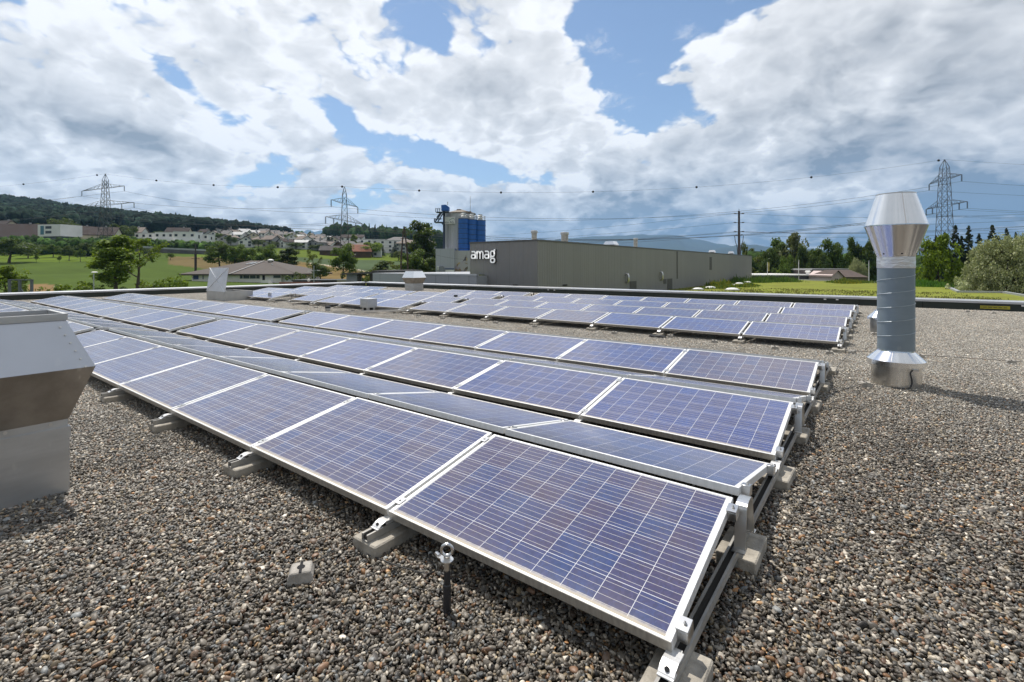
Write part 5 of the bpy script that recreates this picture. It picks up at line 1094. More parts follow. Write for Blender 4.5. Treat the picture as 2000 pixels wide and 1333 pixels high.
LEAF = {'green': leaf_mat('leaf_green', (.072, .130, .022)), 'lime': leaf_mat('leaf_lime', (.130, .205, .018), .4, .5), 'dark': leaf_mat('leaf_dark', (.046, .082, .022), .45, .35), 'olive': leaf_mat('leaf_olive', (.095, .118, .034)), 'silver': leaf_mat('leaf_silver', (.37, .41, .23), .34, .35), 'needle': leaf_mat('needle_dark', (.026, .044, .022), .45, .12), 'blue': leaf_mat('leaf_bluegreen', (.034, .066, .045), .4, .15), 'poplar': leaf_mat('leaf_poplar', (.115, .135, .062), .45, .35)}
def leaves(centers, rads, per, size, seed, squash=.75, droop=0.0):
    r = np.random.default_rng(seed); c = np.repeat(np.asarray(centers, float), per, 0); R = np.repeat(np.asarray(rads, float), per)
    d = r.normal(0, 1, (len(c), 3)); d /= np.linalg.norm(d, axis=1)[:, None]; q = r.uniform(.35, 1, len(c))**.6
    p = c+d*(R*q)[:, None]*np.array([1, 1, squash]); p[:, 2] -= droop*R*q*np.hypot(d[:, 0], d[:, 1])
    nrm = d*.7+r.normal(0, .7, d.shape)+np.array([0, 0, .35]); nrm /= np.linalg.norm(nrm, axis=1)[:, None]
    t = np.cross(nrm, r.normal(0, 1, d.shape)); t /= np.linalg.norm(t, axis=1)[:, None]; u = np.cross(nrm, t); s = size*np.exp(r.normal(0, .3, len(c)))[:, None]
    V = np.stack([p-t*s*.5, p+u*s*.33, p+t*s*.5, p-u*s*.33], 1).reshape(-1, 3); return V
def branch_tree(h, spread, seed, n1=7, trunk=.25, start=.3, lean=.1):
    """trunk with tapering limbs; returns bark mesh builder and limb tips"""
    r = np.random.default_rng(seed); b = MB(); tips = []; top = Vector((r.normal(0, lean)*h*.1, r.normal(0, lean)*h*.1, h*.82)); mid = top*.5+Vector((r.normal(0, .03)*h, r.normal(0, .03)*h, 0))
    pts = [Vector((0, 0, -.4)), Vector((0, 0, h*.12)), mid, top]; b.tube(pts, [trunk*1.25, trunk, trunk*.6, trunk*.12], 8)
    for i in range(n1):
        f = start+(0.92-start)*(i+.5)/n1; o = pts[1].lerp(mid, min(1, (f-.12)/.3)) if f < .41 else mid.lerp(top, (f-.41)/.42); a = i*2.4+r.uniform(-.5, .5); ln = spread*(1.15-f*.75)*r.uniform(.75, 1.15)
        e = o+Vector((math.cos(a)*ln, math.sin(a)*ln, ln*r.uniform(.35, .9))); m_ = o.lerp(e, .5)+Vector((0, 0, -.08*ln)); b.tube([o, m_, e], [trunk*.42*(1.1-f*.6), trunk*.24*(1.1-f*.6), trunk*.05], 6); tips += [e, m_.lerp(e, .55)]
        for j in range(3):
            a2 = a+r.uniform(-1.1, 1.1); l2 = ln*r.uniform(.35, .6); o2 = m_.lerp(e, r.uniform(0, .7)); e2 = o2+Vector((math.cos(a2)*l2, math.sin(a2)*l2, l2*r.uniform(.1, .8))); b.tube([o2, e2], [trunk*.12, trunk*.03], 5); tips.append(e2)
    tips.append(top); return b, tips
TREE = {}
def proto(kind, shape, leaf, seed):
    """unit trees (about 10 m) reused at many places"""
    key = (kind, leaf, seed)
    if key in TREE: return TREE[key]
    r = np.random.default_rng(seed*7+3)
    if shape == 'round':
        b, tips = branch_tree(10, 3.4, seed, 8, .28, .28); cs = [t for t in tips]+[Vector((r.normal(0, 1.5), r.normal(0, 1.5), r.uniform(4.0, 9.0))) for _ in range(14)]; V = leaves([tuple(c) for c in cs], [r.uniform(.9, 1.6) for _ in cs], 80, .42, seed)
    elif shape == 'wide':
        b, tips = branch_tree(8, 4.4, seed, 8, .30, .25); cs = tips+[Vector((r.normal(0, 2.2), r.normal(0, 2.2), r.uniform(3.2, 7.0))) for _ in range(16)]; V = leaves([tuple(c) for c in cs], [r.uniform(1.0, 1.8) for _ in cs], 84, .42, seed, .65)
    elif shape == 'sparse':
        b, tips = branch_tree(10, 5.2, seed, 7, .34, .34, .3); V = leaves([tuple(c) for c in tips], [r.uniform(.55, 1.0) for _ in tips], 42, .36, seed, .6)
    elif shape == 'tall':
        b, tips = branch_tree(13, 2.2, seed, 10, .24, .18); cs = tips+[Vector((r.normal(0, .8), r.normal(0, .8), r.uniform(2.5, 12.0))) for _ in range(16)]; V = leaves([tuple(c) for c in cs], [r.uniform(.7, 1.25) for _ in cs], 80, .40, seed, .95)
    elif shape == 'fir':
        b = MB(); b.tube([(0, 0, -.4), (0, 0, 14)], [.24, .02], 7); cs, rs = [], []
        for i in range(44):
            f = i/43; z = 1.4+f*12.5; R = 3.3*(1-f)**.92+.10
            for j in range(max(4, int(9*(1-f)+3))):
                a = r.uniform(0, 6.28); q = r.uniform(.0, 1.0)**.6*R*r.uniform(.75, 1.15); cs.append((math.cos(a)*q, math.sin(a)*q, z-.30*q+r.normal(0, .12))); rs.append(.16+.42*(1-f))
        V = leaves(cs, rs, 30, .30, seed, .6, .45)
    elif shape == 'bush':
        b = MB(); b.tube([(0, 0, -.3), (.1, 0, 1.2)], [.10, .04], 6); b.tube([(0, 0, -.2), (-.5, .3, 1.5)], [.08, .03], 5); b.tube([(0, 0, -.2), (.5, -.4, 1.4)], [.08, .03], 5)
        cs = [Vector((r.normal(0, 1.0), r.normal(0, 1.0), abs(r.normal(1.1, .6)))) for _ in range(26)]; V = leaves([tuple(c) for c in cs], [r.uniform(.4, .8) for _ in cs], 64, .26, seed)
    elif shape == 'willow':
        b, tips = branch_tree(7, 3.2, seed, 9, .4, .12); cs, rs = [], []
        for i in range(520):
            d = r.normal(0, 1, 3); d /= np.linalg.norm(d); d[2] = abs(d[2])*1.05-.12; q = r.uniform(.55, 1.0)**.5; cs.append((d[0]*5.2*q, d[1]*5.2*q, 2.2+d[2]*6.2*q)); rs.append(r.uniform(.5, .9))
        V = leaves(cs, rs, 110, .17, seed, .8, .2)
    F = np.arange(len(V)).reshape(-1, 4); tm = b.mesh('trunk', M_BARK, fix=False); cm = np_mesh('crown', V, F, LEAF[leaf], False)
    TREE[key] = (tm, cm); return TREE[key]
def tree(name, shape, leaf, px, k, hgt, wid, label, group=None, cat='tree', base=None, ref=None, seed=1, pxo=None):
    """stand a tree on the ground in the direction of a photograph column; hgt and wid in metres"""
    tm, cm = proto(name, shape, leaf, seed); x, y = gxy(px, k); z = lz(x, y) if base is None else base
    t = empty(name, (x, y, z), label, cat, group, rz=random.uniform(0, 6.28)); R = {'round': (10.2, 7.6), 'wide': (8.4, 9.6), 'sparse': (10, 10), 'tall': (13.2, 4.8), 'fir': (14.2, 6.0), 'bush': (2.6, 3.6), 'willow': (7.6, 9.4)}[shape]
    t.scale = (wid/R[1], wid/R[1], hgt/R[0]); link('trunk', tm, t); link('crown', cm, t); return t
def tpx(name, shape, leaf, px, ytop, k, wpx, label, group=None, seed=1, cat='tree', base=None):
    """size a tree so that its crown reaches a photograph row and is so many photograph pixels wide"""
    x, y = gxy(px, k); z = lz(x, y) if base is None else base; top = CAM[2]-(ytop-CY)*k/FPX; return tree(name, shape, leaf, px, k, top-z, wpx*k/FPX*math.cos(math.atan((px-CX)/FPX)), label, group, cat, base, seed=seed)
tpx('broadleaf_tree', 'tall', 'lime', 226, 455, 72, 92, 'tall light-green tree just beyond the parapet, left of the bare-limbed one', None, 3)
tpx('broadleaf_tree', 'sparse', 'lime', 268, 474, 70, 135, 'thinly leaved tree with visible dark limbs beyond the parapet', None, 5)
tpx('broadleaf_tree', 'round', 'lime', 5, 518, 62, 95, 'bright green tree cut by the left edge of the picture behind the steel frame', None, 2)
for px, yt, k, wp, lf, lb in ((140, 546, 66, 80, 'lime', 'light-green bush beyond the parapet right of the steel frame'), (190, 552, 68, 70, 'green', 'dark-leaved bush at the foot of the street lamp'), (310, 540, 74, 70, 'lime', 'light-green bush right of the bare-limbed tree'), (348, 534, 78, 50, 'lime', 'light-green bush beside the bungalow\'s left eave'), (325, 545, 66, 60, 'green', 'green bush just beyond the parapet before the bungalow\'s left end'), (285, 552, 62, 60, 'olive', 'dull green bush at the foot of the bare-limbed tree'), (30, 545, 60, 70, 'dark', 'dark bush behind the grey steel frame')):
    tpx('bush', 'bush', lf, px, yt, k, wp, lb, 'bushes beyond the parapet', 1+(px % 3), 'bush')
G_RT = 'trees behind the bungalow roof'
for px, yt, wp, lf, sh_, lb in ((430, 474, 60, 'green', 'round', 'dark tree behind the bungalow roof, leftmost of that row'), (458, 480, 46, 'green', 'round', 'mid-green tree behind the bungalow roof, second in that row'), (484, 484, 44, 'green', 'round', 'round green tree behind the bungalow ridge'), (518, 481, 52, 'green', 'round', 'dark tree behind the bungalow roof right of the roof vent'), (562, 482, 42, 'dark', 'tall', 'slim dark tree standing alone against the ripe field')):
    tpx('broadleaf_tree', sh_, lf, px, yt, 150, wp, lb, G_RT, 1+px % 4)
for px, yt, k, wp, lf, sh_, lb in ((610, 492, 120, 38, 'olive', 'sparse', 'thin half-bare tree behind the low garages'), (626, 505, 122, 26, 'green', 'tall', 'slim green tree beside the half-bare one'), (668, 481, 118, 56, 'green', 'round', 'tall leafy tree in front of the middle pylon'), (592, 530, 112, 40, 'dark', 'bush', 'dark bush by the right end of the bungalow'), (748, 507, 118, 36, 'dark', 'tall', 'dark pointed tree right of the white-flowered shrub'), (730, 520, 112, 40, 'olive', 'bush', 'low shrub behind the open shed'), (775, 512, 112, 46, 'olive', 'round', 'pale shrubby tree before the timber pole'), (700, 522, 116, 40, 'green', 'bush', 'green shrub behind the shed roof')):
    tpx('broadleaf_tree' if sh_ != 'bush' else 'bush', sh_, lf, px, yt, k, wp, lb, 'trees along the far field', 1+px % 3, 'tree' if sh_ != 'bush' else 'bush')
tpx('broadleaf_tree', 'round', 'dark', 823, 456, 125, 88, 'massive dark green tree beside the concrete plant', None, 2); tpx('broadleaf_tree', 'round', 'green', 803, 492, 112, 60, 'lighter green tree in front of the massive dark one', None, 3); tpx('broadleaf_tree', 'round', 'dark', 848, 505, 112, 50, 'small dark tree at the left wall of the concrete plant', None, 4)
tpx('broadleaf_tree', 'wide', 'lime', 727, 473, 262, 46, 'round bright green tree beside the red-roofed barn', None, 1); tpx('conifer', 'fir', 'blue', 771, 475, 268, 22, 'blue-green conifer on the lawn right of the barn', None, 2); tpx('conifer', 'fir', 'needle', 746, 476, 282, 16, 'narrow dark conifer between barn and blue-green one', None, 3); tpx('broadleaf_tree', 'wide', 'lime', 690, 471, 300, 30, 'round lime tree behind the barn roofs', None, 3); tpx('broadleaf_tree', 'round', 'olive', 778, 490, 240, 22, 'small round tree on the lawn below the pale flats', None, 1)
# orchard on the meadow
G_OR = 'orchard trees on the meadow'
for px, yt, k, wp, lf, lb in ((18, 470, 168, 110, 'dark', 'big spreading fruit tree at the left end of the orchard'), (55, 474, 190, 46, 'green', 'mid-size fruit tree behind the big spreading one'), (72, 476, 205, 44, 'dark', 'dark fruit tree below the white box house'), (104, 477, 196, 36, 'green', 'fruit tree standing free with a clear trunk, orchard middle'), (135, 481, 180, 30, 'dark', 'dark round fruit tree with a thick trunk'), (157, 486, 172, 20, 'green', 'small fruit tree right of the thick-trunked one'), (71, 498, 170, 9, 'green', 'sapling on the meadow under the orchard, left one'), (116, 499, 168, 8, 'green', 'sapling on the meadow under the orchard, right one'), (168, 474, 205, 38, 'dark', 'dark fruit tree by the long wall'), (190, 476, 196, 30, 'green', 'fruit tree next to the tall light-green tree'), (288, 484, 205, 36, 'dark', 'dark round tree right of the bare-limbed crown'), (333, 494, 196, 16, 'green', 'small flat-topped tree alone on the slope'), (300, 488, 214, 26, 'dark', 'dark bushy tree under the long wall'), (38, 472, 215, 40, 'dark', 'dark tree below the big brown roof'), (90, 473, 222, 40, 'green', 'green tree in the hedge below the big brown roof'), (120, 476, 224, 34, 'green', 'green tree in the hedge below the white box house')):
    tpx('fruit_tree', 'wide', lf, px, yt, k, wp, lb, G_OR, 1+px % 4)
# right-hand wood
G_RW = 'trees behind the planted roof'
for px, yt, k, wp, sh_, lf, lb in ((1462, 482, 128, 34, 'round', 'olive', 'olive tree half hidden by the far end of the hall'), (1492, 470, 122, 52, 'tall', 'olive', 'thin-topped olive tree right of the hall'), (1519, 464, 120, 46, 'tall', 'green', 'slim green tree next to the tallest poplar'), (1551, 456, 118, 62, 'round', 'poplar', 'tallest silvery poplar of the right-hand wood'), (1590, 484, 116, 50, 'round', 'green', 'lower green tree right of the tallest poplar'), (1628, 471, 112, 62, 'round', 'green', 'full round green tree left of the stack'), (1690, 470, 110, 64, 'round', 'dark', 'dark round tree close behind the stack hood'), (1664, 492, 112, 50, 'round', 'green', 'green tree filling the gap left of the stack'), (1570, 500, 112, 50, 'wide', 'dark', 'dark low tree under the poplar'), (1508, 505, 114, 60, 'wide', 'dark', 'dark low tree under the slim green one'), (1600, 512, 108, 60, 'wide', 'dark', 'dark low tree behind the flat grey hut'), (1735, 480, 110, 50, 'round', 'green', 'green tree hidden behind the stack'), (1540, 515, 108, 50, 'wide', 'green', 'green low tree behind the yellow flag')):
    tpx('broadleaf_tree', sh_, lf, px, yt, k, wp, lb, G_RW, 1+px % 5, base=-7)
tpx('willow_bush', 'willow', 'silver', 1675, 511, 95, 46, 'small pale silvery bush behind the gabled hut', None, 2, 'bush', -7)
tpx('broadleaf_tree', 'wide', 'lime', 1828, 492, 66, 112, 'bright lime-green tree right of the tall stack', None, 2, base=-7)
tpx('willow_bush', 'willow', 'silver', 1968, 470, 56, 200, 'huge pale silvery bush at the right edge', None, 1, 'bush', -7)
tpx('bush', 'bush', 'silver', 1878, 541, 54, 60, 'low silvery bush at the foot of the huge pale one', None, 2, 'bush', -3)
for px, yt, wp, lb in ((1866, 441, 42, 'tall dark fir seen through the right pylon'), (1892, 443, 44, 'tall dark fir right of the pylon, second of the line'), (1938, 441, 50, 'broad-topped dark fir above the huge pale bush'), (1966, 447, 40, 'dark fir behind the pale bush, next to last'), (1984, 456, 34, 'last dark fir at the right edge'), (1845, 455, 40, 'dark fir partly hidden by the lime-green tree'), (1828, 462, 40, 'dark fir close beside the stack hood'), (1912, 458, 44, 'lower dark fir between two taller ones'), (1878, 462, 40, 'lower dark fir behind the lime-green tree'), (1950, 462, 44, 'lower dark fir behind the pale bush')):
    tpx('conifer', 'fir', 'needle', px, yt, 104, wp*1.75, lb, 'dark firs at the right', 1+px % 4, base=-7)
for px, yt, k, wp, lb in ((1792, 545, 62, 40, 'dark hedge bush left of the lime-green tree trunk'), (1850, 540, 60, 50, 'dark hedge bush right of the lime-green tree trunk'), (1800, 520, 80, 60, 'dark undergrowth bush behind the lime-green tree')):
    tpx('bush', 'bush', 'dark', px, yt, k, wp, lb, None, 2, 'bush', -6)

# wooded hillside and the far line of wood: one mass each
def wood(name, px_rng, k_rng, n, hmin, hmax, seed, cond=None, col=(.020, .040, .014), fir=.25):
    r = np.random.default_rng(seed); iv, fi = IV2, IF2; V, T, cnt = [], [], 0; Fs = []
    while cnt < n:
        px = r.uniform(*px_rng); k = math.sqrt(r.uniform(k_rng[0]**2, k_rng[1]**2))
        if cond and not cond(px, k, r): continue
        x, y = gxy(px, k); z = lz(x, y); h = r.uniform(hmin, hmax); wv = h*r.uniform(.30, .48); f = r.random() < fir; p = iv.copy()
        if f: p = p*np.array([.55, .55, 1.1]); p[:, :2] *= (1.05-.5*(p[:, 2:3]+1))
        p = p*(1+r.normal(0, .16, (len(iv), 1))); P3 = p*np.array([wv, wv, h*.55])+np.array([x, y, z+h*.5]); V.append(P3); Fs.append(fi+cnt*len(iv)); t = np.array(col)*math.exp(r.normal(0, .35))*(np.array([.7, .8, 1.0]) if f else np.array([1, 1, 1]))
        T.append(np.repeat(t[None]*(1+.0*p[:, 2:3]), 1, 0)*np.exp(r.normal(0, .22, (len(iv), 1)))); cnt += 1
    m = bpy.data.materials.new(name+'_crowns'); m.use_nodes = True; q = NT(m.node_tree); b = q.n['Principled BSDF']; a = q.new('ShaderNodeAttribute'); a.attribute_name = 'tone'; g = q.new('ShaderNodeNewGeometry').outputs['Position']
    f = q.noise(g, .55, 4, .7); q.put(b.inputs['Base Color'], q.mix(q.sstep(f, .32, .68), q.mix(1.0, a.outputs[0], (.45, .45, .5, 1), 'MULTIPLY'), q.mix(1.0, a.outputs[0], (1.5, 1.5, 1.3, 1), 'MULTIPLY'))); b.inputs['Roughness'].default_value = 1; b.inputs['Specular IOR Level'].default_value = .1
    bp = q.new('ShaderNodeBump'); bp.inputs['Strength'].default_value = 1.0; bp.inputs['Distance'].default_value = .8; q.put(bp.inputs['Height'], f); q.l.new(bp.outputs[0], b.inputs['Normal'])
    return tag(link(name, np_mesh(name, np.concatenate(V), np.concatenate(Fs), m, False, {'tone': np.concatenate(T)})), kind='stuff')
def on_hill(px, k, r):
    lim = np.interp(px, [-60, 0, 150, 300, 420, 520, 600], [300, 305, 330, 380, 430, 520, 640])
    if k < lim*r.uniform(.96, 1.1): return False
    if 100 < px < 235 and k > np.interp(px, [100, 140, 235], [770, 690, 800]): return False        # bare meadow on the brow
    if px > 455 and k > np.interp(px, [455, 500, 560], [640, 690, 640]): return r.random() < .05
    return True
wood('forest', (-60, 570), (300, 880), 8200, 7, 13, 3, on_hill, (.013, .025, .018))
wood('forest', (640, 870), (470, 640), 520, 12, 20, 4, lambda px, k, r: k > np.interp(px, [640, 700, 870], [600, 480, 470]), fir=.5)
wood('hedgerow', (520, 720), (640, 800), 40, 7, 12, 6); wood('hedgerow', (200, 435), (238, 252), 230, 2.5, 5, 7, None, (.04, .075, .016), 0); wood('hedgerow', (-40, 200), (206, 226), 130, 3, 7, 8, None, (.03, .06, .014), 0)
wood('hedgerow', (1475, 2050), (125, 150), 260, 7, 11, 9, None, (.03, .055, .016), .1)

# ------------------------------------------------------------------ houses of the town
WALLS = {'white': mat('wall_white', (.74, .73, .70), .9, var=.05, vscale=.3), 'cream': mat('wall_cream', (.62, .56, .42), .9, var=.06, vscale=.3), 'yellow': mat('wall_yellow', (.60, .52, .22), .9, var=.06, vscale=.3), 'grey': mat('wall_grey', (.36, .36, .36), .9, var=.08, vscale=.3), 'pink': mat('wall_pink', (.55, .36, .29), .9, var=.06, vscale=.3), 'brown': mat('wall_timber', (.085, .052, .033), .9, var=.25, vscale=.6)}
ROOFS = {'brown': mat('roof_brown', (.034, .021, .017), .9, var=.22, vscale=.5), 'grey': mat('roof_grey', (.17, .16, .155), .9, var=.15, vscale=.5), 'red': mat('roof_red', (.21, .085, .050), .9, var=.25, vscale=.5), 'dark': mat('roof_dark', (.06, .052, .05), .9, var=.2, vscale=.5), 'tan': mat('roof_tan', (.19, .155, .13), .9, var=.2, vscale=.5), 'pale': mat('roof_pale', (.48, .48, .47), .8, var=.08, vscale=.4)}
M_HWIN = mat('far_window', (.035, .042, .05), .25)
def house(px, k, w_, d, hw, roof, wc, rc, label, group=None, rz=0.0, hr=None, nw=3, floors=2, z=None, cat='house', name='house', chimney=True):
    x, y = gxy(px, k); z = lz(x, y) if z is None else z; t = empty(name, (x, y, z), label, cat, group, rz=-YAW+rz); hr = hr or w_*.28
    MB().box((-w_/2, -d/2, -3), (w_/2, d/2, hw)).build('wall', WALLS[wc], t); e = .5
    b = MB(); zb = hw-.10
    if roof == 'gable':
        b.prism([(-d/2-e, zb), (0, hw+hr), (d/2+e, zb), (d/2+e, zb+.25), (0, hw+hr+.28), (-d/2-e, zb+.25)], 0, -w_/2-e, w_/2+e); MB().prism([(-d/2, hw-.01), (d/2, hw-.01), (0, hw+hr-.03)], 0, -w_/2+.01, w_/2-.01).build('gable_wall', WALLS[wc], t)
    elif roof == 'front':
        b.prism([(-w_/2-e, zb), (0, hw+hr), (w_/2+e, zb), (w_/2+e, zb+.25), (0, hw+hr+.28), (-w_/2-e, zb+.25)], 1, -d/2-e, d/2+e); MB().prism([(-w_/2, hw-.01), (w_/2, hw-.01), (0, hw+hr-.03)], 1, -d/2+.01, d/2-.01).build('gable_wall', WALLS[wc], t)
    elif roof == 'hip':
        q = min(w_, d)/2*.9; b.add([(-w_/2-e, -d/2-e, zb), (w_/2+e, -d/2-e, zb), (w_/2+e, d/2+e, zb), (-w_/2-e, d/2+e, zb), (-w_/2+q, 0, hw+hr), (w_/2-q, 0, hw+hr)], [(0, 1, 5, 4), (1, 2, 5), (2, 3, 4, 5), (3, 0, 4), (0, 3, 2, 1)])
    else: b.box((-w_/2-.12, -d/2-.12, hw), (w_/2+.12, d/2+.12, hw+.35))
    rf = b.build('roof', ROOFS[rc], t)
    if chimney and roof != 'flat': MB().box((w_*.18, -.3, hw+hr*.4), (w_*.18+.7, .4, hw+hr+.9)).build('chimney', WALLS['grey'], rf)
    for f in range(floors):
        zc = hw*(f+.5)/floors
        for i in range(nw):
            xc = -w_/2+w_*(i+.5)/nw+((i*7+f*3) % 3-1)*.12*w_/nw; ww = min(1.5, w_/nw*.42)
            MB().box((xc-ww/2, -d/2-.06, zc-.6), (xc+ww/2, -d/2-.004, zc+.75)).build('window', M_HWIN, t)
    if roof == 'front': MB().box((-.6, -d/2-.06, hw+hr*.18), (.6, -d/2-.004, hw+hr*.55)).build('window', M_HWIN, t)
    # one window on the side one sees obliquely
    MB().box((w_/2+.004, -.7, hw*.55), (w_/2+.06, .7, hw*.82)).build('window', M_HWIN, t)
    return t
G_T = 'houses of the town'
house(32, 250, 34, 16, 5.0, 'gable', 'cream', 'brown', 'long cream building under a huge brown roof at the left edge', None, .10, 7.0, 9, 1, z=11.2)
house(12, 262, 10, 10, 9.5, 'gable', 'cream', 'brown', 'cream gabled block joined to the huge brown roof at the far left', None, -.3, 4.0, 2, 2, z=12.5)
# modern white box on a dark glazed ground floor
x, y = gxy(118, 244); z0 = 13.2; t = empty('box_house', (x, y, z0), 'white box-shaped modern building raised on a dark glazed ground floor', 'house', None, rz=-YAW-.22); MB().box((-7.2, -5, 3.2), (7.2, 5, 9.0)).build('wall', WALLS['white'], t); MB().box((-4.5, -4.4, -3), (6.0, 4.4, 3.2)).build('ground_floor', mat('glazed_base', (.05, .06, .07), .2), t)
for a in ((-5.4, -3.2, 4.1, 8.4, mat('teal_glass', (.05, .16, .20), .2)), (-2.2, 1.6, 6.9, 8.2, M_HWIN), (-2.2, 1.6, 4.6, 5.9, M_HWIN)): MB().box((a[0], -5.06, a[2]), (a[1], -5.004, a[3])).build('window', a[4], t)
house(191, 256, 18, 12, 5.2, 'gable', 'cream', 'brown', 'cream house with brown gable roof behind the left pylon', None, .35, 4.4, 3, 1, z=12.5)
house(162, 262, 9, 9, 6.5, 'gable', 'cream', 'brown', 'cream house with its gable turned, right of the white box building', None, 1.2, 3.6, 2, 2, z=13.0)
house(170, 238, 17, 7, 2.9, 'flat', 'white', 'pale', 'low white flat building with a strip of windows below the brown-roofed house', None, -.05, None, 6, 1, z=11.6)
for px, k, w_, hw, lb in ((290, 286, 9.5, 5.6, 'white cubic house farthest left of the modern row'), (329, 285, 9.5, 6.6, 'white cubic house second in the modern row'), (368, 283, 11.5, 7.6, 'largest white cubic house of the modern row'), (398, 292, 8.5, 6.2, 'white cubic house at the right end of the modern row')):
    h_ = house(px, k, w_, 9, hw, 'flat', 'white', 'pale', lb, 'white cubic houses', .12, None, 3, 2); 
    MB().box((-w_/2-1.5, -6.5, -3), (w_/2+2.5, -4.52, 2.9)).build('terrace', WALLS['white'], h_)
for px, k, w_, rf, wc, rc, lb in ((262, 300, 12, 'gable', 'white', 'tan', 'house with tan roof half hidden left of the cubic row'), (350, 318, 13, 'gable', 'cream', 'brown', 'house with dark brown roof behind the cubic row'), (238, 290, 10, 'gable', 'cream', 'dark', 'small dark-roofed house right of the left pylon')): house(px, k, w_, 9, 5.4, rf, wc, rc, lb, G_T, .2)
rt = np.random.default_rng(21)
cnt = 0
for row, (k0, xa, xb, nm) in enumerate(((305, 436, 660, 'front'), (342, 408, 700, 'second'), (385, 392, 700, 'third'), (440, 384, 690, 'fourth'))):
    px = xa; i = 0
    while px < xb and i < 23:
        w_ = rt.uniform(5.6, 8.8); wpx = w_*FPX/k0; k = k0+rt.uniform(-12, 12); wc = ['white', 'white', 'white', 'cream', 'grey', 'white', 'white', 'yellow', 'cream', 'white'][rt.integers(10)]; rc = ['grey', 'brown', 'tan', 'grey', 'grey', 'tan', 'brown', 'pale'][rt.integers(8)]; rf = ['gable', 'front', 'gable', 'front', 'hip'][rt.integers(5)]
        kinds = {'gable': 'with long %s roof', 'front': 'gable-on with %s roof', 'hip': 'with hipped %s roof'}[rf] % rc
        house(px+wpx/2, k, w_, rt.uniform(6.5, 8.5), rt.uniform(3.2, 4.5), rf, wc, rc, '%s house %s, %s from left, town\'s %s row' % (wc, kinds, ORD[i], nm), G_T, rt.uniform(-.55, .55), rt.uniform(1.7, 3.0), 2, 2 if row < 3 else 1)
        px += wpx*rt.uniform(.98, 1.35); i += 1
# a few garden trees and hedges between the houses
for i, (px, k, h_, w_, lf) in enumerate(((505, 296, 5, 9, 'dark'), (537, 300, 4, 8, 'dark'), (450, 298, 6, 7, 'dark'), (578, 298, 4, 9, 'dark'), (620, 300, 4, 10, 'dark'), (442, 420, 11, 8, 'needle'), (460, 430, 11, 7, 'needle'), (642, 330, 9, 7, 'needle'), (648, 326, 8, 6, 'needle'), (428, 330, 6, 6, 'green'), (560, 360, 6, 6, 'green'), (602, 352, 6, 6, 'olive'), (250, 282, 10, 11, 'dark'), (310, 296, 7, 9, 'dark'), (384, 302, 7, 7, 'dark'), (115, 262, 12, 16, 'dark'), (228, 272, 11, 9, 'dark'))):
    tree('garden_tree' if lf != 'needle' else 'conifer', 'wide' if lf != 'needle' else 'fir', lf, px, k, h_, w_, ['dark garden tree', 'dark hedge-like tree', 'garden tree'][i % 3]+' among the houses, '+['left of the front row', 'before the front row', 'between two gardens of the front row', 'under the town\'s middle', 'by the barn road', 'dark conifer behind the fourth row', 'second conifer behind the fourth row', 'conifer left of the barn', 'smaller conifer left of the barn', 'near the cubic row', 'inside the third row', 'inside the second row', 'between pylon and cubic row', 'between two cubic houses', 'behind the largest cubic house', 'behind the white box building', 'right of the brown gable house'][i], 'garden trees in the town', seed=1+i % 4)
# farm
house(703, 258, 9, 10, 2.8, 'gable', 'brown', 'red', 'timber barn with bright orange-red tiled roof', None, .55, 3.6, 0, 1, name='barn', cat='barn', chimney=False); house(655, 272, 15, 9, 2.6, 'gable', 'brown', 'dark', 'low dark timber barn with wide brown roof left of the red-roofed one', None, .2, 2.6, 0, 1, name='barn', cat='barn', chimney=False)
house(676, 282, 12, 11, 3.6, 'front', 'brown', 'grey', 'tall dark barn gable behind the low timber barn', None, -.5, 4.4, 0, 1, name='barn', cat='barn', chimney=False); house(694, 290, 17, 9, 4.4, 'gable', 'brown', 'tan', 'long barn with pale tan roof behind the red-roofed one', None, .1, 2.4, 0, 1, name='barn', cat='barn', chimney=False)
house(736, 268, 5, 7, 5.5, 'front', 'white', 'grey', 'small white house at the right edge of the farm tree', None, .2, 1.6, 1, 2)
for px, k, w_, hw, rf, rc, lb in ((762, 330, 22, 8.0, 'flat', 'pale', 'long pale flat-roofed apartment block behind the conifers'), (722, 345, 22, 7.6, 'flat', 'pale', 'pale apartment block behind the round farm tree'), (800, 318, 17, 7.0, 'hip', 'tan', 'grey apartment house with low tan hipped roof behind the timber pole'), (778, 352, 16, 8.5, 'hip', 'grey', 'grey-roofed apartment house between the pale blocks'), (828, 330, 15, 7.6, 'hip', 'tan', 'tan-roofed house half hidden by the massive dark tree'), (690, 372, 16, 7.0, 'gable', 'brown', 'brown-roofed house behind the middle pylon')):
    house(px, k, w_, 11, hw, rf, 'grey' if rf == 'hip' else 'white', rc, lb, 'apartment houses right of the farm', .15, 2.4, 5, 3)
for px, k, lb in ((224, 560, 'tiny white house among the hillside woods, upper one'), (228, 545, 'tiny white house among the hillside woods, lower one'), (252, 590, 'tiny pale house among the hillside woods, right one')): house(px, k, 9, 8, 7, 'flat', 'white', 'pale', lb, 'tiny houses in the hillside woods', .1, None, 1, 1)
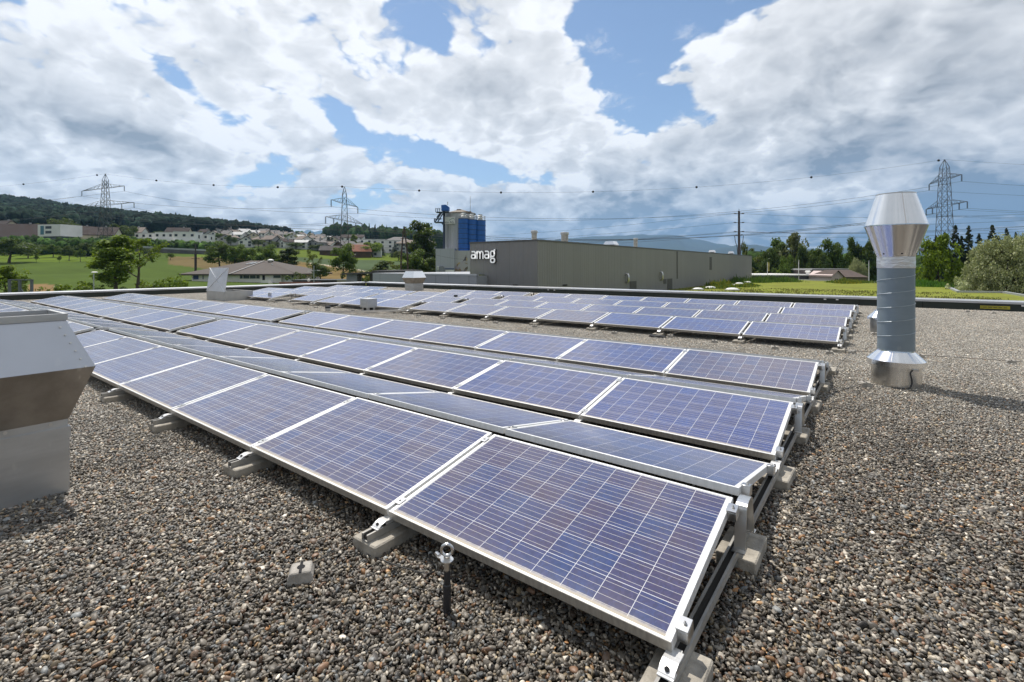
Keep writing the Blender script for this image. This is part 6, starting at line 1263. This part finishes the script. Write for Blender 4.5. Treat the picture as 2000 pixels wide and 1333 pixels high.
# retaining wall of the railway cutting with a light parapet on top
def strip_wall(pts_, name, m, h0, h1, th, label, cat, capm=None, caph=.3):
    o = Vector((*gxy(*pts_[0][:2]), 0)); t = empty(name, o, label, cat); b = MB(); c = MB()
    for i in range(len(pts_)-1):
        a_ = Vector((*gxy(pts_[i][0], pts_[i][1]), 0))-o; e_ = Vector((*gxy(pts_[i+1][0], pts_[i+1][1]), 0))-o; za = CAM[2]-(pts_[i][2]-CY)*pts_[i][1]/FPX; ze_ = CAM[2]-(pts_[i+1][2]-CY)*pts_[i+1][1]/FPX; n_ = Vector((-(e_-a_).y, (e_-a_).x, 0)).normalized()*th; U = Vector((0, 0, 1))
        for q, lo, hi in ((b, -h0, 0), (c, .004, caph)):
            vs = [a_+U*(za+lo), e_+U*(ze_+lo), e_+n_+U*(ze_+lo), a_+n_+U*(za+lo), a_+U*(za+hi), e_+U*(ze_+hi), e_+n_+U*(ze_+hi), a_+n_+U*(za+hi)]; q.add(vs, [(0, 3, 2, 1), (4, 5, 6, 7), (0, 1, 5, 4), (1, 2, 6, 5), (2, 3, 7, 6), (3, 0, 4, 7)])
    b.build('wall', m, t); c.build('parapet_strip', capm, t); return t
M_RW = mat('retaining_grey', (.115, .11, .115), .9, var=.25, vscale=.25); M_RL = mat('strip_light', (.42, .44, .45), .6, var=.1, vscale=.3)
strip_wall([(205, 233, 480), (260, 232, 482), (310, 231, 485.5), (370, 229, 488.5), (440, 226, 491.5)], 'retaining_wall', M_RW, 3.2, 0, .5, 'long dark retaining wall with a light strip on top below the cubic houses', 'wall', M_RL, .75)
strip_wall([(95, 232, 478), (140, 233, 479), (205, 234, 481)], 'retaining_wall', M_RW, 2.2, 0, .5, 'low wall with a bright railing strip below the white box building', 'wall', M_RL, .9)
strip_wall([(265, 244, 477), (330, 242, 478.5), (400, 240, 482)], 'retaining_wall', M_RW, 1.6, 0, .4, 'second dark wall band running above the long retaining wall', 'wall', M_RW, .2)

# ------------------------------------------------------------------ street furniture and huts
t = empty('street_lamp', (*gxy(183, 64), -5.5), 'street lamp with flat white head just beyond the parapet', 'street lamp', rz=-YAW); zt = CAM[2]-(532-CY)*64/FPX+5.5; b = MB(); b.tube([(0, 0, 0), (0, 0, zt)], [.09, .06], 8); b.build('pole', M_GALV, t); MB().lathe([(.05, zt-.08), (.34, zt-.02), (.36, zt+.06), (.2, zt+.13)], 18, .12, 0).build('lamp_head', M_WHITE, t)
t = empty('street_lamp', (*gxy(613, 86), -5.5), 'twin-armed street lamp behind the red-brown wall', 'street lamp', rz=-YAW); zt = CAM[2]-(519-CY)*86/FPX+5.5; b = MB(); b.tube([(0, 0, 0), (0, 0, zt)], [.09, .06], 8); b.bar((-.7, 0, zt-.95), (.8, 0, zt-.75), .06); b.build('pole', M_GALV, t)
for s_ in (-1, 1): MB().box((s_*.85-.22, -.1, zt-1.0+.1*(s_ > 0)), (s_*.85+.22, .1, zt-.9+.1*(s_ > 0))).build('lamp_head', M_WHITE, t)
for px, yt, k, lb in ((1560, 511, 97, 'slim white lamp pole left of the flat grey hut'), (1697, 513, 84, 'slim white lamp pole at the right end of the gabled hut')):
    t = empty('lamp_pole', (*gxy(px, k), -7), lb, 'lamp pole'); zt = CAM[2]-(yt-CY)*k/FPX+7; b = MB(); b.tube([(0, 0, 0), (0, 0, zt)], [.10, .06], 8); b.build('pole', M_WHITE, t); MB().lathe([(.07, zt), (.07, zt+.25)], 8).build('lamp_head', M_GALV, t)
t = empty('flag', (*gxy(1499, 97), -7), 'yellow upright flag on a pole beyond the hall', 'flag', rz=-YAW); zt = CAM[2]-(513-CY)*97/FPX+7; b = MB(); b.tube([(0, 0, 0), (0, 0, zt)], .05, 6); b.build('pole', M_WHITE, t); b = MB(); n_ = 7; vs = []
for i in range(n_+1):
    for j in range(3): vs.append((.06+j*.17, .05*math.sin(i*1.1+j), zt-.05-i*.25))
b.add(vs, [(i*3+j, i*3+j+1, i*3+j+4, i*3+j+3) for i in range(n_) for j in range(2)], True); b.add([(v[0], v[1]+.012, v[2]) for v in vs], [(i*3+j, i*3+j+3, i*3+j+4, i*3+j+1) for i in range(n_) for j in range(2)], True); b.build('cloth', mat('yellow_cloth', (.50, .42, .12), .8), t, fix=False)
k = 52.0; t = empty('steel_frame', (*gxy(40, k), -6), 'grey steel gantry frame with three posts beyond the parapet at the left', 'steel frame', rz=-YAW); M_GS = mat('grey_steel_paint', (.13, .14, .16), .6, var=.1); zt = CAM[2]-(545-CY)*k/FPX+6
def X4(px): return (px-40)*k/FPX
b = MB(); b.box((X4(16.5), -.08, zt-.10), (X4(64.5), .08, zt)); b.build('beam', M_GS, t)
for px in (18.5, 38.5, 62): MB().box((X4(px)-.10, -.09, 0), (X4(px)+.10, .09, zt-.1)).build('post', M_GS, t)
b = MB(); b.bar((X4(41), 0, zt-1.0), (X4(58), 0, zt-2.3), .06); b.build('brace', M_GS, t)
k = 97.0; t, h, z1 = boxobj('flat_store', 1466, 1592, 537.2, 552, k, 14, None, 'long dark flat-roofed store with white roof edge behind the planted roof', 'building'); MB().box((-h, 0, 0), (h, 14, z1-.25)).build('wall', mat('store_wall', (.065, .067, .075), .7, var=.12, vscale=.5), t); MB().box((-h-.15, -.15, z1-.25), (h+.15, 14.2, z1)).build('roof', WALLS['white'], t)
for px in (1495.5, 1548.5): q = (px-1529)*k/FPX; MB().lathe([(.16, 0), (.16, .08)], 12).build('wall_lamp', M_WHITE, t, (q, -.09, z1-.85), (math.pi/2, 0, 0))
f = empty('roof_fan', (*gxy(1578, 98.5), CAM[2]-(537-CY)*98.5/FPX), 'small white fan hood on the flat-roofed store', 'roof fan'); MB().rings([(-.3, -.3, .3, .3, -.05), (-.3, -.3, .3, .3, .35)]).build('base_box', M_WHITE, f); MB().rings([(-.32, -.32, .32, .32, .35), (-.5, -.5, .5, .5, .55), (-.35, -.35, .35, .35, .78)]).build('hood', M_WHITE, f)
t, h, z1 = boxobj('flat_hut', 1586, 1652, 526, 550, 100, 9, None, 'grey flat-roofed hut with brown lower wall beside the gabled hut', 'hut'); MB().box((-h, 0, 0), (h, 9, z1-.3)).build('wall', mat('hut_wall', (.16, .135, .125), .85, var=.2, vscale=.6), t); MB().box((-h-.5, -.8, z1-.3), (h+1.6, 9.4, z1)).build('roof', mat('hut_roof', (.30, .30, .30), .8), t); MB().box((-h-.3, -1.2, z1-1.35), (h+.3, -.01, z1-1.2)).build('canopy', mat('hut_canopy', (.24, .20, .17), .8), t)
for i in range(4): MB().box((-1.4+i*1.3, -.07, z1-1.95), (-.9+i*1.3, -.006, z1-1.4)).build('window', M_HWIN, t)
k = 90.0; x, y = gxy(1635, k); t = empty('gabled_hut', (x, y, -7), 'hut with pink-white gable, brown roof and long timber side', 'hut', rz=-YAW); zr = CAM[2]-(529-CY)*k/FPX+7; zl = CAM[2]-(539-CY)*k/FPX+7
def X5(px): return (px-1635)*k/FPX
MB().prism([(X5(1624.5), 0), (X5(1646), 0), (X5(1646), zl), (X5(1635), zr-.15), (X5(1624.5), zl)], 1, 0, 7).build('wall', mat('hut_pink', (.56, .46, .43), .9, var=.06), t); MB().box((X5(1646)+.01, .5, 0), (X5(1700), 6.5, zl-.25)).build('side_wall', mat('hut_timber', (.20, .165, .115), .9, var=.25, vscale=.8), t)
b = MB(); b.add([(X5(1622), -.35, zl-.3), (X5(1635), -.35, zr), (X5(1648), -.35, zl-.3), (X5(1648), .1, zl-.3), (X5(1697), 0, zl-.35), (X5(1684), 3.4, zr+.05), (X5(1635), 3.4, zr+.05), (X5(1622), 7, zl-.3), (X5(1697), 7, zl-.35)], [(0, 1, 6, 7), (1, 2, 3, 6), (3, 4, 5, 6), (4, 8, 5), (5, 8, 7, 6)]); b.build('roof', mat('hut_tiles', (.095, .07, .06), .9, var=.2, vscale=.8), t)
for px in (1631, 1634.3): MB().box((X5(px), -.06, zl-1.5), (X5(px)+.2, -.004, zl-.6)).build('window', M_HWIN, t)
MB().box((X5(1637), -.06, zl-2.4), (X5(1640), -.004, zl-.95)).build('door', M_HWIN, t)

# ------------------------------------------------------------------ overhead line
M_LAT = mat('lattice_steel', (.065, .068, .066), .6, metal=.3); M_INS = mat('insulator', (.05, .05, .055), .35)
def pylon(px, k, ytop, levels, wtop, wbase, label, thick, rot):
    """levels: list of (y, (xl, kl), (xr, kr), inner) crossarms by photograph row at the mast"""
    x, y = gxy(px, k); z = lz(x, y)-.5; t = empty('lattice_pylon', (x, y, z), label, 'pylon', 'lattice pylons', rz=rot); H = CAM[2]-(ytop-CY)*k/FPX-z; hs = [CAM[2]-(l[0]-CY)*k/FPX-z for l in levels]; hu = hs[0]+1.5; hp = hu+(H-hu)*.42
    def wd(h): return wbase+(wtop-wbase)*min(1, h/hu) if h < hu else (wtop if h < hp else max(.05, wtop*(1-(h-hp)/(H-hp))))
    b = MB(); nb = [0]; h = 0.0
    while h < H-1.0: h += max(1.5, 1.25*wd(h)); nb.append(min(h, H))
    nb[-1] = H
    for sx, sy in ((1, 1), (1, -1), (-1, -1), (-1, 1)):
        for i in range(len(nb)-1): a, c = wd(nb[i])/2, wd(nb[i+1])/2; b.bar((sx*a, sy*a, nb[i]), (sx*c, sy*c, nb[i+1]), thick)
    for i in range(len(nb)-2):
        a, c = wd(nb[i])/2, wd(nb[i+1])/2
        for p, q in (((1, 1), (1, -1)), ((1, -1), (-1, -1)), ((-1, -1), (-1, 1)), ((-1, 1), (1, 1))):
            b.bar((p[0]*a, p[1]*a, nb[i]), (q[0]*c, q[1]*c, nb[i+1]), thick*.6); b.bar((q[0]*a, q[1]*a, nb[i]), (p[0]*c, p[1]*c, nb[i+1]), thick*.6)
            if i % 3 == 2: b.bar((p[0]*a, p[1]*a, nb[i]), (q[0]*a, q[1]*a, nb[i]), thick*.6)
    b.build('mast', M_LAT, t); Mi = Matrix.Rotation(-rot, 3, 'Z'); tips = []
    for (yy, le, re, inner), hz_ in zip(levels, hs):
        for (ex, ek) in (le, re):
            gx, gy = gxy(ex, ek); e = Mi @ Vector((gx-x, gy-y, 0)); e.z = hz_; d = Vector((e.x, e.y, 0)).normalized(); s = Vector((-d.y, d.x, 0)); w_ = wd(hz_)/2; b = MB()
            r0, r1 = d*w_+s*w_+Vector((0, 0, hz_)), d*w_-s*w_+Vector((0, 0, hz_)); u0, u1 = d*w_*.9+s*w_*.9+Vector((0, 0, hz_+2.0)), d*w_*.9-s*w_*.9+Vector((0, 0, hz_+2.0))
            for q in (r0, r1): b.bar(q, e, thick*.9)
            for q in (u0, u1): b.bar(q, e, thick*.75)
            for j in range(1, 5):
                f = j/5; b.bar(r0.lerp(e, f), r1.lerp(e, f), thick*.5); b.bar(r0.lerp(e, f), u0.lerp(e, f-.1), thick*.5); b.bar(r1.lerp(e, f), u1.lerp(e, f-.1), thick*.5)
            arm = b.build('crossarm', M_LAT, t)
            ends = [e]+([d*(w_+(e.length_squared-hz_**2)**.5*.52)+Vector((0, 0, hz_))] if inner else [])
            for q in ends:
                ib = MB(); il = 2.3
                for s_ in (-.12, .12): ib.tube([q+s*s_, q+s*s_+Vector((0, 0, -il))], .07, 6)
                for j in range(7): ib.tube([q+Vector((0, 0, -.25-j*.3)), q+Vector((0, 0, -.33-j*.3))], .17, 8)
                ib.build('insulator', M_INS, t); tips.append(Matrix.Rotation(rot, 3, 'Z') @ (q+Vector((0, 0, -il)))+Vector((x, y, z)))
    return t, Vector((x, y, z+H)), tips
P1 = pylon(206, 223, 339, [(367, (160, 232), (243, 217), False), (400, (150, 234), (262, 214), True)], 1.7, 4.8, 'lattice pylon in front of the wooded hill at the left', .135, .3)
P2 = pylon(673, 172, 364.5, [(398, (647, 161.5), (699, 182.5), False), (431, (636, 158), (709, 187), True)], 1.45, 3.5, 'lattice pylon in the middle above the farm', .10, .9)
P3 = pylon(1845, 175, 313, [(352, (1815, 185.5), (1878.5, 165.5), False), (403, (1809, 187), (1889.5, 164), True)], 2.35, 5.0, 'lattice pylon at the right behind the lime-green tree', .125, -.5)
def cable(a, c, sag, label, r=.04, n=26, grp='overhead power cables', balls=None):
    a, c = Vector(a), Vector(c); pts_ = [a.lerp(c, i/n)-Vector((0, 0, 4*sag*(i/n)*(1-i/n))) for i in range(n+1)]; b = MB(); b.tube([p-a for p in pts_], r, 5); o = b.build('power_cable', mat('cable', (.07, .07, .075), .5, metal=.4), None, a); tag(o, label, 'cable', grp)
    if balls:
        for bpx in balls:
            best = min(range(401), key=lambda i: abs(CX+FPX*((np.array(a.lerp(c, i/400))-CAM)@RT)/max(1, ((np.array(a.lerp(c, i/400))-CAM)@FW))-bpx))/400; p = a.lerp(c, best)-Vector((0, 0, 4*sag*best*(1-best)))-a
            mb = MB(); mb.lathe([(.02, -.42), (.26, -.32), (.40, -.1), (.40, .1), (.26, .32), (.02, .42)], 14, p.x, p.y); mb.v = [(v[0], v[1], v[2]+p.z) for v in mb.v]; mb.build('marker_ball', mat('marker_ball', (.012, .012, .013), .6), o)
    return o
LW = Vector(at(-420, 372, 260)); RWp = Vector(at(2700, 322, 205))
cable(P1[1], LW, 4, 'thin top wire with a marker ball running left from the left pylon', .028, balls=[190, 46]); cable(P1[1], P2[1], 2.2, 'thin top wire with dark marker balls between left and middle pylon', .028, balls=[306, 418, 543, 669]); cable(P2[1], P3[1], 6.0, 'thin top wire with dark marker balls between middle and right pylon', .028, balls=[820, 980, 1159, 1360, 1585, 1833]); cable(P3[1], RWp, 3, 'thin top wire running right from the right pylon', .028)
nmz = ['upper left', 'upper right', 'lower outer left', 'lower inner left', 'lower outer right', 'lower inner right']
for i in range(6):
    off = Vector((0, 0, -9 if i < 2 else -17)); sd = (P3[2][i]-P3[1]); sd.z = 0
    cable(P1[2][i], LW+off+Vector((sd.x*.6, sd.y*.6, 0)), 4, 'power cable from the %s arm tip of the left pylon running left' % nmz[i]); cable(P1[2][i], P2[2][i], 2.6, 'power cable from the %s arm tip between left and middle pylon' % nmz[i]); cable(P2[2][i], P3[2][i], 7.0, 'power cable from the %s arm tip between middle and right pylon' % nmz[i]); cable(P3[2][i], RWp+off+sd*.7, 3.5, 'power cable from the %s arm tip of the right pylon running right' % nmz[i])
# steel pole behind the hall with three pairs of arms
k = 112.0; t = empty('power_pole', (*gxy(1443.5, k), -7), 'dark steel power pole with short arms behind the hall', 'power pole', rz=-YAW); M_POLE = mat('dark_pole', (.055, .042, .042), .6, var=.2)
def Z6(y, kk=k): return CAM[2]-(y-CY)*kk/FPX
b = MB(); b.tube([(0, 0, 0), (0, 0, Z6(413)+7)], [.36, .22], 12); b.tube([(0, 0, Z6(413)+7), (0, 0, Z6(409)+7)], .05, 6); b.build('pole', M_POLE, t); tp = []
for y, h_ in ((418.5, 1.15), (436, 1.15), (453.5, 1.15), (460.5, .8)):
    b = MB(); zz = Z6(y)+7
    for s_ in (-1, 1): b.bar((0, s_*.0, zz), (s_*h_, 0, zz), .09); b.tube([(s_*h_*.55, 0, zz+.03), (s_*h_, 0, zz+.06)], .11, 8); tp.append(Matrix.Rotation(-YAW, 3, 'Z') @ Vector((s_*h_, 0, zz))+t.location)
    b.build('pole_arm', M_POLE, t)
b = MB()
for s_ in (-1, 1): b.tube([(s_*1.0, 0, Z6(461)+7), (s_*.9, 0, Z6(470)+7), (s_*.45, 0, Z6(484)+7), (s_*.3, 0, Z6(500)+7)], .07, 6)
b.build('down_cable', mat('cable', (0, 0, 0)), t)
nm = ['top', 'second', 'third', 'lowest']
for i in range(8):
    yl, yr = (452, 436)[i % 2 == 1], 0; side = ('left', 'right')[i % 2]
    if side == 'left': cable(tp[i], at(640, 462+i*2.2, 255), 3.0, 'distribution wire from the %s left arm of the steel pole running left' % nm[i//2], .024)
    else: cable(tp[i], at(2240, 402+i*5, 78), 1.2, 'distribution wire from the %s right arm of the steel pole running right' % nm[i//2], .024)
for i, (dy) in enumerate((0, 3.5)): cable(tp[4], at(2240, 428+dy*2, 74), 1.0, 'distribution wire pair at the third arm running right, %s one' % ('upper', 'lower')[i], .022); cable(tp[5], at(640, 478+dy, 250), 2.5, 'distribution wire pair at the third arm running left, %s one' % ('upper', 'lower')[i], .022)
# timber A-frame pole left of the plant
k = 100.0; t = empty('timber_pole', (*gxy(790, k), -7), 'brown two-legged timber power pole left of the concrete plant', 'power pole', rz=-YAW); M_TIM = mat('old_timber', (.085, .055, .045), .85, var=.3, vscale=1.5)
def X7(px): return (px-790)*k/FPX
for px in (783.5, 796): b = MB(); b.tube([(X7(790+(px-790)*1.25), 0, 0), (X7(px), 0, Z6(500, k)+7), (X7(789.5+(px-790)*.10), 0, Z6(444, k)+7)], [.20, .17, .12], 8); b.build('pole_leg', M_TIM, t)
b = MB()
for y, a_, c_ in ((453.5, 785.5, 793), (466, 783, 799.5), (477, 780, 802)): b.bar((X7(a_), -.2, Z6(y, k)+7), (X7(c_), -.2, Z6(y, k)+7), .10)
b.box((X7(788), -.2, Z6(446, k)+7), (X7(791), .2, Z6(442.5, k)+7)); b.build('pole_brace', M_TIM, t); b = MB()
for px, y in ((785.6, 454), (793, 454), (781, 478), (785, 478), (797, 478)): b.tube([(X7(px), -.2, Z6(y, k)+7), (X7(px), -.2, Z6(y+4, k)+7)], .06, 6)
b.build('insulator', M_INS, t)
cable(at(793, 454, 100), at(1010, 470, 170), 1.5, 'thin wire from the timber pole running right behind the plant', .02); cable(at(786, 454, 100), at(300, 470, 165), 2.0, 'thin wire from the timber pole running left', .02); cable(at(797, 480, 100), at(905, 507, 99), .5, 'thin wire from the timber pole to the plant block', .02)
# pole on the slope behind the bungalow
k = 148.0; x, y = gxy(382, k); t = empty('power_pole', (x, y, lz(x, y)), 'dark power pole with short cross bars on the slope behind the bungalow', 'power pole', rz=-YAW); zt = Z6(476, k)-t.location.z; b = MB(); b.tube([(0, 0, 0), (0, 0, zt-3.0)], .34, 10); b.tube([(0, 0, zt-3.0), (0, 0, zt)], .16, 8); b.build('pole', M_POLE, t); b = MB()
for y, h_ in ((484, .9), (505, 1.2)): b.bar((-h_, 0, Z6(y, k)-t.location.z), (h_, 0, Z6(y, k)-t.location.z), .14)
b.build('pole_arm', M_POLE, t); cable(at(383, 484, k), at(790, 455, 100), 1.5, 'thin wire from the slope pole to the timber pole', .02); cable(at(381, 484, k), at(-150, 500, 120), 1.5, 'thin wire from the slope pole running left over the meadow', .02); cable(at(381, 487, k), at(-150, 507, 120), 1.5, 'second thin wire from the slope pole running left, lower', .02)

# ------------------------------------------------------------------ the air between here and the mountains
hz = MB().box((-9500, -9500, -10.0), (9500, 13500, 1250)).build('haze', None or bpy.data.materials.new('air'))
hm = hz.data.materials[0]; hm.use_nodes = True; hn = NT(hm.node_tree); hn.n.clear()
pv = hn.new('ShaderNodeVolumePrincipled'); pv.inputs['Color'].default_value = (0.34, 0.62, 1.0, 1); pv.inputs['Density'].default_value = 1.0/13000; pv.inputs['Anisotropy'].default_value = 0.25
ho = hn.new('ShaderNodeOutputMaterial'); hn.l.new(pv.outputs[0], ho.inputs['Volume']); tag(hz, kind='stuff')
